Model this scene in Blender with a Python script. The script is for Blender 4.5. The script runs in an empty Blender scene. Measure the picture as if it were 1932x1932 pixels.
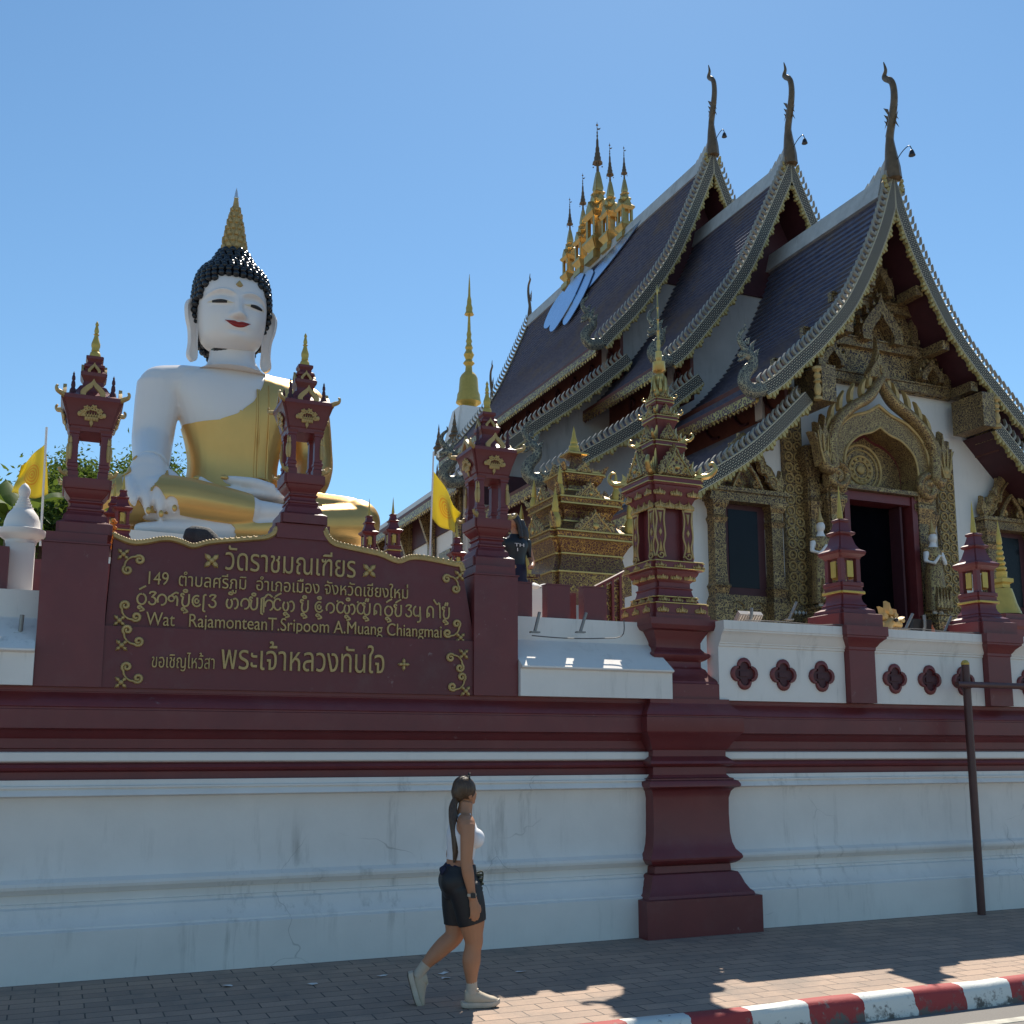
import bpy, bmesh, math, random
from mathutils import Vector, Matrix, noise
RND = random.Random(11)
pi = math.pi
sc = bpy.context.scene
col = sc.collection
V = Vector

# ------------------------------------------------------------- camera
CAMH = 1.85
PITCH, YAW, FPX = 0.15604, 0.40145, 2015.0
cam = bpy.data.cameras.new("camera")
cam.sensor_width = 36.0
cam.lens = FPX / 1932.0 * 36.0
cam.shift_y = 134.0 / 1932.0
cam.clip_start = 0.1
cam.clip_end = 6000
camo = bpy.data.objects.new("camera", cam)
camo.location = (0, 0, CAMH)
camo.rotation_euler = (pi / 2 + PITCH, 0, -YAW)
col.objects.link(camo)
sc.camera = camo

# ------------------------------------------------------------- sky and sun
SUN_AZ, SUN_EL = math.radians(32), math.radians(52.5)
w = bpy.data.worlds.new("World")
sc.world = w
w.use_nodes = True
nt = w.node_tree
sky = nt.nodes.new("ShaderNodeTexSky")
sky.sky_type = 'NISHITA'
sky.sun_disc = False
sky.sun_elevation = SUN_EL
sky.sun_rotation = SUN_AZ
sky.altitude = 0
sky.air_density = 1.0
sky.dust_density = 0.1
sky.ozone_density = 3.5
bg = nt.nodes["Background"]
bg.inputs[1].default_value = 0.1
tint = nt.nodes.new("ShaderNodeMix")
tint.data_type = 'RGBA'
tint.blend_type = 'MULTIPLY'
tint.inputs[0].default_value = 1
tint.inputs[7].default_value = (.84, 1.03, 1.03, 1)
nt.links.new(sky.outputs[0], tint.inputs[6])
nt.links.new(tint.outputs[2], bg.inputs[0])
sl = bpy.data.lights.new("sun", 'SUN')
sl.energy = 5.0
sl.angle = math.radians(0.5)
sl.color = (1.0, 0.92, 0.79)
so = bpy.data.objects.new("sun", sl)
d = V((math.sin(SUN_AZ) * math.cos(SUN_EL), math.cos(SUN_AZ) * math.cos(SUN_EL), math.sin(SUN_EL)))
so.rotation_euler = (-d).to_track_quat('-Z', 'Y').to_euler()
so.location = (10, 20, 30)
col.objects.link(so)
vs = sc.view_settings
vs.view_transform = 'Standard'
vs.look = 'None'
vs.exposure = 0.45
vs.gamma = 1.0

# ------------------------------------------------------------- point on a plane Y=const seen at a pixel (1932 scale)
def at(px, py, Y):
    x = px - 966.0
    z = 1100.0 - py
    yy = FPX * math.cos(PITCH) - z * math.sin(PITCH)
    zz = FPX * math.sin(PITCH) + z * math.cos(PITCH)
    X = x * math.cos(YAW) + yy * math.sin(YAW)
    D = -x * math.sin(YAW) + yy * math.cos(YAW)
    t = Y / D
    return V((X * t, Y, CAMH + zz * t))

# ------------------------------------------------------------- materials
def _new(name):
    m = bpy.data.materials.new(name)
    m.use_nodes = True
    n = m.node_tree
    return m, n, n.nodes["Principled BSDF"]

def _n(n, t, **k):
    x = n.nodes.new(t)
    for a, b in k.items():
        setattr(x, a, b)
    return x

def _math(n, op, a, b=None):
    x = n.nodes.new("ShaderNodeMath")
    x.operation = op
    for i, q in enumerate((a, b)):
        if q is None: continue
        if isinstance(q, (int, float)): x.inputs[i].default_value = q
        else: n.links.new(q, x.inputs[i])
    return x.outputs[0]

def _mix(n, f, a, b, mode='MIX'):
    x = n.nodes.new("ShaderNodeMix")
    x.data_type = 'RGBA'
    x.blend_type = mode
    for i, q in ((0, f), (6, a), (7, b)):
        if isinstance(q, (int, float)): x.inputs[i].default_value = q
        elif isinstance(q, tuple): x.inputs[i].default_value = (*q[:3], 1)
        else: n.links.new(q, x.inputs[i])
    return x.outputs[2]

def _noise(n, vec, scale, detail=4, rough=.55, dist=0):
    x = n.nodes.new("ShaderNodeTexNoise")
    x.inputs["Scale"].default_value = scale
    x.inputs["Detail"].default_value = detail
    x.inputs["Roughness"].default_value = rough
    x.inputs["Distortion"].default_value = dist
    n.links.new(vec, x.inputs["Vector"])
    return x.outputs["Fac"]

def _ramp(n, f, p0, p1):
    x = n.nodes.new("ShaderNodeMapRange")
    x.inputs[1].default_value = p0
    x.inputs[2].default_value = p1
    n.links.new(f, x.inputs[0])
    return x.outputs[0]

def _bump(n, h, bsdf, strength, dist):
    b = n.nodes.new("ShaderNodeBump")
    b.inputs["Strength"].default_value = strength
    b.inputs["Distance"].default_value = dist
    n.links.new(h, b.inputs["Height"])
    n.links.new(b.outputs[0], bsdf.inputs["Normal"])

def plain(name, c, rough=.6, metal=0.0, var=.18, scale=2.5, bump=.25, bscale=35, bd=.004, c2=None, stretch=1.0, stain=0.0, spec=.5, sss=0, chips=0.0, cracks=0.0):
    m, n, b = _new(name)
    tc = _n(n, "ShaderNodeTexCoord").outputs["Object"]
    vec = tc
    if stretch != 1.0:
        mp = _n(n, "ShaderNodeMapping")
        mp.inputs["Scale"].default_value = (1, 1, stretch)
        n.links.new(tc, mp.inputs[0])
        vec = mp.outputs[0]
    f = _noise(n, vec, scale, 6, .6)
    f = _ramp(n, f, .3, .75)
    dark = tuple(x * (1 - var) for x in c) if c2 is None else c2
    cc = _mix(n, f, c, dark)
    if stain:
        mp = _n(n, "ShaderNodeMapping")
        mp.inputs["Scale"].default_value = (3.5, 3.5, .35)
        n.links.new(tc, mp.inputs[0])
        s = _noise(n, mp.outputs[0], 2.2, 8, .7)
        s = _ramp(n, s, .53, .74)
        s2 = _noise(n, tc, 1.1, 3, .5)
        s = _math(n, 'MULTIPLY', s, _ramp(n, s2, .42, .62))
        cc = _mix(n, _math(n, 'MULTIPLY', s, stain), cc, (.16, .145, .12))
    if cracks:
        wv = _n(n, "ShaderNodeTexNoise")
        wv.inputs["Scale"].default_value = 3
        n.links.new(tc, wv.inputs["Vector"])
        va = _n(n, "ShaderNodeVectorMath", operation='MULTIPLY_ADD')
        n.links.new(wv.outputs["Color"], va.inputs[0])
        va.inputs[1].default_value = (.35, .35, .35)
        n.links.new(tc, va.inputs[2])
        vo = _n(n, "ShaderNodeTexVoronoi", feature='DISTANCE_TO_EDGE')
        vo.inputs["Scale"].default_value = .75
        n.links.new(va.outputs[0], vo.inputs["Vector"])
        ln = _ramp(n, vo.outputs["Distance"], .0042, .001)
        ms = _ramp(n, _noise(n, tc, .8, 3, .5), .58, .64)
        cc = _mix(n, _math(n, 'MULTIPLY', _math(n, 'MULTIPLY', ln, ms), cracks * .6), cc, (.14, .12, .10))
        sp = _ramp(n, _noise(n, tc, 14, 6, .75), .66, .74)
        ms2 = _ramp(n, _noise(n, tc, .55, 4, .6), .55, .68)
        cc = _mix(n, _math(n, 'MULTIPLY', _math(n, 'MULTIPLY', sp, ms2), cracks), cc, (.17, .15, .13))
    if chips:
        ch = _noise(n, tc, 9, 10, .72)
        big = _ramp(n, _noise(n, tc, .9, 3, .5), .45, .6)
        cc = _mix(n, _math(n, 'MULTIPLY', _math(n, 'MULTIPLY', _ramp(n, ch, .63, .70), big), chips), cc, (.36, .27, .25))
        dst = _ramp(n, _noise(n, tc, 2.4, 7, .7), .52, .75)
        cc = _mix(n, _math(n, 'MULTIPLY', dst, chips * .35), cc, (.24, .13, .12))
    n.links.new(cc, b.inputs["Base Color"])
    b.inputs["Roughness"].default_value = rough
    b.inputs["Metallic"].default_value = metal
    b.inputs["Specular IOR Level"].default_value = spec
    if sss:
        b.inputs["Subsurface Weight"].default_value = sss
        b.inputs["Subsurface Radius"].default_value = (.02, .008, .004)
    if bump:
        _bump(n, _noise(n, tc, bscale, 5, .6), b, bump, bd)
    return m

def filigree(name, gold, base, scale=9.0, k=14.0, thr=.1, metal=.75, rough=.38, bd=.012, warp=.12, wscale=2.0):
    """scrolling carved relief, gilt high, painted ground low"""
    m, n, b = _new(name)
    tc = _n(n, "ShaderNodeTexCoord").outputs["Object"]
    nz = _n(n, "ShaderNodeTexNoise")
    nz.inputs["Scale"].default_value = wscale
    nz.inputs["Detail"].default_value = 2
    n.links.new(tc, nz.inputs["Vector"])
    va = _n(n, "ShaderNodeVectorMath", operation='MULTIPLY_ADD')
    n.links.new(nz.outputs["Color"], va.inputs[0])
    va.inputs[1].default_value = (warp, warp, warp)
    n.links.new(tc, va.inputs[2])
    vo = _n(n, "ShaderNodeTexVoronoi")
    vo.inputs["Scale"].default_value = scale
    vo.inputs["Randomness"].default_value = .75
    n.links.new(va.outputs[0], vo.inputs["Vector"])
    s = _math(n, 'SINE', _math(n, 'MULTIPLY', vo.outputs["Distance"], k))
    f = _noise(n, tc, scale * 2.2, 3, .6, 1.5)
    s = _math(n, 'ADD', s, _math(n, 'MULTIPLY', _math(n, 'SUBTRACT', f, .5), 1.6))
    mask = _ramp(n, s, thr - .25, thr + .25)
    g2 = _mix(n, _ramp(n, _noise(n, tc, 5, 4), .3, .7), gold, tuple(x * .6 for x in gold))
    n.links.new(_mix(n, mask, base, g2), b.inputs["Base Color"])
    n.links.new(_math(n, 'MULTIPLY', mask, metal), b.inputs["Metallic"])
    b.inputs["Roughness"].default_value = rough
    _bump(n, mask, b, .8, bd)
    return m

def scales(name, hi, lo, nu=1.0):
    """carved rows of scales laid in the board's own UV"""
    m, n, b = _new(name)
    uv = _n(n, "ShaderNodeUVMap").outputs[0]
    mp = _n(n, "ShaderNodeMapping")
    mp.inputs["Rotation"].default_value = (0, 0, pi / 4)
    mp.inputs["Scale"].default_value = (9, 9, 9)
    n.links.new(uv, mp.inputs[0])
    vo = _n(n, "ShaderNodeTexVoronoi")
    vo.inputs["Scale"].default_value = 1
    vo.inputs["Randomness"].default_value = .12
    n.links.new(mp.outputs[0], vo.inputs["Vector"])
    s = _math(n, 'SINE', _math(n, 'MULTIPLY', vo.outputs["Distance"], 11.0))
    f = _noise(n, uv, 30, 3, .6)
    s = _math(n, 'ADD', s, _math(n, 'MULTIPLY', _math(n, 'SUBTRACT', f, .5), .9))
    sep = _n(n, "ShaderNodeSeparateXYZ")
    n.links.new(uv, sep.inputs[0])
    e = _math(n, 'ABSOLUTE', _math(n, 'SUBTRACT', sep.outputs[1], .25))
    edge = _ramp(n, e, .205, .215)
    mask = _math(n, 'MAXIMUM', _ramp(n, s, -.1, .35), edge)
    n.links.new(_mix(n, mask, lo, hi), b.inputs["Base Color"])
    n.links.new(_math(n, 'MULTIPLY', mask, .12), b.inputs["Metallic"])
    b.inputs["Roughness"].default_value = .55
    _bump(n, mask, b, .8, .015)
    return m

GOLD = (.60, .40, .14)
M = {}
M['white'] = plain("white_plaster", (.80, .75, .695), .7, var=.12, scale=1.6, bump=.3, bscale=28, bd=.004, stain=.48, cracks=.6)
M['white2'] = plain("white_paint", (.80, .76, .715), .6, var=.06, scale=2, bump=.15, stain=.2)
M['maroon'] = plain("maroon_paint", (.175, .030, .031), .42, var=.30, scale=1.8, bump=.22, bscale=22, bd=.004, c2=(.125, .023, .026), chips=.5)
M['maroon2'] = plain("maroon_panel_paint", (.155, .027, .030), .5, var=.3, scale=1.2, bump=.2, bscale=14, bd=.006, c2=(.10, .02, .023), chips=.6)
M['maroon_dk'] = plain("dark_maroon_boards", (.075, .018, .024), .6, var=.3, scale=3, bump=.2)
M['wood'] = plain("brown_red_timber", (.15, .045, .03), .6, var=.4, scale=4, bump=.3)
M['gold'] = plain("gilt_paint", GOLD, .34, .8, var=.25, scale=6, bump=.3, bscale=40, bd=.004)
M['gold_y'] = plain("yellow_gold_paint", (.62, .43, .10), .45, .45, var=.2, scale=6, bump=.3, bscale=30, bd=.004)
M['gold_dull'] = plain("dull_gold_paint", (.56, .38, .145), .5, .15, var=.35, scale=7, bump=.4, bscale=45, bd=.006)
M['robe'] = plain("gilt_robe", (.74, .45, .15), .42, .75, var=.12, scale=1.2, bump=.12, bscale=5, bd=.01)
M['statue'] = plain("glossy_white_paint", (.80, .745, .71), .32, var=.03, scale=1.5, bump=.04, bscale=6)
M['hair_blk'] = plain("glossy_black_paint", (.012, .014, .018), .22, var=.2, bump=0)
M['red_lip'] = plain("red_paint", (.33, .022, .022), .35, var=.1, bump=0)
M['black'] = plain("black_plastic", (.012, .012, .014), .45, var=.2, bump=0)
M['eye_w'] = plain("eye_white_paint", (.7, .62, .45), .3, var=.05, bump=0)
M['carved'] = filigree("carved_gilt_relief", (.54, .36, .15), (.05, .022, .018), 11.0, 14, .02, metal=.35, bd=.02)
M['carved_f'] = filigree("fine_carved_gilt_relief", (.52, .35, .145), (.05, .02, .016), 17.0, 13, .0, metal=.35, bd=.012)
M['carved_m'] = filigree("gilt_scrolls_on_maroon", (.50, .33, .11), (.10, .024, .022), 20.0, 13, .35, bd=.01, warp=.05, wscale=5)
M['carved_s'] = filigree("tiny_gilt_scrolls_on_maroon", (.50, .32, .10), (.09, .022, .020), 24.0, 13, .25, bd=.006, warp=.03, wscale=9)
M['carved_g'] = filigree("dense_gilt_relief", (.56, .38, .15), (.10, .04, .025), 20.0, 13, -.2, metal=.4, bd=.006, warp=.03, wscale=9)
M['fascia'] = filigree("pierced_gilt_fascia", (.62, .42, .14), (.10, .035, .03), 9.0, 12, -.2, bd=.015)
M['scale'] = scales("carved_scale_board", (.50, .43, .30), (.022, .020, .022))
M['crest'] = plain("silvered_crest", (.36, .33, .27), .5, .12, var=.5, scale=8, bump=.3)
M['trim'] = plain("ochre_gilt_trim", (.55, .42, .16), .5, .3, var=.4, scale=6, bump=.3)
M['finial'] = plain("weathered_gilt_finial", (.20, .13, .07), .5, .35, var=.5, scale=7, bump=.4, bd=.01)
M['gable'] = plain("shade_toned_plaster", (.56, .53, .51), .75, var=.2, scale=1.2, bump=.3, stain=.6)  # grey base holds the shade and haze under the roofs; streaks are stains
M['ridge'] = plain("pale_ridge_mortar", (.52, .53, .52), .7, var=.3, scale=3, bump=.3, stain=.5)
M['glass'] = plain("dark_window_glass", (.008, .009, .014), .25, var=.2, bump=0, spec=.2)
M['dark'] = plain("unlit_interior", (.004, .004, .006), 1, var=.3, bump=0, spec=0)  # shade inside the door put into the colour of a flat sheet
M['wing'] = plain("polished_steel_sheet", (.40, .50, .64), .2, 1.0, var=.08, scale=3, bump=.25, bscale=3, bd=.02)
M['steel'] = plain("grey_steel", (.30, .28, .26), .45, .6, var=.3, scale=12, bump=.1)
M['cable'] = plain("grey_cable", (.10, .09, .09), .6, var=.2, bump=0)

def roof_mat():
    m, n, b = _new("slate_roof_tiles")
    tc = _n(n, "ShaderNodeTexCoord").outputs["Object"]
    mp = _n(n, "ShaderNodeMapping")
    mp.inputs["Scale"].default_value = (1.0, 7.0, 6.0)
    n.links.new(tc, mp.inputs[0])
    vo = _n(n, "ShaderNodeTexVoronoi")
    vo.inputs["Scale"].default_value = 1.0
    n.links.new(mp.outputs[0], vo.inputs["Vector"])
    sp = _n(n, "ShaderNodeSeparateColor")
    n.links.new(vo.outputs["Color"], sp.inputs[0])
    c = _mix(n, sp.outputs[0], (.10, .115, .19), (.15, .16, .225))
    wv = _noise(n, tc, .7, 5, .65)
    c = _mix(n, _ramp(n, wv, .50, .75), c, (.19, .165, .15))
    n.links.new(c, b.inputs["Base Color"])
    b.inputs["Roughness"].default_value = .5
    _bump(n, sp.outputs[1], b, .4, .012)
    return m
M['tile'] = roof_mat()

# ------------------------------------------------------------- mesh builder
class MB:
    def __init__(s):
        s.v, s.f, s.uv, s.M = [], [], [], Matrix()
    def add(s, vs, fs, uvs=None):
        o = len(s.v)
        flip = s.M.determinant() < 0
        s.v += [s.M @ V(q) for q in vs]
        for i, f in enumerate(fs):
            g = [k + o for k in f]
            u = uvs[i] if uvs else None
            if flip:
                g.reverse()
                if u: u = list(reversed(u))
            s.f.append(g)
            s.uv.append(u)
    def at(s, x=0, y=0, z=0, rz=0, sx=1, sy=1, sz=1, rx=0, ry=0):
        s.M = Matrix.Translation((x, y, z)) @ Matrix.Rotation(rz, 4, 'Z') @ Matrix.Rotation(ry, 4, 'Y') @ Matrix.Rotation(rx, 4, 'X') @ Matrix.Diagonal((sx, sy, sz, 1))
        return s
    def box(s, x0, x1, y0, y1, z0, z1):
        s.add([(x0, y0, z0), (x1, y0, z0), (x1, y1, z0), (x0, y1, z0), (x0, y0, z1), (x1, y0, z1), (x1, y1, z1), (x0, y1, z1)],
              [(3, 2, 1, 0), (4, 5, 6, 7), (0, 1, 5, 4), (1, 2, 6, 5), (2, 3, 7, 6), (3, 0, 4, 7)])
        return s
    def prism(s, p, y0, y1):
        """polygon in x,z pushed from y0 (front) to y1"""
        n = len(p)
        a = sum(p[i][0] * p[(i + 1) % n][1] - p[(i + 1) % n][0] * p[i][1] for i in range(n))
        if a < 0: p = p[::-1]
        vs = [(x, y0, z) for x, z in p] + [(x, y1, z) for x, z in p]
        fs = [list(range(n)), list(range(2 * n - 1, n - 1, -1))]
        fs += [(i, i + n, (i + 1) % n + n, (i + 1) % n) for i in range(n)]
        s.add(vs, fs)
        return s
    def relief(s, p, y0, y1, inset=.25):
        """polygon with a chamfered front (towards -y0)"""
        n = len(p)
        a = sum(p[i][0] * p[(i + 1) % n][1] - p[(i + 1) % n][0] * p[i][1] for i in range(n))
        if a < 0: p = p[::-1]
        cx = sum(q[0] for q in p) / n
        cz = sum(q[1] for q in p) / n
        ym = y0 + (y1 - y0) * .6
        q = [(x + (cx - x) * inset, z + (cz - z) * inset) for x, z in p]
        vs = [(x, y0, z) for x, z in q] + [(x, ym, z) for x, z in p] + [(x, y1, z) for x, z in p]
        fs = [list(range(n)), list(range(3 * n - 1, 2 * n - 1, -1))]
        for k in (0, n):
            fs += [(k + i, k + i + n, k + (i + 1) % n + n, k + (i + 1) % n) for i in range(n)]
        s.add(vs, fs)
        return s
    def loops(s, rings, cap0=True, cap1=True):
        n = len(rings[0])
        vs = [q for r in rings for q in r]
        fs = []
        for k in range(len(rings) - 1):
            for i in range(n):
                j = (i + 1) % n
                fs.append((k * n + i, k * n + j, (k + 1) * n + j, (k + 1) * n + i))
        if cap0: fs.append(list(range(n - 1, -1, -1)))
        if cap1: fs.append(list(range((len(rings) - 1) * n, len(rings) * n)))
        s.add(vs, fs)
        return s
    def stack(s, prof, plan=None, c=(0, 0)):
        """square (or other plan) moulding: prof = [(half_width, z)]"""
        plan = plan or SQ
        s.loops([[(c[0] + u * wd, c[1] + q * wd, z) for u, q in plan] for wd, z in prof])
        return s
    def lathe(s, prof, n=16, c=(0, 0)):
        pl = [(math.cos(2 * pi * i / n), math.sin(2 * pi * i / n)) for i in range(n)]
        return s.stack([(max(r, .0005), z) for r, z in prof], pl, c)
    def tube(s, pts, rad, n=8, flat=1.0, up=None):
        pts = [V(p) for p in pts]
        if isinstance(rad, (int, float)): rad = [rad] * len(pts)
        rings = []
        t = (pts[1] - pts[0]).normalized()
        u = V(up) if up else (V((0, 0, 1)) if abs(t.z) < .9 else V((0, 1, 0)))
        for i, p in enumerate(pts):
            t = (pts[min(i + 1, len(pts) - 1)] - pts[max(i - 1, 0)]).normalized()
            u = (u - t * u.dot(t)).normalized()
            b = t.cross(u)
            r = rad[i]
            r1, r2 = r if isinstance(r, tuple) else (r, r * flat)
            rings.append([p + u * (r1 * math.cos(2 * pi * k / n)) + b * (r2 * math.sin(2 * pi * k / n)) for k in range(n)])
        s.loops(rings)
        return s
    def ball(s, c, r, n=10):
        rx, ry, rz = r if isinstance(r, (tuple, list)) else (r, r, r)
        m = max(4, n * 2 // 3)
        rings = []
        for j in range(m + 1):
            a = -pi / 2 + pi * j / m
            ca = max(math.cos(a), .02)
            rings.append([(c[0] + rx * ca * math.cos(2 * pi * i / n), c[1] + ry * ca * math.sin(2 * pi * i / n), c[2] + rz * math.sin(a)) for i in range(n)])
        s.loops(rings)
        return s
    def grid(s, rows, uv=None):
        m = len(rows[0])
        vs = [q for r in rows for q in r]
        fs, us = [], []
        for j in range(len(rows) - 1):
            for i in range(m - 1):
                k = [(j, i), (j, i + 1), (j + 1, i + 1), (j + 1, i)]
                fs.append([a * m + b for a, b in k])
                if uv: us.append([uv[a][b] for a, b in k])
        s.add(vs, fs, us if uv else None)
        return s
    def mesh(s, name, smooth=38):
        me = bpy.data.meshes.new(name)
        me.from_pydata([tuple(q) for q in s.v], [], s.f)
        if any(s.uv):
            l = me.uv_layers.new(name="UVMap")
            k = 0
            for f, u in zip(s.f, s.uv):
                for i in range(len(f)):
                    l.data[k].uv = u[i] if u else (0, 0)
                    k += 1
        me.validate()
        if smooth:
            me.polygons.foreach_set("use_smooth", [True] * len(me.polygons))
            me.set_sharp_from_angle(angle=math.radians(smooth))
        me.update()
        return me
    def obj(s, name, mat, parent=None, smooth=38):
        o = bpy.data.objects.new(name, s.mesh(name, smooth))
        o.data.materials.append(mat if not isinstance(mat, str) else M[mat])
        if parent: o.parent = parent
        col.objects.link(o)
        return o

SQ = [(-1, -1), (1, -1), (1, 1), (-1, 1)]
def redent(k, m=1):
    """square plan with stepped corners"""
    q = []
    for sx, sy in ((-1, -1), (1, -1), (1, 1), (-1, 1)):
        seq = []
        for i in range(m + 1):
            a, b = 1 - k * (m - i), 1 - k * i
            seq.append((a, b))
            if i < m: seq.append((a, 1 - k * (i + 1)))
        # walk from the x-long face to the y-long face
        pts = [(x * sx, y * sy) for x, y in seq]
        if sx * sy < 0: pts.reverse()
        q.append(pts)
    # order counter-clockwise starting at (-1,-1)
    out = []
    out += [p for p in sorted(q[0], key=lambda p: (p[0], -p[1]))]
    out += [p for p in sorted(q[1], key=lambda p: (p[0], p[1]))]
    out += [p for p in sorted(q[2], key=lambda p: (-p[0], p[1]))]
    out += [p for p in sorted(q[3], key=lambda p: (-p[0], -p[1]))]
    return out

def tag(o, label=None, cat=None, group=None, kind=None):
    if label: o["label"] = label
    if cat: o["category"] = cat
    if group: o["group"] = group
    if kind: o["kind"] = kind
    return o

def empty(name, loc, label, cat, group=None, rz=0):
    o = bpy.data.objects.new(name, None)
    o.location = loc
    o.rotation_euler = (0, 0, rz)
    o.empty_display_size = .2
    col.objects.link(o)
    return tag(o, label, cat, group)

def kids(o): return [c for c in col.objects if c.parent == o]
def copy_tree(o, parent=None):
    c = o.copy()
    col.objects.link(c)
    c.parent = parent
    for ch in kids(o): copy_tree(ch, c)
    return c

def fuse(mb, voxel, it=6, fac=.5):
    """weld overlapping volumes into one continuous skin"""
    o = mb.obj("tmp", M['white'], smooth=0)
    r = o.modifiers.new("r", 'REMESH')
    r.mode = 'VOXEL'
    r.voxel_size = voxel
    q = o.modifiers.new("s", 'SMOOTH')
    q.iterations = it
    q.factor = fac
    dg = bpy.context.evaluated_depsgraph_get()
    me = bpy.data.meshes.new_from_object(o.evaluated_get(dg))
    old = o.data
    bpy.data.objects.remove(o)
    bpy.data.meshes.remove(old)
    me.polygons.foreach_set("use_smooth", [True] * len(me.polygons))
    return me

def mobj(name, me, mat, parent=None):
    me.materials.clear()
    me.materials.append(M[mat] if isinstance(mat, str) else mat)
    o = bpy.data.objects.new(name, me)
    if parent: o.parent = parent
    col.objects.link(o)
    return o

def spline(p, n):
    """Catmull-Rom through points (any dimension)"""
    out = []
    m = len(p)
    for i in range(m - 1):
        a, b, c, e = p[max(i - 1, 0)], p[i], p[i + 1], p[min(i + 2, m - 1)]
        for k in range(n):
            t = k / n
            out.append(tuple(.5 * (2 * b[j] + (c[j] - a[j]) * t + (2 * a[j] - 5 * b[j] + 4 * c[j] - e[j]) * t * t + (3 * b[j] - a[j] - 3 * c[j] + e[j]) * t ** 3) for j in range(len(b))))
    out.append(tuple(p[-1]))
    return out

def lerp_tab(tab, x):
    if x <= tab[0][0]: return tab[0][1]
    for (a, u), (b, v) in zip(tab, tab[1:]):
        if x <= b:
            return u + (v - u) * (x - a) / (b - a)
    return tab[-1][1]

def antefix(w, h, n=4, z0=0.0):
    """triangular plate with flame barbs climbing both edges"""
    L = [(-w, z0), (-w * 1.08, h * .10)]
    for i in range(n):
        u = (i + .6) / n
        x = -w * (1 - u) ** .8
        z = h * (.06 + .70 * u)
        L += [(x - w * .10 * (1 - u * .5), z + h * .16), (x + w * .10, z + h * .05)]
    L += [(-w * .05, h * .86), (0, h)]
    return L + [(-x, z) for x, z in L[::-1][1:]]

def plaque(t, name, M4, w, h, mat='gold', rim='gold', th=.02, n=4, sub=True):
    """barbed gable plate: a carved field, its raised rim and boss"""
    p = antefix(w, h, n)
    mb = MB()
    mb.M = M4
    mb.relief(p, -th, th, .12)
    o = mb.obj(name, mat, t, 30)
    mb = MB()
    mb.M = M4
    q = [(-w * .8, h * .04), (-w * .55, h * .30), (-w * .28, h * .52), (-w * .10, h * .70), (0, h * .82)]
    q = q + [(-x, z) for x, z in q[::-1][1:]]
    mb.tube([(x, -th * 1.1, z) for x, z in spline(q, 3)], max(.005, h * .022), 5)
    mb.ball((0, -th * 1.2, h * .26), (w * .16, th * .6, w * .16), 8)
    for sg in (-1, 1):
        c = curl(sg * w * .42, h * .16, h * .10, 1.3, pi / 2, 12, -sg)
        mb.tube([(x, -th * 1.1, z) for x, z in c], max(.004, h * .02), 5)
    c = curl(0, h * .5, h * .07, 1.3, pi / 2, 12, 1)
    mb.tube([(x, -th * 1.1, z) for x, z in c], max(.004, h * .018), 5)
    mb.obj("raised_scroll", rim, o, 50)
    return o

# ornament outlines in x,z -------------------------------------------------
def flame(w, h, lean=0.0, n=5):
    """kranok flame: swelling base, tip bent by lean"""
    L = spline([(-w * .42, 0), (-w * .55, h * .25), (-w * .30 + lean * .15, h * .6), (lean, h)], n)
    Rr = spline([(lean, h), (w * .12 + lean * .5, h * .62), (w * .55, h * .3), (w * .42, 0)], n)
    return L + Rr[1:]

def ogee(w, h, n=6):
    """pointed arch leaf"""
    L = spline([(-w, 0), (-w * 1.02, h * .25), (-w * .62, h * .55), (-w * .2, h * .78), (0, h)], n)
    return L + [(-x, z) for x, z in L[::-1][1:]]

def curl(cx, cz, r, turns=1.4, a0=0, n=18, sgn=1):
    return [(cx + r * (1 - .8 * i / n) * math.cos(a0 + sgn * 2 * pi * turns * i / n), cz + r * (1 - .8 * i / n) * math.sin(a0 + sgn * 2 * pi * turns * i / n)) for i in range(n + 1)]
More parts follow.
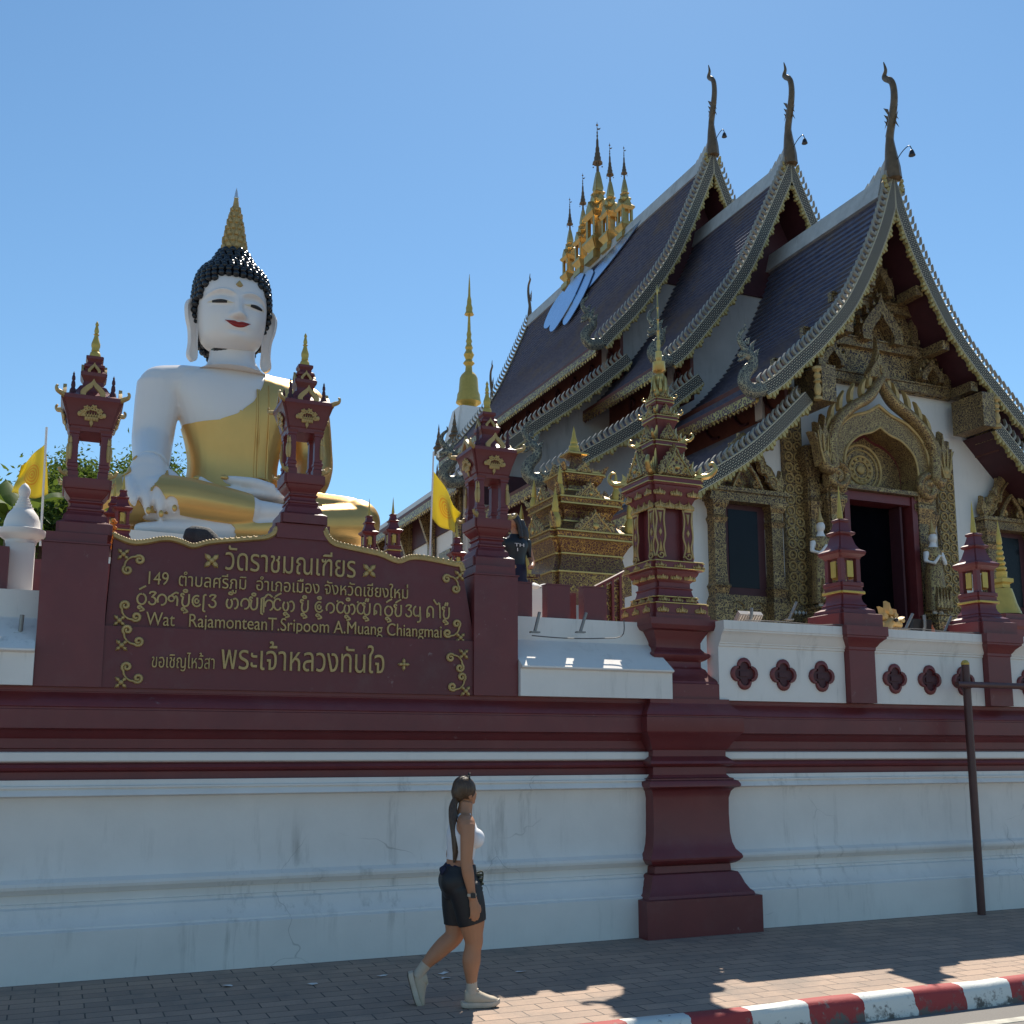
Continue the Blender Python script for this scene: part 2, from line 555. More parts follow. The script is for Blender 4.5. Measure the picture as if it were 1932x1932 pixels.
# ============================================================= street
def ground_mats():
    m, n, b = _new("asphalt")
    tc = _n(n, "ShaderNodeTexCoord").outputs["Object"]
    f = _noise(n, tc, 60, 6, .7)
    g = _noise(n, tc, .8, 5, .6)
    c = _mix(n, _ramp(n, f, .3, .7), (.13, .12, .11), (.24, .225, .205))
    c = _mix(n, _ramp(n, g, .4, .7), c, (.18, .165, .15))
    n.links.new(c, b.inputs["Base Color"])
    b.inputs["Roughness"].default_value = .85
    _bump(n, f, b, .6, .006)
    M['asphalt'] = m
    m, n, b = _new("pavement_setts")
    tc = _n(n, "ShaderNodeTexCoord").outputs["Object"]
    nz = _n(n, "ShaderNodeTexNoise")
    nz.inputs["Scale"].default_value = 1.5
    n.links.new(tc, nz.inputs["Vector"])
    va = _n(n, "ShaderNodeVectorMath", operation='MULTIPLY_ADD')
    n.links.new(nz.outputs["Color"], va.inputs[0])
    va.inputs[1].default_value = (.03, .03, 0)
    n.links.new(tc, va.inputs[2])
    bk = _n(n, "ShaderNodeTexBrick")
    bk.offset = .5
    bk.inputs["Scale"].default_value = 1
    bk.inputs["Brick Width"].default_value = .34
    bk.inputs["Row Height"].default_value = .165
    bk.inputs["Mortar Size"].default_value = .006
    bk.inputs["Mortar Smooth"].default_value = .3
    bk.inputs["Color1"].default_value = (.47, .325, .235, 1)
    bk.inputs["Color2"].default_value = (.36, .255, .19, 1)
    bk.inputs["Mortar"].default_value = (.07, .06, .052, 1)
    n.links.new(va.outputs[0], bk.inputs["Vector"])
    s = _noise(n, tc, 1.3, 7, .68)
    c = _mix(n, _ramp(n, s, .47, .70), bk.outputs["Color"], (.24, .19, .155))
    s2 = _noise(n, tc, 5.5, 6, .7)
    c = _mix(n, _math(n, 'MULTIPLY', _ramp(n, s2, .66, .74), .55), c, (.42, .40, .37))
    s3 = _noise(n, tc, 45, 4, .7)
    c = _mix(n, _math(n, 'MULTIPLY', _ramp(n, s3, .35, .75), .35), c, (.15, .13, .12))
    n.links.new(c, b.inputs["Base Color"])
    b.inputs["Roughness"].default_value = .8
    h = _math(n, 'ADD', _math(n, 'MULTIPLY', bk.outputs["Fac"], -1.0), _math(n, 'MULTIPLY', s3, .35))
    _bump(n, h, b, .7, .008)
    M['pave'] = m
    m, n, b = _new("red_and_white_kerb_paint")
    tc = _n(n, "ShaderNodeTexCoord").outputs["Object"]
    sp = _n(n, "ShaderNodeSeparateXYZ")
    n.links.new(tc, sp.inputs[0])
    wob = _math(n, 'MULTIPLY', _math(n, 'SUBTRACT', _noise(n, tc, 9, 3), .5), .06)
    x = _math(n, 'ADD', _math(n, 'ADD', sp.outputs[0], wob), 100 - 4.22)
    st = _math(n, 'GREATER_THAN', _math(n, 'FRACT', _math(n, 'DIVIDE', x, 1.0)), .5)
    c = _mix(n, st, (.33, .035, .035), (.66, .66, .61))
    wear = _noise(n, tc, 6, 8, .75)
    c = _mix(n, _ramp(n, wear, .58, .66), c, (.20, .18, .155))
    up = _ramp(n, sp.outputs[2], .0, -.13)
    w2 = _noise(n, tc, 11, 6, .7)
    c = _mix(n, _ramp(n, _math(n, 'ADD', w2, _math(n, 'MULTIPLY', up, .25)), .68, .8), c, (.12, .11, .095))
    n.links.new(c, b.inputs["Base Color"])
    b.inputs["Roughness"].default_value = .7
    _bump(n, wear, b, .6, .012)
    M['kerb'] = m
    M['roadpaint'] = plain("worn_road_paint", (.55, .52, .44), .7, var=.5, scale=12, bump=.4)
    M['earth'] = plain("courtyard_paving", (.30, .27, .24), .8, var=.3, scale=2)
ground_mats()

mb = MB()
mb.add([(-2500, -2500, -.15), (2500, -2500, -.15), (2500, 2500, -.15), (-2500, 2500, -.15)], [(0, 1, 2, 3)])
tag(mb.obj("road", 'asphalt', smooth=0), kind="structure")
mb = MB()
mb.box(-40, 80, 6.878, 10.05, -.14, 0)
tag(mb.obj("pavement", 'pave', smooth=0), kind="structure")
mb = MB()
rows = []
for x in [-40 + .25 * i for i in range(480)]:
    j = lambda k: (noise.noise(V((x * 1.7, k * 3.1, .3))) * .012)
    rows.append([(x, 6.695 + j(1), -.16), (x, 6.705 + j(1), -.10), (x, 6.715 + j(2), -.03 + j(3)), (x, 6.73 + j(2), .006 + j(3)), (x, 6.765, .02 + j(4)), (x, 6.855, .018 + j(4)), (x, 6.88, .0), (x, 6.881, -.1)])
mb.grid(rows)
tag(mb.obj("kerb", 'kerb', smooth=60), kind="structure")
mb = MB()
mb.box(-40, 80, 6.25, 6.35, -.1499, -.146)
tag(mb.obj("road_line", 'roadpaint', smooth=0), kind="structure")
mb = MB()
mb.add([(-60, 10.6, 2.3), (90, 10.6, 2.3), (90, 120, 2.3), (-60, 120, 2.3)], [(0, 1, 2, 3)])
tag(mb.obj("courtyard", 'earth', smooth=0), kind="structure")

# ============================================================= boundary wall
def profile_run(mb, prof, x0, x1, yb):
    """prof [(y,z)] front outline bottom to top, pushed along x"""
    p = prof + [(yb, prof[-1][1]), (yb, prof[0][1])]
    n = len(p)
    vs = [(x0, y, z) for y, z in p] + [(x1, y, z) for y, z in p]
    fs = [list(range(n - 1, -1, -1)), list(range(n, 2 * n))]
    fs += [(i, (i + 1) % n, (i + 1) % n + n, i + n) for i in range(n)]
    # front outline runs upward with -y outside: winding as built faces outwards
    mb.add(vs, fs)

wall = empty("boundary_wall", (0, 9.75, 0), "long white moulded temple wall with maroon cornice bands along the pavement", "wall")
def wl(p): return [(y - 9.75, z) for y, z in p]
XL, XR = -14, 40
w1 = [(9.75, -.02), (9.75, .385), (9.765, .395), (9.79, .40), (9.795, .415), (9.815, .43), (9.85, .47), (9.875, .52), (9.885, .56), (9.92, .575), (9.92, .60), (9.945, .603), (9.945, .672), (9.92, .676), (9.90, .70), (9.875, .72), (9.868, .745), (9.875, .77), (9.90, .785),
      (9.925, .80), (9.945, .85), (9.957, .95), (9.96, 1.12), (9.955, 1.3), (9.94, 1.42), (9.92, 1.462), (9.86, 1.472), (9.848, 1.478), (9.86, 1.50), (9.888, 1.532), (9.888, 1.537), (9.868, 1.54), (9.868, 1.556), (9.90, 1.559), (9.90, 1.607)]
mb = MB()
profile_run(mb, wl(w1), XL, XR, .5)
mb.obj("plastered_base", 'white', wall, 30)
w2 = [(9.955, 1.600), (9.955, 1.672), (9.935, 1.68), (9.905, 1.69), (9.895, 1.71), (9.91, 1.735), (9.94, 1.745), (9.94, 1.757)]
mb = MB()
profile_run(mb, wl(w2), XL, XR, .5)
mb.obj("lower_band", 'maroon', wall, 30)
mb = MB()
profile_run(mb, wl([(9.945, 1.752), (9.912, 1.759), (9.90, 1.77), (9.90, 1.835), (9.912, 1.843)]), XL, XR, .5)
mb.obj("white_band", 'white2', wall, 30)
w4 = [(9.955, 1.838), (9.955, 1.868), (9.93, 1.875), (9.93, 1.955), (9.915, 1.963), (9.90, 1.985), (9.86, 2.02), (9.83, 2.032), (9.79, 2.036), (9.775, 2.04), (9.775, 2.195), (9.785, 2.20), (9.785, 2.215), (9.775, 2.222), (9.782, 2.245), (9.81, 2.285), (9.85, 2.315), (9.87, 2.345), (9.87, 2.352), (9.86, 2.355), (9.86, 2.39)]
mb = MB()
profile_run(mb, wl(w4), XL, XR, .9)
mb.obj("cornice", 'maroon', wall, 30)

mb = MB()
mb.box(XL, XR, .55, .80, -.02, 2.3)
mb.obj("core", 'white2', wall, 0)

# ------------------------------------------------------------- corner pier and its shrine tower
PCX, PCY = 6.21, 10.26
pier = empty("gate_pier", (PCX, PCY, 0), "massive maroon moulded pier projecting from the white wall", "pier")
pp = [(0, -.02), (0, .37), (.05, .376), (.06, .405), (.09, .43), (.125, .487), (.15, .55), (.175, .598), (.225, .609), (.23, .676), (.19, .69), (.16, .713), (.135, .74), (.132, .758), (.14, .779), (.185, .83), (.21, .90), (.224, 1.0), (.229, 1.193), (.226, 1.36), (.208, 1.43), (.18, 1.462), (.145, 1.474), (.131, 1.483), (.131, 1.505), (.15, 1.54), (.184, 1.551), (.184, 1.565), (.215, 1.575), (.238, 1.604), (.24, 1.683), (.19, 1.70), (.172, 1.72), (.18, 1.745), (.22, 1.78), (.24, 1.795), (.24, 1.86), (.21, 1.89), (.19, 1.93), (.15, 1.99), (.115, 2.03), (.10, 2.045), (.092, 2.06), (.092, 2.2), (.105, 2.205), (.105, 2.218), (.095, 2.225), (.105, 2.25), (.14, 2.29), (.18, 2.325), (.20, 2.35), (.20, 2.40)]
mb = MB()
mb.stack([(.69 - a, z) for a, z in pp])
o = mb.obj("shaft", 'maroon', pier, 30)
o.location = (0, 0, 0)
pq = [(.236, 2.402), (.236, 2.56), (.255, 2.572), (.26, 2.59), (.287, 2.612), (.325, 2.64), (.355, 2.68), (.378, 2.73), (.402, 2.745), (.41, 2.76), (.41, 2.812), (.375, 2.83), (.34, 2.86), (.331, 2.879), (.34, 2.895), (.38, 2.92), (.40, 2.945), (.409, 2.96), (.409, 3.02), (.39, 3.06), (.355, 3.12), (.345, 3.14), (.30, 3.155), (.29, 3.17), (.272, 3.20), (.271, 3.27)]
mb = MB()
mb.stack([(.69 - a, z) for a, z in pq])
mb.obj("capital", 'maroon', pier, 30)

# ------------------------------------------------------------- sign slab
def lettering(txt, x0, x1, z0, z1, depth=.022, bold=0.0):
    cu = bpy.data.curves.new("t", 'FONT')
    cu.body = txt
    cu.fill_mode = 'NONE'
    cu.offset = bold
    o = bpy.data.objects.new("t", cu)
    col.objects.link(o)
    dg = bpy.context.evaluated_depsgraph_get()
    me = bpy.data.meshes.new_from_object(o.evaluated_get(dg))
    bpy.data.objects.remove(o)
    from mathutils.geometry import delaunay_2d_cdt
    nxt = {e.vertices[0]: e.vertices[1] for e in me.edges}
    prv = {e.vertices[1]: e.vertices[0] for e in me.edges}
    pos = [v.co.copy() for v in me.vertices]
    # walk the outlines, keep their direction
    adj = {}
    for e in me.edges:
        a, b = e.vertices
        adj.setdefault(a, []).append(b)
        adj.setdefault(b, []).append(a)
    seen, loops = set(), []
    for st in sorted(adj):
        if st in seen: continue
        lp, cur, last = [st], st, None
        seen.add(st)
        nb = sorted(adj[st])
        cur2 = st + 1 if st + 1 in nb else nb[0]
        while cur2 not in seen:
            seen.add(cur2)
            lp.append(cur2)
            c2 = [q for q in adj[cur2] if q not in seen]
            if not c2: break
            cur2 = c2[0]
        if len(lp) > 2: loops.append([(pos[i].x, pos[i].y) for i in lp])
    groups = []
    for lp in loops:
        x0_, x1_ = min(p[0] for p in lp), max(p[0] for p in lp)
        groups.append([x0_, x1_, [lp]])
    groups.sort(key=lambda g: g[0])
    mer = []
    for g in groups:
        if mer and g[0] <= mer[-1][1] + 1e-5:
            mer[-1][1] = max(mer[-1][1], g[1])
            mer[-1][2] += g[2]
        else: mer.append(g)
    ov, of = [], []
    def wind(p, lps):
        wn = 0
        for lp in lps:
            for i in range(len(lp)):
                a, b = lp[i], lp[(i + 1) % len(lp)]
                if a[1] <= p[1] < b[1] or b[1] <= p[1] < a[1]:
                    t = (p[1] - a[1]) / (b[1] - a[1])
                    if a[0] + t * (b[0] - a[0]) > p[0]: wn += 1 if b[1] > a[1] else -1
        return wn
    for _, _, lps in mer:
        vs_, es_ = [], []
        for lp in lps:
            o_ = len(vs_)
            vs_ += [V(p) for p in lp]
            es_ += [(o_ + i, o_ + (i + 1) % len(lp)) for i in range(len(lp))]
        rv, re_, rf, *_r = delaunay_2d_cdt(vs_, es_, [], 0, 1e-6)
        keep = []
        for f in rf:
            c = (sum(rv[i].x for i in f) / len(f), sum(rv[i].y for i in f) / len(f))
            if wind(c, lps) != 0: keep.append(list(f))
        o_ = len(ov)
        n_ = len(rv)
        ov += [(p.x, p.y, 1) for p in rv] + [(p.x, p.y, 0) for p in rv]
        of += [[i + o_ for i in f] for f in keep]
        cnt = {}
        for f in keep:
            for i in range(len(f)): cnt[(f[i], f[(i + 1) % len(f)])] = 1
        for a, b in list(cnt):
            if (b, a) not in cnt: of.append([b + o_, a + o_, a + o_ + n_, b + o_ + n_])
    me = bpy.data.meshes.new("lettering")
    me.from_pydata(ov, [], of)
    co = [v.co.copy() for v in me.vertices]
    ax, bx = min(c.x for c in co), max(c.x for c in co)
    ay, by = min(c.y for c in co), max(c.y for c in co)
    for v, c in zip(me.vertices, co):
        v.co = (x0 + (c.x - ax) / (bx - ax) * (x1 - x0), -c.z * depth, z0 + (c.y - ay) / (by - ay) * (z1 - z0))
    me.update()
    return me

SY = 9.86       # face of the recessed upper panel
SL = 9.825      # face of the lower panel
sign = empty("temple_sign", (2.0, SY, 2.39), "wide maroon sign wall with raised gold Thai and English lettering", "sign")
def Z6(x, y): return ((330 + x / 1.84) * .644, (1550 + y / 1.84) * .644)
def sx(x, y, Y=SY):
    p = at(*Z6(x, y), Y)
    return p.x - 2.0, p.z - 2.39
outline_px = [(214.8, 1013), (232, 1021), (252.8, 1027), (276, 1025.5), (300, 1021), (322, 1020.5), (343, 1026), (363.6, 1033.5), (388, 1027.5), (414, 1024), (455, 1021), (496.6, 1017.7), (510, 1013.5), (517, 1008), (519.4, 1000)]
outline_px2 = [(614, 1004), (617, 1013), (629.6, 1027), (655, 1034), (683, 1040), (718, 1048), (750, 1061), (770, 1055), (790, 1054), (825, 1059.5), (860, 1067), (868, 1067), (873, 1080)]
oL = [(at(x, y, SY).x - 2.0, at(x, y, SY).z - 2.39) for x, y in outline_px]
oR = [(at(x, y, SY).x - 2.0, at(x, y, SY).z - 2.39) for x, y in outline_px2]
mb = MB()
top = oL + [(oL[-1][0], 1.57), (oR[0][0], 1.57)] + oR
mb.prism([(-1.65, .535), (1.78, .535)] + top[::-1], 0, .30)
mb.obj("upper_panel", 'maroon2', sign, 0)
mb = MB()
mb.box(-1.66, 1.79, SL - SY, .28, .0, .533)
mb.obj("lower_panel", 'maroon2', sign, 0)
for x0, x1, h, f in ((-2.19, -1.655, 1.33, -.05), (1.755, 2.225, 1.30, -.06)):
    mb = MB()
    mb.box(x0, x1, f, .42, 0, h - .10)
    mb.box(x0 - .012, x1 + .012, f - .012, .43, h - .098, h - .085)
    mb.box(x0 + .02, x1 - .02, f + .02, .40, h - .083, h)
    mb.obj("end_pillar", 'maroon', sign, 0)
for o_ in (oL, oR):
    pts = [(x, -.012, z + .012) for x, z in spline(o_, 4)]
    mb = MB()
    mb.tube(pts, [(.024, .03)] * len(pts), 6)
    for i in range(0, len(pts) - 1, 1):
        a, b = V(pts[i]), V(pts[i + 1])
        mb.ball(a + V((0, -.014, .012)), .017, 6)
    mb.obj("gilt_rim", 'gold_dull', sign, 60)
def put_text(name, txt, xl, xr, ybot, ytop, xa, bold, Y):
    a = sx(xl, (ybot + ytop) / 2, Y)[0]
    b = sx(xr, (ybot + ytop) / 2, Y)[0]
    z0 = sx(xa[0], ybot, Y)[1]
    z1 = sx(xa[1], ytop, Y)[1]
    me = lettering(txt, a, b, z0, z1, bold=bold)
    o = mobj(name, me, 'gold_dull', sign)
    o.location.y = Y - SY - .001
put_text("lettering", "วัดราชมณเฑียร", 607, 1308, 223, 93, (640, 690), .012, SY)
put_text("lettering", "149  ตำบลศรีภูมิ  อำเภอเมือง จังหวัดเชียงใหม่", 192, 1590, 352, 228, (700, 425), .008, SY)
put_text("lettering", "Wat   RajamonteanT.Sripoom A.Muang Chiangmai", 178, 1770, 556, 458, (520, 430), .008, SY)
put_text("lettering", "ขอเชิญไหว้สา", 210, 548, 768, 665, (380, 390), .008, SL)
put_text("lettering", "พระเจ้าหลวงทันใจ", 585, 1462, 764, 607, (890, 890), .014, SL)

# old northern script, drawn stroke by stroke
def arc(cx, cz, r, a0, a1, n=9, ry=None):
    ry = ry or r
    return [(cx + r * math.cos(math.radians(a0 + (a1 - a0) * i / n)), cz + ry * math.sin(math.radians(a0 + (a1 - a0) * i / n))) for i in range(n + 1)]
GL = {
 'o': [arc(.3, .4, .3, 90, 440, 12, .4)],
 'v': [arc(.3, .42, .3, 215, -100, 12, .4)],
 'r': [arc(.3, .85, .22, 200, 20, 6, .14), [(.5, .92), (.22, .55)], arc(.27, .3, .24, 80, -170, 10, .28)],
 'l': [arc(.2, .55, .2, 20, 330, 9, .22), [(.38, .48), (.5, .75), (.62, .5), (.6, 0)], [(.2, .8), (.5, 1.02), (.68, .95)]],
 'u': [arc(.1, .85, .1, 0, 300, 8, .12), [(.16, .75), (.1, .3), (.22, .02), (.45, .05), (.56, .3), (.56, .95)]],
 's': [arc(.3, .45, .3, 60, 330, 10, .42), arc(.3, .45, .13, 60, 400, 8, .17)],
 'j': [[(.1, .9), (.1, .2), (.1, -.25), (.25, -.32)], [(.1, .9), (.28, .98)]],
 'w': [arc(.22, .4, .2, 120, 420, 9, .38), arc(.62, .4, .22, 130, -100, 9, .4)],
 'y': [arc(.2, .5, .2, 90, 300, 8, .4), [(.3, .18), (.45, .1), (.52, .5), (.52, .9)], [(.52, .5), (.56, -.25), (.3, -.4)]],
 'n': [[(.05, 0), (.05, .6)], arc(.3, .6, .25, 180, 0, 8, .35), [(.55, .6), (.55, 0)], arc(.14, .25, .1, 0, 360, 8, .12)],
 'a': [arc(.3, .5, .28, 330, 40, 10, .45), [(.0, .95), (.1, 1.05)]],
 'T': [[(.0, .9), (.0, -.2)], [(.0, .9), (.3, 1.25), (.62, 1.05)], arc(.4, .4, .3, 200, -80, 10, .4)],
 'I': [[(-.2, 1.55), (.1, 1.15), (.3, 1.25), (.36, 0)], ],
}
HAT = {'^': [arc(.3, 1.18, .14, 0, 360, 8, .1)], '~': [[(.1, 1.1), (.3, 1.25), (.55, 1.4)]], '_': [arc(.2, -.22, .12, 0, 300, 8, .1), [(.3, -.2), (.5, -.4), (.2, -.5)]], '"': [[(.2, 1.05), (.3, 1.35)], [(.38, 1.05), (.45, 1.35)]]}
line3 = [(130, 'o', '~_'), (190, 'r', ''), (240, 'v', ''), (298, 'l', ''), (365, 'u', '^_'), (428, 's', ''), (480, 'j', ''), (515, 'r', ''), (610, 'w', '^'), (690, 'v', ''), (735, 'u', '^'), (792, 'j', ''), (812, 'T', ''), (865, 'a', '~'), (915, 'w', '_'), (1010, 'u', '^_'), (1090, 's', '^_'), (1150, 'v', ''), (1205, 'a', ''), (1245, 'w', '^_'), (1315, 'a', ''), (1345, 'u', '"_'), (1405, 'n', ''), (1465, 'o', '~_'), (1515, 'u', '~'), (1575, 'r', ''), (1620, 'y', ''), (1690, 'n', ''), (1740, 'I', ''), (1775, 'u', '"_')]
mb = MB()
for x, g, h in line3:
    bx, bz = sx(x, 405 + (x - 130) * .047)
    sc_x, sc_z = .125, .118
    for st in GL[g] + [q for c in h for q in HAT[c]]:
        pts = [(bx + u * sc_x, -.008, bz + q * sc_z) for u, q in (spline(st, 3) if len(st) < 7 else st)]
        mb.tube(pts, [(.0065, .0095)] * len(pts), 6, up=(0, 1, 0))
mb.obj("northern_script_lettering", 'gold_dull', sign, 60)

def sprig(mb, rot):
    """flower with two curling tendrils"""
    c, s = math.cos(rot), math.sin(rot)
    tr = lambda p: (p[0] * c - p[1] * s, p[0] * s + p[1] * c)
    for k in range(4):
        a = pi / 4 + k * pi / 2
        p = [(math.cos(a + da) * r, math.sin(a + da) * r) for da, r in ((-.55, .012), (-.42, .045), (0, .07), (.42, .045), (.55, .012))]
        mb.relief([tr((x - .02, z - .02)) for x, z in p], -.028, .003, .5)
    q = tr((-.02, -.02))
    mb.ball((q[0], -.02, q[1]), .022, 8)
    for sg in (1, -1):
        base = [(.02, .02)] + ([(.05, .0), (.075, -.005)] if sg > 0 else [(.0, .05), (-.005, .075)])
        cu_ = curl(.115, .02, .042, 1.35, -pi * .8, 16, 1) if sg > 0 else curl(.02, .115, .042, 1.35, pi * 1.3, 16, -1)
        pts = base + cu_
        pts = [tr(p) for p in pts]
        mb.tube([(x, -.012, z) for x, z in pts], [.008 + .007 * math.sin(pi * i / (len(pts) - 1)) for i in range(len(pts))], 6)
for x, y, rot, Y in ((70, 150, -pi / 2, SY), (50, 482, 0, SY), (62, 615, 0, SL), (58, 815, 0, SL), (1858, 262, pi, SY), (1862, 575, pi / 2, SY), (1880, 685, pi, SL), (1890, 862, pi / 2, SL)):
    mb = MB()
    a, b = sx(x, y, Y)
    mb.at(a, Y - SY, b)
    sprig(mb, rot)
    mb.obj("scroll_ornament", 'gold_dull', sign, 40)
for x, y, Y, r in ((533, 172, SY, .085), (1383, 225, SY, .085), (1568, 730, SL, .06)):
    mb = MB()
    a, b = sx(x, y, Y)
    mb.at(a, Y - SY, b)
    for k in range(4):
        t = k * pi / 2 + (pi / 4 if r > .07 else 0)
        p = [(math.cos(t + da) * q * r, math.sin(t + da) * q * r) for da, q in ((-.7, .4), (-.35, .75), (0, 1.05), (.35, .75), (.7, .4))]
        mb.relief([(0, 0)] + p, -.025, .002, .4)
    mb.ball((0, -.02, 0), r * .3, 8)
    mb.obj("rosette", 'gold_dull', sign, 40)

# ------------------------------------------------------------- battlemented parapets either side of the sign
def battlement(name_lbl, x0, x1, z_extra=0, parent_lbl=""):
    t = empty("sloped_parapet", ((x0 + x1) / 2, 9.9, 2.39), name_lbl, "parapet")
    cx = (x0 + x1) / 2
    mb = MB()
    profile_run(mb, [(-.15, .002), (-.15, .27), (-.195, .285), (-.195, .30), (-.05, .40), (.24, .60), (.245, .61), (.245, .85)], x0 - cx, x1 - cx, .5)
    mb.obj("sloped_base", 'white', t, 25)
    return t
bp = battlement("white sloped parapet base between the maroon sign and the big maroon pier", 4.232, 5.98)
for i, (cx, lb) in enumerate(((4.42, "maroon merlon block touching the right end of the sign"), (4.865, "maroon merlon block in the middle of its row of three"), (5.30, "maroon merlon block nearest the big maroon pier"))):
    mb = MB()
    mb.box(-.135, .135, -.065, .065, 0, .355)
    mb.box(-.14, .14, -.07, .07, .357, .37)
    o = mb.obj("merlon", 'maroon', None, 0)
    o.location = (cx, 10.25, 3.242)
    tag(o, lb, "merlon", "merlons between sign and pier")
bpl = battlement("white sloped parapet base at the far left beside the sign", -6.0, -.192)
mb = MB()
mb.box(-.2, .2, -.12, .12, 0, .40)
o = mb.obj("merlon", 'maroon', None, 0)
o.location = (-.665, 10.42, 3.242)
tag(o, "maroon merlon block at the far left edge beside the white stupa post", "merlon")
fin = empty("stupa_post", (-.385, 10.55, 3.24), "white square post topped by a small white stupa finial at left edge", "finial")
mb = MB()
mb.box(-.12, .12, -.12, .12, 0, .47)
mb.obj("post", 'white2', fin, 0)
mb = MB()
mb.lathe([(.13, .471), (.135, .50), (.19, .54), (.205, .56), (.205, .60), (.19, .605), (.165, .61), (.155, .63), (.15, .68), (.13, .74), (.10, .78), (.085, .80), (.085, .815), (.07, .82), (.07, .845), (.058, .85), (.06, .87), (.048, .875), (.05, .895), (.04, .90), (.042, .92), (.05, .95), (.05, .985), (.03, 1.02), (.008, 1.04), (0.001, 1.045)], 24)
mb.obj("finial", 'white2', fin, 40)
# scalloped low wall just inside
t = empty("coping_wall", (4.95, 11.15, 2.3), "low white wall with a lumpy sunlit coping behind the merlons", "wall")
mb = MB()
mb.box(-.75, .45, -.1, .1, 0, 1.40)
for i in range(7):
    mb.ball((-.7 + i * .18, 0, 1.42), (.1, .15, .05), 10)
mb.obj("coping", 'white2', t, 40)

# ------------------------------------------------------------- pierced white parapet to the right
def quatre(r, lobes=.62, n=8):
    """four round lobes"""
    o = r * lobes
    rr = r - o * .82
    out = []
    for k in range(4):
        a = k * pi / 2
        c = (math.cos(a) * o * .82, math.sin(a) * o * .82)
        for i in range(n + 1):
            b = a - 1.75 + 3.5 * i / n
            out.append((c[0] + rr * math.cos(b) * 1.02, c[1] + rr * math.sin(b) * 1.02))
    return out
PNL = [(9.80, .0), (9.80, .585), (9.785, .592), (9.785, .615), (9.77, .62), (9.77, .632), (9.755, .65), (9.735, .70), (9.705, .735), (9.69, .745), (9.69, .76), (9.68, .765), (9.68, .862)]
posts = [8.5, 10.62, 12.74, 14.86, 16.98]
bays = [(6.6, 8.31, [6.92, 7.44, 7.97])] + [(a + .19, b - .19, [(a + b) / 2 - .53, (a + b) / 2, (a + b) / 2 + .53]) for a, b in zip(posts, posts[1:])]
blab = ["white parapet panel with three maroon quatrefoils right beside the big pier", "white parapet panel with quatrefoils between the two posts topped by small maroon lanterns", "white parapet panel with quatrefoils at the right picture edge", "white parapet panel beyond the right edge, nearer the edge", "white parapet panel beyond the right edge, farther off"]
for (x0, x1, qs), lb in zip(bays[:3], blab):
    cx = (x0 + x1) / 2
    t = empty("white_parapet", (cx, 9.8, 2.392), lb, "parapet", "white parapet panels on the wall")
    mb = MB()
    profile_run(mb, [(y - 9.8, z) for y, z in PNL], x0 - cx, x1 - cx, .22)
    mb.obj("plaster_panel", 'white', t, 30)
    for q in qs:
        mb = MB()
        mb.at(q - cx, 0, .295)
        P0, P1 = quatre(.175), quatre(.125)
        n = len(P0)
        ring = [[(x, yy, z) for x, z in pp_] for yy, pp_ in ((.004, P0), (-.022, P0), (-.030, [(x * .95, z * .95) for x, z in P0]), (-.030, [(x * 1.05, z * 1.05) for x, z in P1]), (-.004, P1))]
        # normals outward: loops run clockwise seen from the front
        mb.loops([r[::-1] for r in ring], False, False)
        k = mb.obj("quatrefoil", 'maroon', t, 45)
        mb = MB()
        mb.at(q - cx, 0, .295)
        mb.prism(P1, -.006, .003)
        mb.box(-.06, .06, -.02, -.006, -.028, .028)
        mb.obj("inner_plate", 'maroon_dk', k, 0)
for x, lb in zip(posts[:3], ("maroon parapet post below the small lantern left of the temple door", "maroon parapet post behind the upright steel pole at right", "maroon parapet post past the right picture edge")):
    mb = MB()
    mb.stack([(.185, 0), (.185, .60), (.195, .61), (.195, .64), (.205, .65), (.23, .69), (.265, .725), (.285, .74), (.285, .76), (.30, .765), (.30, .875)])
    o = mb.obj("parapet_post", 'maroon', None, 30)
    o.location = (x, 9.90, 2.392)
    tag(o, lb, "post", "maroon posts of the white parapet")
# floor slab behind parapets, carries lanterns and lights
mb = MB()
mb.box(-14, 40, 9.95, 10.7, 2.2, 2.41)
tag(mb.obj("wall_walk", 'white2', smooth=0), kind="structure")

# ------------------------------------------------------------- steel rail in front of the wall
pole = empty("steel_barrier", (9.9, 9.56, 0), "brown steel pole with one crossbar standing before the wall at right", "barrier")
mb = MB()
mb.lathe([(.046, 0), (.046, 2.86)], 14)
mb.obj("upright", plain("brown_pole_paint", (.10, .035, .03), .45, var=.4, scale=5, bump=.15), pole, 40)
mb = MB()
mb.lathe([(.047, 2.861), (.05, 2.88), (.03, 2.91), (.001, 2.92)], 10)
mb.obj("cap", 'gold_y', pole, 40)
mb = MB()
mb.tube([(-.24, -.085, 2.62), (.3, -.085, 2.62), (3.5, -.085, 2.62)], .036, 10)
mb.obj("crossbar", bpy.data.materials["brown_pole_paint"], pole, 40)
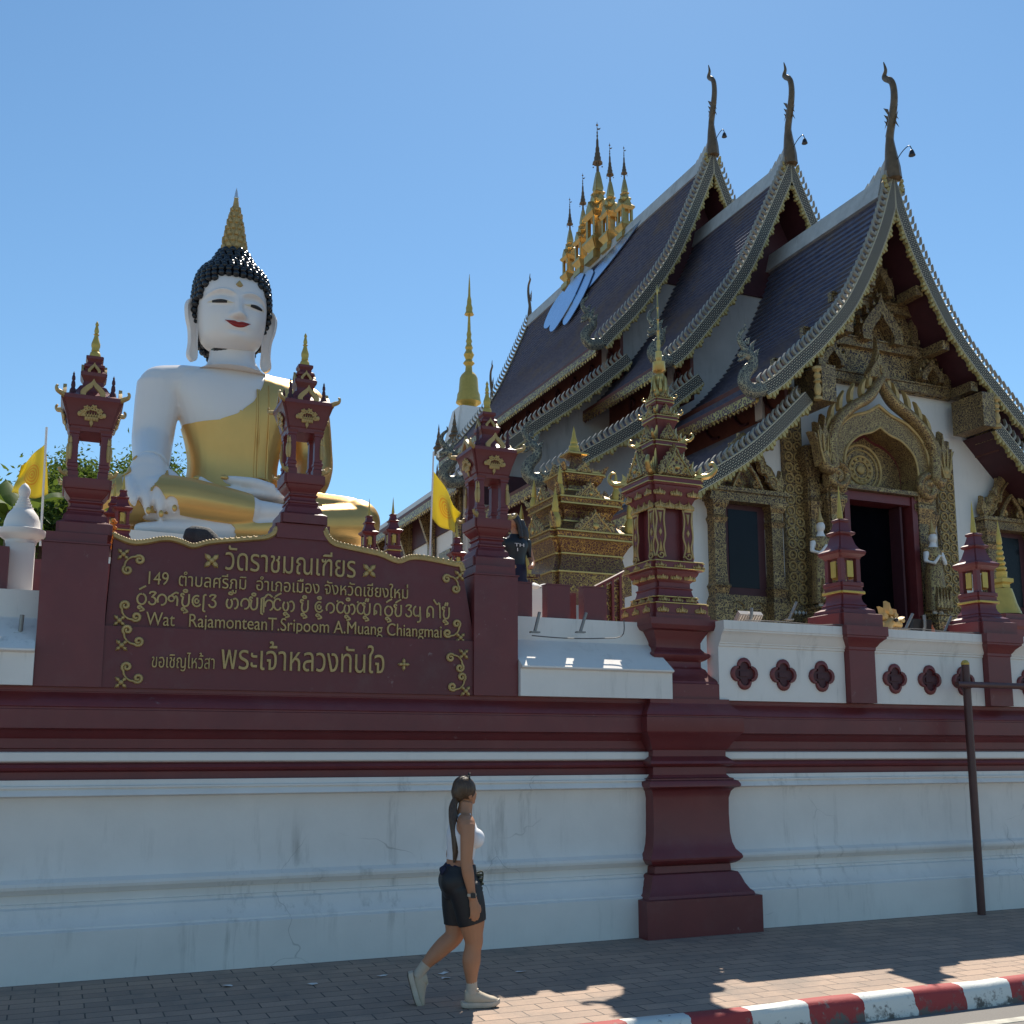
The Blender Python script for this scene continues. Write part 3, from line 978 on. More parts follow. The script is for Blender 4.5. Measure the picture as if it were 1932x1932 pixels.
# ============================================================= shrine tower on the pier
RD = redent(.13, 1)
T0 = 3.27
twr = empty("shrine_tower", (PCX, PCY, T0), "tall maroon shrine tower with gilt flames and a needle spire on the big pier", "shrine")
mb = MB()
mb.stack([(.355, .0), (.355, .05), (.337, .055), (.337, .16), (.30, .17), (.28, .185), (.262, .22), (.25, .235), (.262, .24), (.262, .255), (.235, .26), (.222, .30), (.215, .34), (.225, .35), (.225, .36), (.205, .37), (.205, .42), (.225, .44), (.24, .475), (.262, .50), (.275, .53), (.275, .545), (.315, .55), (.315, .64), (.29, .645), (.24, .66)], RD)
mb.obj("base", 'maroon', twr, 25)
for wd, z in ((.338, .162), (.263, .243), (.317, .553), (.317, .63)):
    mb = MB()
    mb.stack([(wd, z), (wd + .008, z + .003), (wd + .008, z + .012), (wd, z + .015)], RD)
    mb.obj("gilt_line", 'gold', twr, 0)
# chamber: core + four corner posts, niches between
mb = MB()
mb.stack([(.165, .66), (.165, 1.3)])
for a in (-1, 1):
    for b in (-1, 1):
        mb.stack([(.062, .66), (.062, 1.30)], None, (a * .165, b * .165))
mb.obj("chamber", 'maroon', twr, 0)
mb = MB()
mb.stack([(.235, 1.30), (.24, 1.33), (.25, 1.35), (.27, 1.40), (.29, 1.46), (.298, 1.485), (.298, 1.495), (.315, 1.50), (.325, 1.52), (.325, 1.59), (.31, 1.60), (.24, 1.62), (.19, 1.66), (.155, 1.72), (.15, 1.80), (.155, 1.86), (.175, 1.90), (.195, 1.96), (.205, 1.98), (.205, 2.04), (.19, 2.05), (.135, 2.07), (.11, 2.13), (.105, 2.20), (.12, 2.26), (.135, 2.29), (.145, 2.31), (.145, 2.36), (.13, 2.37), (.095, 2.39), (.085, 2.44), (.095, 2.50), (.105, 2.51), (.112, 2.53), (.112, 2.575), (.10, 2.58), (.07, 2.59)], RD)
mb.obj("tiered_roof", 'maroon', twr, 25)
for wd, z0, z1 in ((.327, 1.525, 1.585), (.206, 1.985, 2.035), (.146, 2.315, 2.355), (.113, 2.535, 2.57)):
    for q in (z0, z1):
        mb = MB()
        mb.stack([(wd - .002, q - .008), (wd + .007, q - .005), (wd + .007, q + .005), (wd - .002, q + .008)], RD)
        mb.obj("gilt_line", 'gold', twr, 0)

def on_faces(fn):
    """call fn(mb) for the four faces: local front is -y"""
    for k in range(4):
        yield k * pi / 2

def scrollwork(mb, wd, ht, y, n=3, depth=.012):
    """cluster of curls symmetrical about x=0, standing proud at y"""
    for sg in (1, -1):
        for i in range(n):
            u = (i + .5) / n
            r = ht * .30 * (1 - .25 * u)
            c = curl(sg * wd * (.14 + .82 * u) * .9, ht * (.36 - .12 * u), r, 1.25, pi / 2, 14, -sg)
            mb.tube([(x, y, z) for x, z in c], [r * .23 * (1 - .5 * k / 14) for k in range(15)], 5)
            f = flame(r * 1.1, ht * (.75 - .35 * u), sg * r * .5, 3)
            mb.relief([(x + sg * wd * (.1 + .8 * u), z) for x, z in f], y - depth, y + depth * .6, .3)
    mb.relief([(x, z) for x, z in ogee(wd * .22, ht, 4)], y - depth * 1.6, y + depth, .3)

for k in range(4):
    R4 = Matrix.Rotation(k * pi / 2, 4, 'Z')
    for (wd, ht, y, z, n) in ((.20, .40, -.30, 1.60, 5), (.10, .22, -.185, 2.05, 4), (.07, .15, -.13, 2.365, 3), (.055, .12, -.10, 2.58, 3)):
        plaque(twr, "gilt_gable", R4 @ Matrix.Translation((0, y, z)) @ Matrix.Rotation(-.10, 4, 'X'), wd, ht, 'carved_g', 'gold', .018 * ht / .3 + .006, n)
    # corner horns with a flame behind each
    for wd, z, ln in ((.325, 1.60, .24), (.205, 2.05, .13), (.145, 2.37, .09), (.112, 2.58, .07)):
        mb = MB()
        mb.M = Matrix.Rotation(k * pi / 2 + pi / 4, 4, 'Z')
        r = wd * 1.30
        ln *= 1.15
        pts = spline([(r - ln * .9, 0, z + ln * .05), (r - ln * .2, 0, z + ln * .10), (r + ln * .30, 0, z + ln * .12), (r + ln * .55, 0, z + ln * .36), (r + ln * .46, 0, z + ln * .62), (r + ln * .30, 0, z + ln * .58)], 4)
        mb.tube(pts, [ln * .17 * (1 - .75 * i / (len(pts) - 1)) for i in range(len(pts))], 6)
        for q, f in ((-.75, 1.25), (-.4, .8), (-.1, .55)):
            mb.relief([(x + r + ln * q, e + z) for x, e in flame(ln * .38, ln * f, ln * .12, 4)], -.012, .012, .3)
        mb.obj("gilt_horn", 'gold', twr, 40)
    # niche frames on the posts and gilt flowers on the mouldings
    for sx_ in (-1, 1):
        mb = MB()
        mb.M = R4 @ Matrix.Translation((sx_ * .165, -.228, .70))
        for sg in (1, -1):
            mb.tube(spline([(sg * .056, 0, .54), (sg * .042, -.004, .42), (sg * .058, 0, .24), (sg * .034, -.004, .12), (sg * .058, 0, .0)], 4), .010, 6)
        mb.prism([(-.05, .52), (.05, .52), (.04, .545), (-.04, .545)], -.012, .004)
        for p in ([(-.022, .50), (0, .36), (.022, .50)], [(0, .33), (-.02, .28), (0, .23), (.02, .28)], [(-.024, .06), (0, .20), (.024, .06)]):
            mb.relief(p, -.012, .004, .3)
        c = curl(.0, .02, .045, 1.1, pi, 12, 1)
        mb.tube([(x, -.01, z) for x, z in c], .010, 5)
        mb.obj("gilt_niche_frame", 'gold_dull', twr, 40)
    for z, wd, ht, y, xs in ((1.245, .06, .10, -.245, (-.17, -.06, .06, .17)), (1.385, .075, .085, -.288, (-.2, 0, .2)), (.065, .07, .085, -.342, (-.22, 0, .22)), (.195, .07, .07, -.268, (-.16, .0, .16)), (.445, .07, .08, -.245, (-.16, 0, .16)), (.57, .075, .055, -.32, (-.22, 0, .22))):
        for off in xs:
            mb = MB()
            mb.M = R4 @ Matrix.Translation((off, 0, z))
            scrollwork(mb, wd, ht, y, 2, .010)
            mb.obj("gilt_flower", 'gold_dull', twr, 40)
mb = MB()
mb.lathe([(.085, 2.585), (.075, 2.64), (.07, 2.70), (.06, 2.76), (.05, 2.80), (.045, 2.83), (.048, 2.845), (.05, 2.87), (.04, 2.90), (.034, 2.915), (.062, 2.93), (.07, 2.94), (.068, 3.03), (.07, 3.04), (.045, 3.045), (.028, 3.06), (.036, 3.09), (.038, 3.10), (.036, 3.16), (.038, 3.17), (.02, 3.175), (.018, 3.21), (.022, 3.24), (.023, 3.25), (.021, 3.30), (.023, 3.31), (.013, 3.32), (.012, 3.42), (.017, 3.43), (.011, 3.44), (.010, 3.56), (.016, 3.57), (.010, 3.58), (.009, 3.70), (.015, 3.715), (.009, 3.73), (.008, 3.86), (.008, 3.9), (.02, 3.93), (.012, 3.97), (.001, 4.01)], 14)
for k in range(8):
    a = k * pi / 4
    mb.at(0, 0, 2.585, a)
    mb.relief([(x, z) for x, z in flame(.06, .17, .0, 4)], -.10, -.07, .3)
    mb.at(0, 0, 2.66, a + .39)
    mb.relief([(x, z) for x, z in flame(.045, .22, .0, 4)], -.085, -.055, .3)
mb.obj("needle_spire", 'gold', twr, 40)

twr.scale = (1.08, 1.08, 1)

# ============================================================= open lantern shrines on the sign
def lantern_shrine():
    t = empty("lantern_shrine", (0, 0, 0), "", "shrine", "open lantern shrines on the sign wall")
    R1 = redent(.10, 1)
    mb = MB()
    mb.stack([(.262, 0), (.262, .09), (.25, .10), (.215, .115), (.20, .17), (.17, .20), (.165, .215), (.175, .22), (.175, .235), (.15, .25), (.145, .265), (.145, .28), (.165, .295), (.165, .305), (.15, .315), (.155, .33), (.185, .36), (.205, .385), (.21, .40), (.225, .405), (.23, .42), (.23, .50)], R1)
    mb.obj("stepped_base", 'maroon', t, 25)
    for a in (-1, 1):
        for b in (-1, 1):
            mb = MB()
            mb.stack([(.058, .50), (.058, .56), (.045, .57), (.045, .60), (.052, .605), (.052, .63), (.043, .64), (.041, .90), (.05, .905), (.05, .925), (.06, .95)], None, (a * .148, b * .148))
            mb.obj("post", 'maroon', t, 0)
    mb = MB()
    mb.stack([(.20, .93), (.205, .97), (.215, .98), (.235, 1.06), (.262, 1.13), (.285, 1.19), (.295, 1.20), (.295, 1.235), (.26, 1.25), (.20, 1.28), (.15, 1.33), (.125, 1.37), (.10, 1.38), (.095, 1.42), (.105, 1.44), (.125, 1.47), (.128, 1.50), (.11, 1.515), (.09, 1.53), (.085, 1.55), (.10, 1.56), (.10, 1.585), (.075, 1.60), (.065, 1.62), (.07, 1.63), (.085, 1.645), (.085, 1.67), (.05, 1.68)], R1)
    mb.obj("tiered_roof", 'maroon', t, 25)
    mb = MB()
    mb.lathe([(.055, 1.68), (.056, 1.70), (.048, 1.725), (.034, 1.735), (.04, 1.74), (.04, 1.75), (.036, 1.76), (.044, 1.785), (.044, 1.81), (.03, 1.85), (.02, 1.885), (.02, 1.892), (.03, 1.90), (.02, 1.905), (.018, 1.91), (.024, 1.93), (.022, 1.945), (.012, 1.985), (.017, 1.99), (.018, 2.0), (.008, 2.02), (.001, 2.032)], 14)
    mb.obj("spire", 'gold_y', t, 40)
    for a in (-1, 1):
        for b in (-1, 1):
            mb = MB()
            mb.at(a * .19, b * .19, 1.27)
            mb.lathe([(.035, 0), (.03, .03), (.018, .05), (.022, .07), (.018, .10), (.012, .115), (.018, .125), (.016, .15), (.008, .17), (.012, .175), (.001, .20)], 10)
            mb.obj("corner_finial", 'maroon_dk', t, 40)
            m2 = MB()
            m2.at(a * .30, b * .30, 1.22, math.atan2(b, a))
            pts = spline([(-.07, 0, .0), (.0, 0, .012), (.045, 0, .02), (.06, 0, .05), (.04, 0, .065)], 3)
            m2.tube(pts, [.024, .026, .026, .026, .024, .022, .02, .018, .016, .014, .014, .012, .01][:len(pts)], 6)
            m2.obj("gilt_corner_curl", 'gold_dull', t, 40)
            m3 = MB()
            m3.at(a * .225, b * .225, .50, math.atan2(b, a))
            m3.tube(spline([(-.05, 0, .01), (.0, 0, .025), (.04, 0, .035), (.065, 0, .07)], 3), .016, 6)
            m3.ball((-.02, 0, .04), .028, 7)
            m3.obj("gilt_bracket", 'gold_dull', t, 40)
    for k in range(4):
        mb = MB()
        R4 = Matrix.Rotation(k * pi / 2, 4, 'Z')
        mb.M = R4 @ Matrix.Translation((0, 0, 1.235))
        # little gable with an opening
        o1, o2 = ogee(.115, .165, 4), [(x * .55, z * .62) for x, z in ogee(.115, .165, 4)]
        for a, b, c, e in zip(o1, o1[1:], o2, o2[1:]):
            mb.relief([a, b, e, c], -.285, -.25, .05)
        mb.M = R4 @ Matrix.Translation((0, 0, 1.50))
        o1, o2 = ogee(.06, .10, 4), [(x * .55, z * .62) for x, z in ogee(.06, .10, 4)]
        for a, b, c, e in zip(o1, o1[1:], o2, o2[1:]):
            mb.relief([a, b, e, c], -.125, -.10, .05)
        mb.obj("gilt_gable", 'gold_dull', t, 30)
        mb = MB()
        # pierced fan hung under the eave, leaning outwards
        mb.M = R4 @ Matrix.Translation((0, -.232, 1.0)) @ Matrix.Rotation(.28, 4, 'X')
        for i in range(9):
            a = pi * (i / 8)
            c_ = (.085 * math.cos(a), .075 + .06 * math.sin(a))
            cc = curl(c_[0], c_[1], .026, 1.2, a, 8, 1 if i % 2 else -1)
            mb.tube([(x, -.008, z) for x, z in cc], .009, 5)
        for i in range(5):
            mb.relief([(x + (-.05 + .025 * i), z + .02) for x, z in flame(.03, .09, 0, 3)], -.012, .004, .3)
        mb.prism([(-.11, .055), (.11, .055), (.09, .075), (-.09, .075)], -.012, .0)
        for sg in (-1, 1):
            mb.ball((sg * .115, -.005, .075), (.022, .014, .024), 7)
        mb.relief([(-.02, .0), (0, -.04), (.02, .0), (.012, .03), (-.012, .03)], -.01, .004, .3)
        mb.obj("gilt_fan", 'gold_dull', t, 40)
        for sg in (-1, 1):
            mb = MB()
            mb.M = R4
            mb.ball((sg * .178, -.195, .83), (.016, .014, .02), 7)
            mb.tube([(sg * .178, -.195, .81), (sg * .178, -.197, .77), (sg * .178, -.195, .70), (sg * .178, -.193, .665)], [(.014, .014), (.024, .018), (.022, .016), (.010, .01)], 7)
            mb.relief([(sg * .178 + x, .84 + z) for x, z in flame(.02, .05, 0, 3)], -.205, -.19, .3)
            mb.obj("gilt_figure", 'gold_dull', t, 40)
    return t
L0 = lantern_shrine()
lant = [((.135, 10.08, 3.725), 1.0, "open maroon lantern shrine on the left end of the sign, banana leaves behind"), ((2.045, 10.03, 3.965), .965, "open maroon lantern shrine on the raised middle of the sign before the white statue"), ((4.0, 10.10, 3.695), 1.0, "open maroon lantern shrine on the right end of the sign beside the yellow flag")]
for i, (p, s, lb) in enumerate(lant):
    o = L0 if i == 0 else copy_tree(L0)
    o.location = p
    o.scale = (s * .88, s * .88, s)
    o["label"] = lb
# block that carries the middle one
mb = MB()
mb.box(-.25, .25, -.02, .44, 0, .14)
b_ = mb.obj("middle_block", 'maroon', sign, 0)
b_.location = (.045, .0, 1.43)

# ============================================================= small lanterns
def small_lantern():
    t = empty("small_lantern", (0, 0, 0), "", "lantern", "small maroon lanterns with gold spires")
    R1 = redent(.12, 1)
    mb = MB()
    mb.stack([(.43, 0), (.43, .15), (.36, .165), (.35, .21), (.27, .24), (.25, .27), (.26, .275), (.22, .32), (.205, .36), (.205, .40), (.24, .42), (.24, .455), (.22, .46), (.22, .50), (.235, .51), (.235, .55), (.20, .56)], R1)
    mb.obj("stepped_base", 'maroon', t, 25)
    mb = MB()
    mb.stack([(.244, .415), (.25, .42), (.25, .44), (.244, .445)], R1)
    mb.obj("gilt_band", 'gold_y', t, 0)
    for a in (-1, 1):
        for b in (-1, 1):
            mb = MB()
            mb.stack([(.045, .56), (.04, .58), (.04, .84), (.05, .86)], None, (a * .155, b * .155))
            mb.obj("post", 'maroon', t, 0)
    for k in range(4):
        mb = MB()
        mb.M = Matrix.Rotation(k * pi / 2, 4, 'Z')
        mb.box(-.06, .06, -.185, -.165, .62, .82)
        mb.obj("gilt_panel", 'gold_y', t, 0)
    mb = MB()
    mb.lathe([(.05, .57), (.06, .6), (.035, .7), (.045, .74), (.02, .8), (.001, .83)], 10)
    mb.obj("figure", 'gold_dull', t, 40)
    mb = MB()
    mb.stack([(.20, .85), (.22, .87), (.27, .90), (.285, .93), (.28, .94), (.21, .97), (.165, 1.03), (.13, 1.12), (.125, 1.14), (.165, 1.16), (.17, 1.18), (.125, 1.20), (.10, 1.26), (.085, 1.31), (.105, 1.325), (.105, 1.345), (.06, 1.36)], R1)
    mb.obj("tiered_roof", 'maroon', t, 25)
    mb = MB()
    mb.lathe([(.045, 1.36), (.05, 1.38), (.048, 1.42), (.036, 1.50), (.024, 1.60), (.014, 1.70), (.001, 1.80)], 12)
    mb.obj("spire", 'gold_y', t, 40)
    return t
S0 = small_lantern()
sls = [((8.5, 9.98, 3.27), .97, "small maroon lantern with gold spire on the post left of the temple doorway"), ((10.62, 9.98, 3.27), .97, "small maroon lantern with gold spire on the post beside the gold bell stupa"),
       ((12.74, 9.98, 3.27), .97, "small maroon lantern on the post past the right picture edge")]
for (px, pt, pb, Y, lb) in ((235, 892, 1040, 12.4, "small lantern before the statue's hand, the right one of the pair"), (218, 905, 1045, 12.8, "small lantern before the statue's knee, left one of the pair"), (697, 943, 1060, 12.4, "small lantern before the statue's other knee, left one of the pair"), (742, 940, 1065, 12.4, "small lantern before the temple eave, right one of the pair"), (862, 985, 1085, 12.6, "small lantern half hidden by the yellow flag")):
    a, b = at(px, pt, Y), at(px, pb, Y)
    s = .50
    sls.append(((a.x, a.y, a.z - 1.76 * s), s, lb))
for i, (p, s, lb) in enumerate(sls[:2] + sls[3:]):
    o = S0 if i == 0 else copy_tree(S0)
    o.location = p
    o.scale = (s * .76, s * .76, s)
    o["label"] = lb
# low wall the inner lanterns stand on
lo = min(p[0][2] for p in sls[3:])
t = empty("inner_wall", (2.5, 12.6, 2.3), "low maroon inner wall behind the sign carrying small lanterns", "wall")
mb = MB()
mb.box(-3.5, 3.6, -.35, .4, 0, lo - 2.3)
mb.obj("wall_body", 'maroon', t, 0)
# ============================================================= the temple hall
TX, TY = 18.3, 20.0
hall = empty("temple_hall", (TX, TY, 2.3), "large temple hall with three stepped dark tiled roofs and gilded gable doorway", "temple")
HZ = 2.3
def F(px, py, Y=20.0):
    p = at(px, py, Y)
    return p.x - TX, p.z - HZ
SECT = [
 dict(yg=18.9, yb=24.0, up=[(0, 16.0), (.62, 14.3), (1.6, 12.5), (2.5, 11.45), (3.2, 10.8), (3.8, 10.25), (4.2, 9.98)], lo=[(3.0, 9.95), (4.55, 8.55), (6.2, 7.5), (6.6, 7.28)]),
 dict(yg=22.8, yb=28.0, up=[(0, 18.5), (1.12, 16.2), (1.88, 14.8), (2.8, 13.55), (3.75, 12.4), (4.2, 12.0)], lo=[(3.3, 11.65), (5.2, 10.15), (6.75, 9.15), (7.75, 8.5)]),
 dict(yg=26.6, yb=41.0, up=[(0, 20.85), (1.05, 18.4), (1.85, 16.8), (3.0, 15.2), (3.9, 14.2), (4.2, 13.85)], lo=[(3.3, 13.55), (4.8, 12.25), (6.5, 10.95), (8.55, 9.25)]),
]
def even(p, step):
    q = spline(p, 14)
    L = [0]
    for a, b in zip(q, q[1:]): L.append(L[-1] + math.hypot(b[0] - a[0], b[1] - a[1]))
    n = max(2, int(L[-1] / step))
    out, k = [], 0
    for i in range(n + 1):
        t = L[-1] * i / n
        while k < len(L) - 2 and L[k + 1] < t: k += 1
        u = (t - L[k]) / max(1e-9, L[k + 1] - L[k])
        out.append((q[k][0] + (q[k + 1][0] - q[k][0]) * u, q[k][1] + (q[k + 1][1] - q[k][1]) * u))
    return out
def normals(q):
    out = []
    for i in range(len(q)):
        a, b = q[max(i - 1, 0)], q[min(i + 1, len(q) - 1)]
        dx, dz = b[0] - a[0], b[1] - a[1]
        l = math.hypot(dx, dz)
        out.append((-dz / l, dx / l) if dx >= 0 else (dz / l, -dx / l))
    return out
def tiles(name, prof, y0, y1, sides=(-1, 1), step=.19, drop=.10):
    for s in sides:
        q = even(prof, step)
        nn = normals(q)
        mb = MB()
        rows = []
        for i in range(len(q) - 1):
            for (x, z), (nx, nz), h in ((q[i], nn[i], .0), (q[i + 1], nn[i + 1], .065)):
                rows.append([(s * (x + nx * (h - drop)), y, z + nz * (h - drop) - HZ) for y in ((y0 - TY, y1 - TY) if s > 0 else (y1 - TY, y0 - TY))])
        rows2 = [[(x - s * .0, y, z - .0) for x, y, z in r] for r in rows]
        mb.grid(rows)
        o = mb.obj(name, 'tile', hall, 20)
        mb = MB()
        mb.grid([[(s * max(.02, x - nx * .26), y, z - nz * .26 - HZ) for y in ((y1 - TY, y0 - TY) if s > 0 else (y0 - TY, y1 - TY))] for (x, z), (nx, nz) in zip(q[::3] + [q[-1]], nn[::3] + [nn[-1]])])
        mb.obj("soffit", 'maroon_dk', o, 30)
def barge(prof, yg, s, w=.30, th=.14, naga=True, name="barge_board", crest_h=.22, front=-1):
    q = even(prof, .12)
    nn = normals(q)
    mb = MB()
    L = 0
    pr = None
    for i in range(len(q) - 1):
        d = math.hypot(q[i + 1][0] - q[i][0], q[i + 1][1] - q[i][1])
        u0, u1 = L * .5 / w, (L + d) * .5 / w
        L += d
        c = []
        for (x, z), (nx, nz) in ((q[i], nn[i]), (q[i + 1], nn[i + 1])):
            for k, y in ((0, yg), (1, yg), (1, yg + th), (0, yg + th)):
                c.append((s * max(x - nx * w * k, .003), y - TY, z - nz * w * k - HZ))
        fs = [(0, 4, 5, 1), (1, 5, 6, 2), (2, 6, 7, 3), (3, 7, 4, 0)]
        if s > 0: fs = [f[::-1] for f in fs]
        us = []
        for f in fs:
            us.append([((u0 if k < 4 else u1), (.5 if k % 4 in (0, 3) else 0)) for k in f])
        mb.add(c, fs, us)
    b = mb.obj(name, 'scale', hall, 30)
    # hooked crest along the top edge
    mb = MB()
    qc = even(prof, .185)
    nc = normals(qc)
    for i in range(1, len(qc)):
        (x, z), (nx, nz) = qc[i], nc[i]
        tx, tz = (qc[i - 1][0] - x), (qc[i - 1][1] - z)
        l = math.hypot(tx, tz)
        tx, tz = tx / l, tz / l
        pl = spline([(-.045, -.02), (-.075, .30), (-.02, .72), (.32, 1.0)], 3) + spline([(.32, 1.0), (.10, .72), (.055, .42), (.06, -.02)], 3)[1:]
        pts = [(s * (x + (nx * h * crest_h) + tx * u * .9), z + nz * h * crest_h + tz * u * .9 - HZ) for u, h in [(a * .55, c_) for a, c_ in pl]]
        mb.prism(pts, yg - TY + .02, yg - TY + .10)
    mb.obj("crest", 'crest', b, 0)
    # leaf drops under the lower edge
    mb = MB()
    qd = even(prof, .42)
    nd = normals(qd)
    for i in range(1, len(qd)):
        (x, z), (nx, nz) = qd[i], nd[i]
        (x2, z2) = qd[i - 1]
        ex, ez = x2 - x, z2 - z
        for (u, h0, h1) in ((0, .0, .10), (.25, .0, .16), (.5, .0, .12), (.75, .0, .06)):
            bx, bz = x + ex * u - nx * w, z + ez * u - nz * w
            cx, cz = x + ex * (u + .26) - nx * w, z + ez * (u + .26) - nz * w
            mx, mz = (bx * .6 + cx * .4) - nx * h1, (bz * .6 + cz * .4) - nz * h1
            mb.relief([(s * (bx + nx * .02), bz + nz * .02 - HZ), (s * (bx - nx * h1 * .7), bz - nz * h1 * .7 - HZ), (s * mx, mz - HZ), (s * (cx - nx * h1 * .35), cz - nz * h1 * .35 - HZ), (s * (cx + nx * .02), cz + nz * .02 - HZ)], yg - TY + .01, yg - TY + .09, .2)
    mb.obj("leaf_trim", 'trim', b, 0)
    if naga:
        ex, ez = q[-1]
        naga_finial(b, ex, ez - w * .45 - HZ, yg - TY + .07, s)
    return b
def naga_finial(parent, x, z, y, s, k=1.0):
    """serpent rearing up at the foot of a barge board"""
    mb = MB()
    P = spline([(.12, .06), (-.02, 0), (-.30, -.03), (-.44, .16), (-.34, .38), (-.18, .56), (-.20, .74), (-.36, .80), (-.56, .72)], 4)
    Rr = spline([(.16,), (.17,), (.18,), (.17,), (.15,), (.135,), (.14,), (.12,), (.05,)], 4)
    mb.tube([(s * (x - u * k), y, z + v * k) for u, v in P], [(r[0] * k, r[0] * k * .55) for r in Rr], 10)
    P2 = spline([(-.36, .74), (-.50, .64), (-.58, .60)], 3)
    mb.tube([(s * (x - u * k), y, z + v * k) for u, v in P2], [.06 * k, .05 * k, .05 * k, .045 * k, .035 * k, .03 * k, .015 * k], 7)
    C = spline([(-.24, .82), (-.42, .96), (-.52, 1.14), (-.46, 1.30), (-.34, 1.42), (-.36, 1.52)], 4)
    n = len(C)
    mb.tube([(s * (x - u * k), y, z + v * k) for u, v in C], [(.10 * k * (1 - i / n) + .008, .05 * k * (1 - i / n) + .008) for i in range(n)], 7)
    for u, v, h, ln in ((-.12, .62, .2, .10), (-.10, .76, .22, .12), (-.20, .90, .26, .12), (-.32, 1.02, .2, .1), (-.22, .48, .14, .08), (-.48, .62, .12, -.05)):
        mb.prism([(s * (x - (u + a) * k), z + (v + c) * k) for a, c in flame(.10, h, ln, 3)], y - .02, y + .02)
    mb.obj("naga_finial", 'scale' if False else 'naga', parent, 50)
M['naga'] = filigree("scaled_serpent_paint", (.36, .32, .22), (.06, .06, .06), 14.0, 13, -.2, metal=.4, bd=.012)

def chofa(parent, y, z, k=1.0, flip=1):
    mb = MB()
    pts = spline([(.0, -.35), (0, .0), (-.015, .56), (.045, .93), (.115, 1.4), (.09, 1.77), (-.045, 2.0), (-.015, 2.15), (-.045, 2.36)], 5)
    n = len(pts)
    tab = [(0, .17), (.1, .15), (.25, .075), (.4, .075), (.55, .062), (.75, .05), (.88, .03), (1, .008)]
    mb.tube([(0, y - 1.5 * a * k * flip, z + b * k) for a, b in pts], [(lerp_tab(tab, i / (n - 1)) * k * 1.2, lerp_tab(tab, i / (n - 1)) * k) for i in range(n)], 8, up=(0, 1, 0))
    for b, h, ln in ((.80, .30, -.10), (.95, .28, -.12), (1.12, .26, -.08), (.9, -.25, .10), (1.05, -.22, .1)):
        u = -.045 * 1.5
        for yy, sg in ((-.07, -1), (.07, 1)):
            mb.add([(-.03, y + u + yy * k * flip, z + b * k), (.03, y + u + yy * k * flip, z + b * k), (0, y + u + (yy + sg * .14) * k * flip, z + (b + h * .9) * k), (0, y + u + yy * k * flip, z + (b + .13) * k)], [(0, 1, 2), (1, 3, 2), (3, 0, 2), (0, 3, 1)])
    o = mb.obj("ridge_finial", 'finial', parent, 50)
    return o

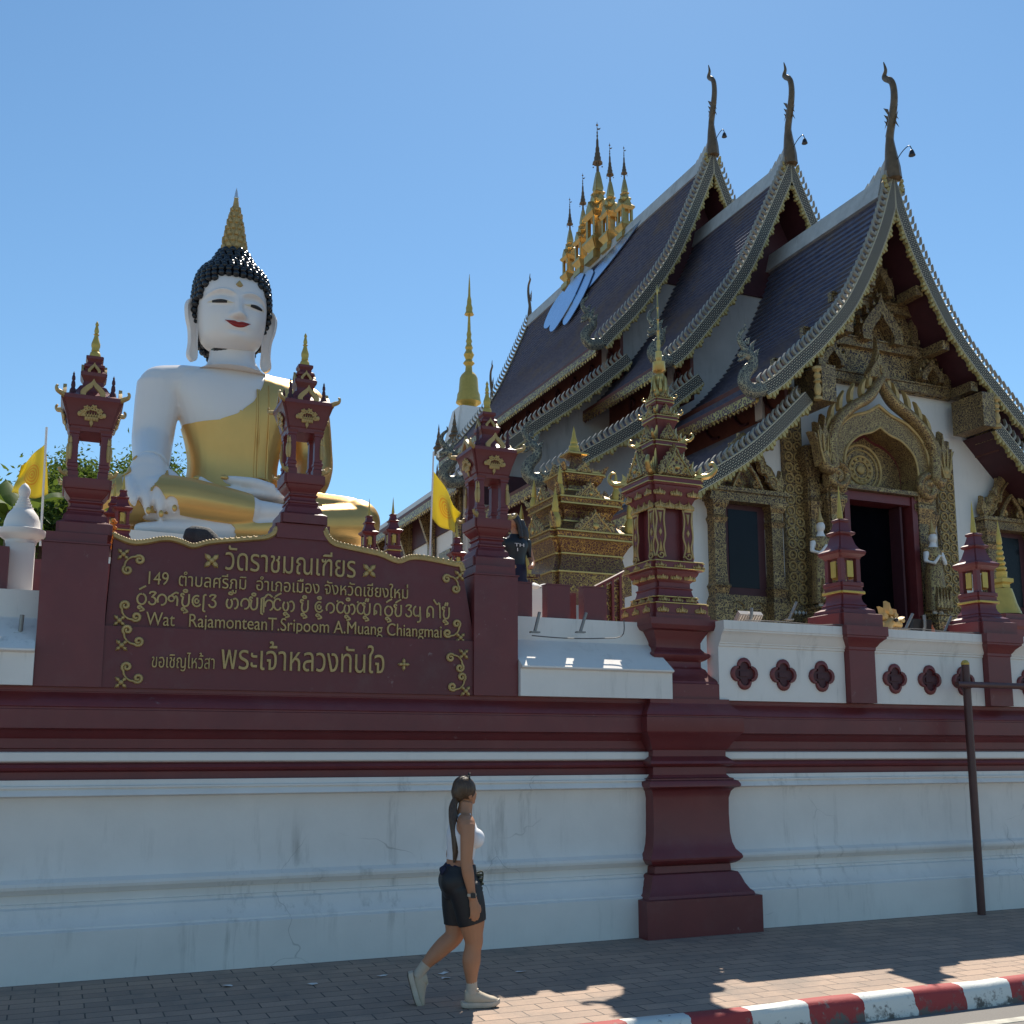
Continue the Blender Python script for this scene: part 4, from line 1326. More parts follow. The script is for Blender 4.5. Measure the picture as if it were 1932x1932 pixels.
YP = {}
for i, S in enumerate(SECT):
    yg, yb = S['yg'], S['yb']
    tiles("upper_roof", S['up'], yg + .06, yb)
    tiles("lower_roof", S['lo'], yg + .06, yb + .0)
    for s in (-1, 1):
        barge(S['up'], yg, s)
        barge(S['lo'], yg + .02, s, naga=(i > 0), name="lower_barge_board")
    # ridge cap
    zr = S['up'][0][1] - HZ
    mb = MB()
    p = [(-.24, -.52), (-.10, .02), (.10, .02), (.24, -.52)]
    mb.at(0, 0, zr)
    mb.prism(p, yg + .35 - TY, yb - TY + (.0 if i < 2 else .05))
    rc = mb.obj("ridge_cap", 'ridge', hall, 0)
    mb = MB()
    for k in range(4):
        u = yg - TY + .18 + k * .22
        mb.add([(-.05, u, zr - .1), (.05, u, zr - .1), (.05, u + .30, zr - .1), (-.05, u + .30, zr - .1), (-.03, u - .05 + .1, zr + .50 - k * .11), (.03, u - .05 + .1, zr + .50 - k * .11), (.03, u + .2, zr + .36 - k * .1), (-.03, u + .2, zr + .36 - k * .1)],
               [(3, 2, 1, 0), (4, 5, 6, 7), (0, 1, 5, 4), (1, 2, 6, 5), (2, 3, 7, 6), (3, 0, 4, 7)])
    mb.obj("stepped_leaf", 'ridge', rc, 0)
    cf = chofa(hall, yg - TY + .05, zr + .25, 1.2)
    mb = MB()
    yy, zz = yg - TY - .12, zr + .28
    mb.tube(spline([(0, yy, zz), (0, yy - .22, zz + .12), (0, yy - .42, zz + .14), (0, yy - .50, zz + .02)], 4), .012, 5)
    mb.at(0, yy - .50, zz - .16)
    mb.lathe([(.085, 0), (.075, .03), (.055, .10), (.03, .15), (.001, .17)], 10)
    mb.obj("bell", 'black', cf, 40)
    # eave boards
    for s in (-1, 1):
        for (ex, ez), y0, y1 in ((S['up'][-1], yg + .22, yb), (S['lo'][-1], yg + .22, yb if i else 23.2)):
            mb = MB()
            a, b = ex - .06, ex + .03
            x0, x1 = (a, b) if s > 0 else (-b, -a)
            mb.box(x0, x1, y0 - TY, y1 - TY, ez - HZ - .34, ez - HZ - .13)
            n = int((y1 - y0) / .16)
            for k in range(n):
                u = y0 - TY + (y1 - y0) * k / n
                xm = (x0 + x1) / 2
                mb.add([(xm - .03, u, ez - HZ - .34), (xm + .03, u, ez - HZ - .34), (xm + .03, u + .16, ez - HZ - .34), (xm - .03, u + .16, ez - HZ - .34), (xm, u + .08, ez - HZ - .44)], [(0, 1, 2, 3), (1, 0, 4), (2, 1, 4), (3, 2, 4), (0, 3, 4)])
            mb.obj("gilt_eave_board", 'fascia', hall, 0)
            mb = MB()
            a, b = ex - .16, ex + .02
            x0, x1 = (a, b) if s > 0 else (-b, -a)
            mb.box(x0, x1, y0 - TY, y1 - TY, ez - HZ - .128, ez - HZ - .03)
            mb.obj("eave_rail", 'wood', hall, 0)
        # frieze between the two roofs
        x0, x1 = (3.22, 3.32) if s > 0 else (-3.32, -3.22)
        zl = S['lo'][0][1] - HZ
        mb = MB()
        mb.box(x0, x1, yg + .35 - TY, yb - TY, zl - .6, zl + .78)
        fz = mb.obj("timber_frieze", 'wood', hall, 0)
        n = int((yb - yg - .6) / 1.25)
        for k in range(n if s < 0 else 0):
            mb = MB()
            u = yg + .9 - TY + k * 1.25
            xx = s * 3.36
            mb.tube([(xx, u + q[0], zl + .05 + q[1]) for q in spline([(-.4, -.35), (-.1, -.3), (.15, 0), (.1, .3), (-.1, .2), (-.02, .08)], 4)], .035, 6)
            mb.obj("scroll_bracket", 'maroon_dk', fz, 40)
# rear of the highest roof: a lower roof behind it and the seen-from-behind crest
S4 = dict(up=SECT[1]['up'], lo=SECT[1]['lo'])
tiles("rear_roof", S4['up'], 40.9, 45.6, sides=(-1,), step=.5)
barge(SECT[2]['up'], 40.95, -1, naga=False, name="rear_barge_board")
chofa(hall, 41.1 - TY, 20.9 - HZ, .85, -1)
chofa(hall, 45.6 - TY, 18.3 - HZ, .9, -1)
mb = MB()
mb.at(0, 0, 18.5 - HZ)
mb.prism([(-.24, -.52), (-.10, .02), (.10, .02), (.24, -.52)], 41.1 - TY, 45.6 - TY)
mb.obj("ridge_cap", 'ridge', hall, 0)

# walls ----------------------------------------------------------------
def inset(prof, d):
    q = even(prof, .4)
    return [(x - nx * d, z - nz * d - HZ) for (x, z), (nx, nz) in zip(q, normals(q))]
def gable_wall(S, wall_x, y0, y1, name):
    L = [p for p in inset(S['lo'], .24) if p[0] < wall_x]
    U = [p for p in inset(S['up'], .24) if .03 < p[0] < 3.4]
    zt = L[0][1] + .02
    xe, ze = L[-1]
    r = [(L[0][0], zt)] + L + [(wall_x, ze - .12), (wall_x, 0)]
    mb = MB()
    mb.prism([(-x, z) for x, z in r[::-1]] + r, y0, y1)
    r = [(0, U[0][1] + .05)] + U + [(3.4, U[-1][1] - .02), (3.4, zt - .2)]
    mb.prism([(-x, z) for x, z in r[::-1]] + r[1:], y0 + .012, y1 - .01)
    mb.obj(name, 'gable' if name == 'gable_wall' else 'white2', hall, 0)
gable_wall(SECT[0], 5.9, .0, .3, "front_wall")
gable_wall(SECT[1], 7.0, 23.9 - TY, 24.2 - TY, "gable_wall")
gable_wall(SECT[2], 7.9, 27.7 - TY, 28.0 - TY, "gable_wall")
for i, (yw, S) in enumerate(((23.9, SECT[1]), (27.7, SECT[2]))):
    p = [q for q in inset(S['up'], .30) if .03 < q[0] < 1.75]
    zb = p[-1][1]
    p = [(0, p[0][1] + .05)] + p
    mb = MB()
    mb.prism([(-x, z) for x, z in p[::-1]] + p[1:], yw - TY - .06, yw - TY - .004)
    mb.obj("apex_boards", 'maroon_dk', hall, 0)
for x, y0, y1, zt in ((5.9, 20.3, 23.9, 7.3), (7.0, 24.2, 27.7, 8.9), (7.9, 28.0, 41.0, 9.9)):
    for s in (-1, 1):
        mb = MB()
        x0, x1 = (x - .25, x) if s > 0 else (-x, -x + .25)
        mb.box(x0, x1, y0 - TY, y1 - TY, 0, zt - HZ)
        mb.obj("side_wall", 'white2', hall, 0)
# dark timber bands, wall panels and gilt brackets on the seen side
for (x, y0, y1, z0, z1) in ((-7.06, 24.3, 27.6, 7.6, 8.75), (-7.96, 28.2, 40.8, 8.3, 9.6)):
    mb = MB()
    mb.box(x, x + .055, y0 - TY, y1 - TY, z0 - HZ, z1 - HZ)
    mb.obj("timber_band", 'maroon_dk', hall, 0)
for y in (28.3, 30.6, 32.9, 35.2, 37.5):
    mb = MB()
    mb.box(-8.05, -7.965, y - .25 - TY, y + .25 - TY, 0, 7.3)
    mb.obj("side_pilaster", 'carved_f', hall, 0)
    mb = MB()
    vs_ = [(-7.97, 5.4), (-8.5, 6.85), (-7.97, 6.85)]
    mb.prism([(a, b) for a, b in vs_], y - .07 - TY, y + .07 - TY)
    mb.obj("eave_bracket", 'carved_f', hall, 0)
for y in (29.4, 31.7, 34.0, 36.3):
    mb = MB()
    mb.box(-8.0, -7.962, y - .5 - TY, y + .5 - TY, 2.0, 5.4)
    w_ = mb.obj("side_window", 'carved_f', hall, 0)
    mb = MB()
    mb.box(-8.01, -8.001, y - .33 - TY, y + .33 - TY, 2.2, 4.9)
    mb.obj("pane", 'glass', w_, 0)
# front of the second bay left of the facade: dark boards at its head, one slim window
mb = MB()
mb.box(-6.9, -4.6, 23.9 - TY - .05, 23.9 - TY - .004, 5.2, 5.75)
mb.obj("timber_band", 'maroon_dk', hall, 0)
mb = MB()
mb.box(-7.8, -5.3, 27.7 - TY - .05, 27.7 - TY - .004, 6.5, 7.4)
mb.obj("timber_band", 'maroon_dk', hall, 0)

# pediment -------------------------------------------------------------
PD = [(x, z) for x, z in inset(SECT[0]['up'], .34) if .03 < x < 3.55 and z > F(1650, 735)[1] + .05]
PD = [(0, PD[0][1] + .05)] + PD
zb = F(1650, 735)[1]
pts = PD + [(PD[-1][0] + .02, zb)]
mb = MB()
mb.prism([(-x, z) for x, z in pts[::-1]] + pts[1:], -.10, -.004)
ped = mb.obj("pediment", 'carved', hall, 0)
for x in (-3.1, -2.2, -1.25, 1.25, 2.2, 3.1):
    zt = lerp_tab([(0, 13.0), (.62, 11.4), (1.6, 9.7), (2.5, 8.65), (3.2, 8.0), (4, 7.5)], abs(x)) + .1
    mb = MB()
    mb.box(x - .09, x + .09, -.20, -.101, zb, zt)
    for k in range(5):
        u = zb + (zt - zb) * (k + .5) / 5
        mb.box(x - .13, x + .13, -.22, -.102, u - .05, u + .05)
    mb.obj("colonnette", 'carved_f', ped, 0)
for z, x in ((zb + .02, 3.2), (zb + .95, 2.3), (zb + 2.0, 1.4)):
    mb = MB()
    mb.box(-x, x, -.24, -.103, z, z + .20)
    mb.box(-x, x, -.27, -.103, z + .205, z + .25)
    mb.obj("cornice_band", 'carved_f', ped, 0)
for x, z, w_, h_ in ((0, zb + 2.35, .42, 1.0), (-.0, zb + 1.1, .62, 1.25), (-1.55, zb + .3, .34, .62), (1.55, zb + .3, .34, .62)):
    o1, o2 = ogee(w_, h_, 5), [(a * .55, c * .6) for a, c in ogee(w_, h_, 5)]
    mb = MB()
    mb.at(x, 0, z)
    for a, b, c, e in zip(o1, o1[1:], o2, o2[1:]): mb.relief([a, b, e, c], -.42, -.12, .04)
    for k in range(5):
        for sg in (-1, 1):
            a = o1[2 + k * 4] if 2 + k * 4 < len(o1) // 2 else None
            if a: mb.relief([(sg * (a[0] + u), a[1] + v) for u, v in flame(.10, .26, -.08, 3)], -.36, -.2, .2)
    mb.obj("miniature_arch", 'carved_f', ped, 30)
# carved purlin ends carrying the overhang, seen from below
for s in (-1, 1):
    for x, z in ((.75, 13.25), (1.5, 11.95), (2.35, 11.0)):
        mb = MB()
        mb.box(s * x - .11, s * x + .11, 19.06 - TY, -.28, z - .26 - HZ, z - .02 - HZ)
        mb.obj("purlin", 'carved_f', hall, 0)
    mb = MB()
    mb.box(s * 2.45 - .20, s * 2.45 + .20, 18.75 - TY, -.26, 9.75 - HZ, 10.62 - HZ)
    mb.box(s * 3.1 - .12, s * 3.1 + .12, 19.1 - TY, -.26, 9.6 - HZ, 10.1 - HZ)
    bb = mb.obj("bracket_beam", 'carved_f', hall, 0)
    mb = MB()
    mb.at(s * 2.74, 18.80 - TY, 9.75 - HZ)
    mb.lathe([(.10, 0), (.10, .06), (.05, .10), (.07, .16), (.09, .25), (.07, .34), (.05, .40), (.10, .44), (.06, .50), (.09, .58), (.05, .66), (.11, .72), (.11, .78)], 10)
    mb.obj("beam_baluster", 'gold_dull', bb, 40)

# octagon-studded pilasters -------------------------------------------
for px0, px1 in ((1478, 1515), (1768, 1803)):
    a, b = F(px0, 1000)[0], F(px1, 1000)[0]
    b = a + .56
    zt = 9.7 - HZ if px0 < 1600 else 9.45 - HZ
    mb = MB()
    mb.box(a, b, -.10, -.004, 1.2, zt)
    pl = mb.obj("pilaster", 'carved_f', hall, 0)
    mb = MB()
    n = 17
    z0 = 3.0
    for c_ in range(2):
        cx = a + .56 * (.27 + .46 * c_)
        for r in range(n):
            cz = z0 + r * .262
            if cz > zt - .15: continue
            ring = [(cx + .108 * math.cos(k * pi / 4 + pi / 8), -.115, cz + .105 * math.sin(k * pi / 4 + pi / 8)) for k in range(9)]
            mb.tube(ring, .019, 5)
            mb.ball((cx, -.105, cz), (.03, .02, .03), 6)
    mb.obj("octagon_studs", 'gold_dull', pl, 40)
    mb = MB()
    for k in range(5):
        mb.relief([(a + .06 + .11 * k + u, 2.70 + v) for u, v in ((-.045, 0), (0, -.05), (.045, 0), (0, .05))], -.13, -.10, .3)
    mb.obj("white_inlay", 'white2', pl, 0)

# windows ----------------------------------------------------------------
def gilt_window(cx):
    mb = MB()
    mb.box(cx - .60, cx + .60, -.03, -.004, 2.4, 5.15)
    wd = mb.obj("window", 'maroon_dk', hall, 0)
    mb = MB()
    mb.box(cx - .40, cx + .40, -.042, -.031, 3.2, 5.0)
    mb.obj("pane", 'glass', wd, 0)
    mb = MB()
    mb.box(cx - .58, cx + .58, -.10, -.035, 2.42, 3.02)
    for k in (-1, 1):
        mb.tube([(cx + k * .28 + u, -.11, v + 2.72) for u, v in curl(0, 0, .2, .999, 0, 16, 1)], .02, 6)
    mb.obj("sill_panel", 'carved_f', wd, 0)
    for s in (-1, 1):
        mb = MB()
        c = (cx + s * .78, -.12)
        mb.stack([(.23, 2.2), (.23, 2.85), (.20, 2.9), (.16, 3.0), (.19, 3.12), (.22, 3.18), (.17, 3.25), (.15, 3.6), (.15, 4.6), (.18, 4.68), (.20, 4.72), (.15, 4.8), (.16, 4.95), (.21, 5.05), (.22, 5.12)], None, c)
        mb.obj("jamb", 'carved_f', wd, 0)
    mb = MB()
    mb.box(cx - 1.06, cx + 1.06, -.34, -.01, 5.12, 5.22)
    mb.box(cx - 1.02, cx + 1.02, -.32, -.01, 5.222, 5.34)
    mb.box(cx - 1.10, cx + 1.10, -.37, -.01, 5.342, 5.44)
    mb.obj("lintel", 'carved_f', wd, 0)
    mb = MB()
    mb.at(cx, 0, 5.45)
    # multifoil arch with scrolled ends
    half = spline([(-.98, .05), (-.80, .16), (-.62, .50), (-.46, .52), (-.42, .74), (-.24, 1.0), (0, 1.22)], 4)
    arch = half + [(-x, z) for x, z in half[::-1][1:]]
    mb.tube([(x, -.20, z) for x, z in arch], [(.075, .14)] * len(arch), 8, up=(0, 1, 0))
    mb.tube([(x * .84, -.28, z * .86 - .02) for x, z in arch], .03, 6)
    inner = [(-.40, 0)] + spline([(-.36, .1), (-.22, .36), (0, .62)], 4)
    inner = inner + [(-x, z) for x, z in inner[::-1][1:]]
    mb.tube([(x, -.26, z) for x, z in inner], .05, 7)
    for s in (-1, 1):
        mb.tube([(s * u, -.24, v) for u, v in curl(-.72, .20, .17, 1.4, 0, 20, 1)], [.06 * (1 - .5 * k / 20) for k in range(21)], 7)
        mb.relief([(s * (u - .92), v + .08) for u, v in flame(.26, .48, -.05, 4)], -.26, -.1, .2)
        mb.tube([(s * u, -.25, v) for u, v in curl(-.26, .12, .11, 1.4, pi, 20, -1)], .035, 6)
        for k in range(5):
            u, v = half[6 + k * 4]
            mb.relief([(s * (u + a * .8), v + .03 + b) for a, b in flame(.12, .18, -.05, 3)], -.24, -.1, .2)
    mb.obj("window_arch", 'carved_g', wd, 45)
    mb = MB()
    mb.at(cx, 0, 5.45)
    mb.prism([(x * .92, z * .92) for x, z in arch], -.08, -.004)
    mb.obj("arch_field", 'carved_m', wd, 0)
xw = F(1400, 1000)[0]
gilt_window(xw)
gilt_window(-xw)

# doorway ----------------------------------------------------------------
YD = 19.35            # front plane of the porch frame
D = lambda x, y: F(x, y, YD)
yd = YD - TY
dl, dr = D(1600, 1000)[0], D(1738, 1000)[0]
dc = (dl + dr) / 2
zl = D(1660, 928)[1]
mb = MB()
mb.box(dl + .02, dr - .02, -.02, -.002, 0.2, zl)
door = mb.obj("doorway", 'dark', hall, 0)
for s, x in ((-1, dl), (1, dr)):
    mb = MB()
    mb.box(min(x, x - s * .16), max(x, x - s * .16), yd + .08, -.021, .2, zl - .01)
    mb.obj("door_jamb", 'maroon', door, 0)
mb = MB()
mb.box(dl + .17, dr - .17, yd + .12, -.021, zl - .22, zl - .01)
mb.obj("door_head", 'maroon', door, 0)
mb = MB()
mb.box(dl - .05, dr + .05, yd - .03, -.02, zl, zl + .10)
mb.obj("door_beam", 'carved_f', door, 0)
# folded leaf inside at right
mb = MB()
mb.box(dr - .40, dr - .34, yd + .25, -.03, .2, zl - .24)
mb.obj("door_leaf", 'maroon_dk', door, 0)
for s in (-1, 1):
    x = dl - .21 if s < 0 else dr + .21
    mb = MB()
    mb.stack([(.27, .2), (.27, 2.0), (.22, 2.1), (.26, 2.25), (.20, 2.35), (.18, 2.6), (.18, 4.3), (.22, 4.4), (.25, 4.5), (.19, 4.6), (.18, 5.0), (.22, 5.1), (.26, 5.25), (.30, 5.35), (.30, 5.45), (.25, 5.5), (.25, zl - .12), (.30, zl - .05), (.32, zl + .10)], redent(.2), (x, yd + .30))
    mb.obj("door_column", 'carved_f', door, 0)
    x2 = dl - .66 if s < 0 else dr + .66
    mb = MB()
    mb.stack([(.27, .2), (.27, 1.6), (.20, 1.75), (.23, 2.0), (.15, 2.2), (.13, 2.4), (.13, 4.9), (.18, 5.1), (.23, 5.3), (.18, 5.4), (.17, 5.9), (.23, 6.1), (.28, 6.3), (.30, 6.42), (.30, 6.6), (.24, 6.65)], redent(.2), (x2, yd + .46))
    mb.obj("outer_column", 'carved_f', door, 0)
# arch band over the door with scrolled feet
zc = zl + .12
RI, RO = (dr - dl) / 2 - .02, (dr - dl) / 2 + .34
def pointed(r, top, n=8):
    k = top / (1.45 * r)
    h = spline([(-r, 0), (-1.03 * r, .40 * r * k), (-.94 * r, .84 * r * k), (-.62 * r, 1.16 * r * k), (-.25 * r, 1.30 * r * k), (0, top)], n)
    return h + [(-x, z) for x, z in h[::-1][1:]]
A, B = pointed(RI, RI * 1.36), pointed(RO, D(1657, 765)[1] - zc)
mb = MB()
mb.at(dc, 0, zc)
rings = []
for a, b in zip(A, B):
    rings.append([(a[0], yd, a[1]), (b[0], yd, b[1]), (b[0], -.01, b[1]), (a[0], -.01, a[1])])
mb.loops(rings)
ar = mb.obj("door_arch", 'carved_g', door, 0)
mb = MB()
mb.at(dc, 0, zc)
mb.prism(A, -.06, -.004)
ty = mb.obj("tympanum", 'maroon', door, 0)
mb = MB()
mb.at(dc - .15, 0, zc + .55)
for r, t_ in ((.62, .035), (.50, .02), (.34, .03), (.22, .02)):
    mb.tube([(r * math.cos(k * pi / 12), -.10, r * math.sin(k * pi / 12)) for k in range(25)], t_, 6)
for k in range(12):
    a = k * pi / 6
    mb.ball((.28 * math.cos(a), -.10, .28 * math.sin(a)), (.05, .03, .05), 6)
mb.ball((0, -.10, 0), (.12, .05, .12), 10)
mb.obj("wheel_medallion", 'gold_dull', ty, 40)
mb = MB()
mb.at(dc, 0, zc)
mb.prism([(x * .96, z * .93) for x, z in A], -.085, -.061)
mb.obj("carved_field", 'carved_f', ty, 0)
for s in (-1, 1):
    mb = MB()
    mb.at(dc + s * (RI + .28), 0, zc + .12)
    mb.tube([(s * u, yd - .04, v) for u, v in curl(0, 0, .30, 1.5, pi * .5, 26, 1)], [(.13 * (1 - .6 * k / 26), .10) for k in range(27)], 8, up=(0, 1, 0))
    mb.relief([(s * (u + .12), v - .28) for u, v in flame(.34, .9, .22, 5)], yd - .06, yd + .12, .2)
    mb.obj("arch_scroll", 'carved_g', ar, 45)
# beaded rims of the arch
for P, rr in ((A, .03), (B, .04)):
    mb = MB()
    mb.at(dc, 0, zc)
    mb.tube([(x, yd - .01, z) for x, z in P], rr, 6)
    mb.obj("arch_rim", 'gold_dull', ar, 50)
# two serpents whose bodies cross over the arch
top = D(1655, 700)[1] - zc
for s in (-1, 1):
    mb = MB()
    mb.at(dc, 0, zc)
    bp_ = spline([(-RO - .40, .62), (-RO - .30, .28), (-RO - .12, .34), (-RO * 1.10, .90), (-RO * .96, 1.40), (-RO * .64, 1.82), (-.42, 2.12), (-.12, 2.48), (.07, top * .95), (.02, top * 1.04)], 6)
    n = len(bp_)
    mb.tube([(s * x, yd - .06 - .05 * (s > 0), z) for x, z in bp_], [(.17 * lerp_tab([(0, .9), (.2, 1.15), (.7, 1), (1, .5)], i / n), .13 * lerp_tab([(0, .9), (.2, 1.15), (.7, 1), (1, .5)], i / n)) for i in range(n)], 10, up=(0, 1, 0))
    sv = mb.obj("arch_serpent", 'naga_g' if 'naga_g' in M else 'carved_g', door, 50)
    mb = MB()
    mb.at(dc, 0, zc)
    for k in range(9):
        i = 15 + k * 4
        if i >= n - 8: break
        x, z = bp_[i]
        mb.relief([(s * (x - .05 + u), z + .10 + v) for u, v in flame(.115, .60 - .02 * k, .15, 5)], yd - .10, yd + .02, .2)
    mb.obj("flame_crest", 'gold_dull', sv, 0)
    mb = MB()
    mb.at(dc, 0, zc)
    hx, hz = RO + .36, .30
    crown = [(-.20, 0), (-.27, .22), (-.17, .40), (-.30, .58), (-.50, .92), (-.26, .72), (-.24, 1.10), (-.10, .78), (-.02, 1.28), (.07, .80), (.20, 1.06), (.19, .70), (.38, .80), (.24, .48), (.20, .20), (.16, 0)]
    cp = [(u, v) for u, v in crown]
    mb.relief([(s * (-hx - u), hz + v) for u, v in cp], yd - .20, yd + .02, .16)
    hd = mb.obj("serpent_crown", 'carved_g', sv, 20)
    mb = MB()
    mb.at(dc, 0, zc)
    for k in range(4):
        u = -.18 + .12 * k
        mb.tube([(s * (-hx - q[0]), yd - .22, hz + q[1]) for q in spline([(.0 + u * .3, .05), (u * .8, .35), (u * 1.2, .66 + .05 * k)], 4)], [.03, .03, .03, .028, .025, .022, .018, .014, .008], 6)
    mb.ball((s * -hx, yd - .22, hz + .25), (.10, .05, .10), 8)
    mb.obj("raised_scroll", 'gold_dull', hd, 50)
mb = MB()
mb.at(dc, 0, zc + top * .9)
for w_, h_, y_ in ((.34, .75, -.14), (.24, .95, -.10), (.12, 1.15, -.08)):
    mb.relief(ogee(w_, h_, 5), yd + y_, yd + .05, .2)
mb.obj("arch_crown", 'carved_g', door, 30)

# roof spire group on the highest ridge --------------------------------
def ridge_spire(px, ptop, Y, k):
    zb_ = 20.85 - .35
    zt_ = at(px, ptop, Y).z
    h = zt_ - zb_
    x = 0.0
    mb = MB()
    f = h / 5.9 * k
    u = h / 5.9
    mb.at(x, Y - TY, zb_ - HZ)
    mb.stack([(.42 * f, 0), (.42 * f, .3 * u), (.30 * f, .45 * u), (.34 * f, .55 * u), (.48 * f, .75 * u), (.48 * f, .85 * u), (.36 * f, .9 * u), (.36 * f, 1.0 * u)], RD)
    mb.stack([(.16 * f, 1.0 * u), (.16 * f, 1.75 * u)], None)
    for a in (-1, 1):
        for b in (-1, 1): mb.stack([(.07 * f, 1.0 * u), (.07 * f, 1.75 * u)], None, (a * .27 * f, b * .27 * f))
    mb.stack([(.34 * f, 1.75 * u), (.46 * f, 1.9 * u), (.46 * f, 1.97 * u), (.30 * f, 2.1 * u), (.22 * f, 2.3 * u), (.30 * f, 2.45 * u), (.30 * f, 2.5 * u), (.20 * f, 2.6 * u), (.16 * f, 2.75 * u), (.22 * f, 2.85 * u), (.14 * f, 2.95 * u), (.16 * f, 3.05 * u), (.10 * f, 3.5 * u), (.06 * f, 3.75 * u)], RD)
    for q in range(4):
        mb.M = Matrix.Translation((x, Y - TY, zb_ - HZ)) @ Matrix.Rotation(q * pi / 2, 4, 'Z')
        mb.relief([(a, b + 1.97 * u) for a, b in ogee(.22 * f, .5 * u, 3)], -.42 * f, -.3 * f, .2)
        mb.relief([(a, b + 2.5 * u) for a, b in ogee(.13 * f, .3 * u, 3)], -.27 * f, -.2 * f, .2)
    o = mb.obj("ridge_spire", 'gold', hall, 30)
    mb = MB()
    mb.at(x, Y - TY, zb_ - HZ)
    mb.lathe([(.06 * f, 3.7 * u), (.045 * f, 4.05 * u), (.06 * f, 4.12 * u), (.17 * f, 4.10 * u), (.19 * f, 4.15 * u), (.13 * f, 4.25 * u), (.13 * f, 4.38 * u), (.10 * f, 4.42 * u), (.10 * f, 4.55 * u), (.075 * f, 4.6 * u), (.075 * f, 4.75 * u), (.05 * f, 4.85 * u), (.045 * f, 5.1 * u), (.02 * f, 5.2 * u), (.035 * f, 5.3 * u), (.015 * f, 5.35 * u), (.03 * f, 5.42 * u), (.012 * f, 5.5 * u), (.012 * f, 5.7 * u), (.05 * f, 5.74 * u), (.012 * f, 5.8 * u), (.001, 5.9 * u)], 10)
    mb.relief([(.02 * f + a, 5.55 * u + b) for a, b in [(0, 0), (.08 * f, .02 * u), (.14 * f, .12 * u), (.05 * f, .07 * u), (0, .06 * u)]], -.01, .01, .1)
    for q in range(6):
        a = q * pi / 3
        mb.ball((.19 * f * math.cos(a), .19 * f * math.sin(a), 4.03 * u), .03 * f, 5)
    mb.obj("umbrella_spire", 'finial', o, 40)
for px, pt, Y, k in ((1130, 230, 34.5, 1.05), (1088, 375, 37.0, 1.05), (1108, 328, 35.8, 1.0), (1155, 270, 33.5, 1.0), (1178, 275, 32.4, 1.0)):
    ridge_spire(px, pt, Y, k)
# polished wing plates lying on the tiles under the spires
ew = V((-.394, 0, -.919))
nw = V((-.919, 0, .394))
def wing(parts):
    for k, pl_ in enumerate(parts):
        mb = MB()
        vs_ = [V((0, a - TY, 20.85 - HZ)) + ew * b + nw * (.02 + .045 * (k % 3)) for a, b in spline(pl_ + [pl_[0]], 4)[:-1]]
        top_ = [v + nw * .03 for v in vs_]
        n = len(vs_)
        mb.add(vs_ + top_, [list(range(n - 1, -1, -1)), list(range(n, 2 * n))] + [(i, (i + 1) % n, (i + 1) % n + n, i + n) for i in range(n)])
        mb.obj("wing_plate", 'wing', hall, 0)
wing([
 [(30.9, .40), (31.6, .95), (32.6, 1.5), (33.6, 1.9), (34.3, 2.0), (34.4, 1.4), (33.4, .7), (32.0, .42)],
 [(33.9, 1.2), (33.9, 2.3), (34.5, 3.3), (35.2, 2.9), (35.5, 1.7), (35.1, .8), (34.4, .8)],
 [(34.9, .8), (35.0, 2.1), (35.7, 3.1), (36.5, 2.7), (36.8, 1.6), (36.4, .6), (35.5, .5)],
 [(36.2, .5), (36.4, 1.6), (37.1, 2.3), (37.9, 1.9), (38.0, 1.0), (37.4, .45)],
])

# guardian figures either side of the doorway ----------------------------
def deity(x, z, lb):
    t = empty("guardian_figure", (x, TY + yd - .12, z), lb, "statue", "praying figures beside the temple door")
    mb = MB()
    mb.tube([(0, 0, .25), (0, -.02, .6), (0, 0, 1.0), (0, 0, 1.12)], [(.16, .12), (.19, .14), (.16, .12), (.14, .11)], 12, up=(1, 0, 0))
    mb.tube([(0, 0, 1.1), (0, 0, 1.35), (0, 0, 1.48), (0, 0, 1.6)], [(.13, .1), (.19, .12), (.12, .09), (.055, .055)], 12, up=(1, 0, 0))
    mb.ball((0, -.01, 1.70), (.085, .095, .115), 12)
    for s in (-1, 1):
        mb.tube([(s * .19, 0, 1.40), (s * .25, -.04, 1.18), (s * .14, -.16, 1.12), (s * .02, -.20, 1.30)], [.06, .05, .045, .03], 8)
        mb.tube([(s * .08, 0, .3), (s * .08, -.02, .08), (s * .08, -.08, .02)], [.06, .05, .04], 8)
    me = fuse(mb, .018, 4)
    mobj("body", me, 'statue', t)
    mb = MB()
    mb.lathe([(.07, 1.79), (.085, 1.80), (.06, 1.83), (.065, 1.85), (.045, 1.89), (.03, 1.96), (.015, 2.05), (.001, 2.12)], 12)
    mb.obj("crown", 'gold_dull', t, 40)
    mb = MB()
    mb.lathe([(.22, .12), (.21, .2), (.20, .6), (.18, 1.0), (.155, 1.13), (.15, 1.15)], 14)
    for k in range(5):
        mb.relief([(-.16 + .08 * k + u, .12 + v) for u, v in flame(.08, .5, 0, 3)], -.24, -.17, .2)
    mb.obj("skirt", 'carved_g', t, 40)
    mb = MB()
    mb.tube([(0, 0, 1.14), (0, 0, 1.28), (0, 0, 1.40), (0, 0, 1.49)], [(.145, .115), (.19, .13), (.20, .125), (.13, .10)], 14, up=(1, 0, 0))
    for sg in (-1, 1): mb.ball((sg * .20, 0, 1.43), (.075, .07, .06), 8)
    mb.obj("bodice", 'carved_g', t, 40)
    mb = MB()
    t.scale = (1.18, 1.18, 1.12)
    mb.stack([(.26, -.30), (.30, -.15), (.24, -.1), (.24, -.02), (.28, .0), (.28, .03)], RD)
    mb.obj("pedestal", 'carved_f', t, 0)
p = at(1548, 1150, YD)
deity(p.x, p.z - .02, "white praying figure in gilt skirt left of the temple doorway")
p2 = at(1762, 1178, YD)
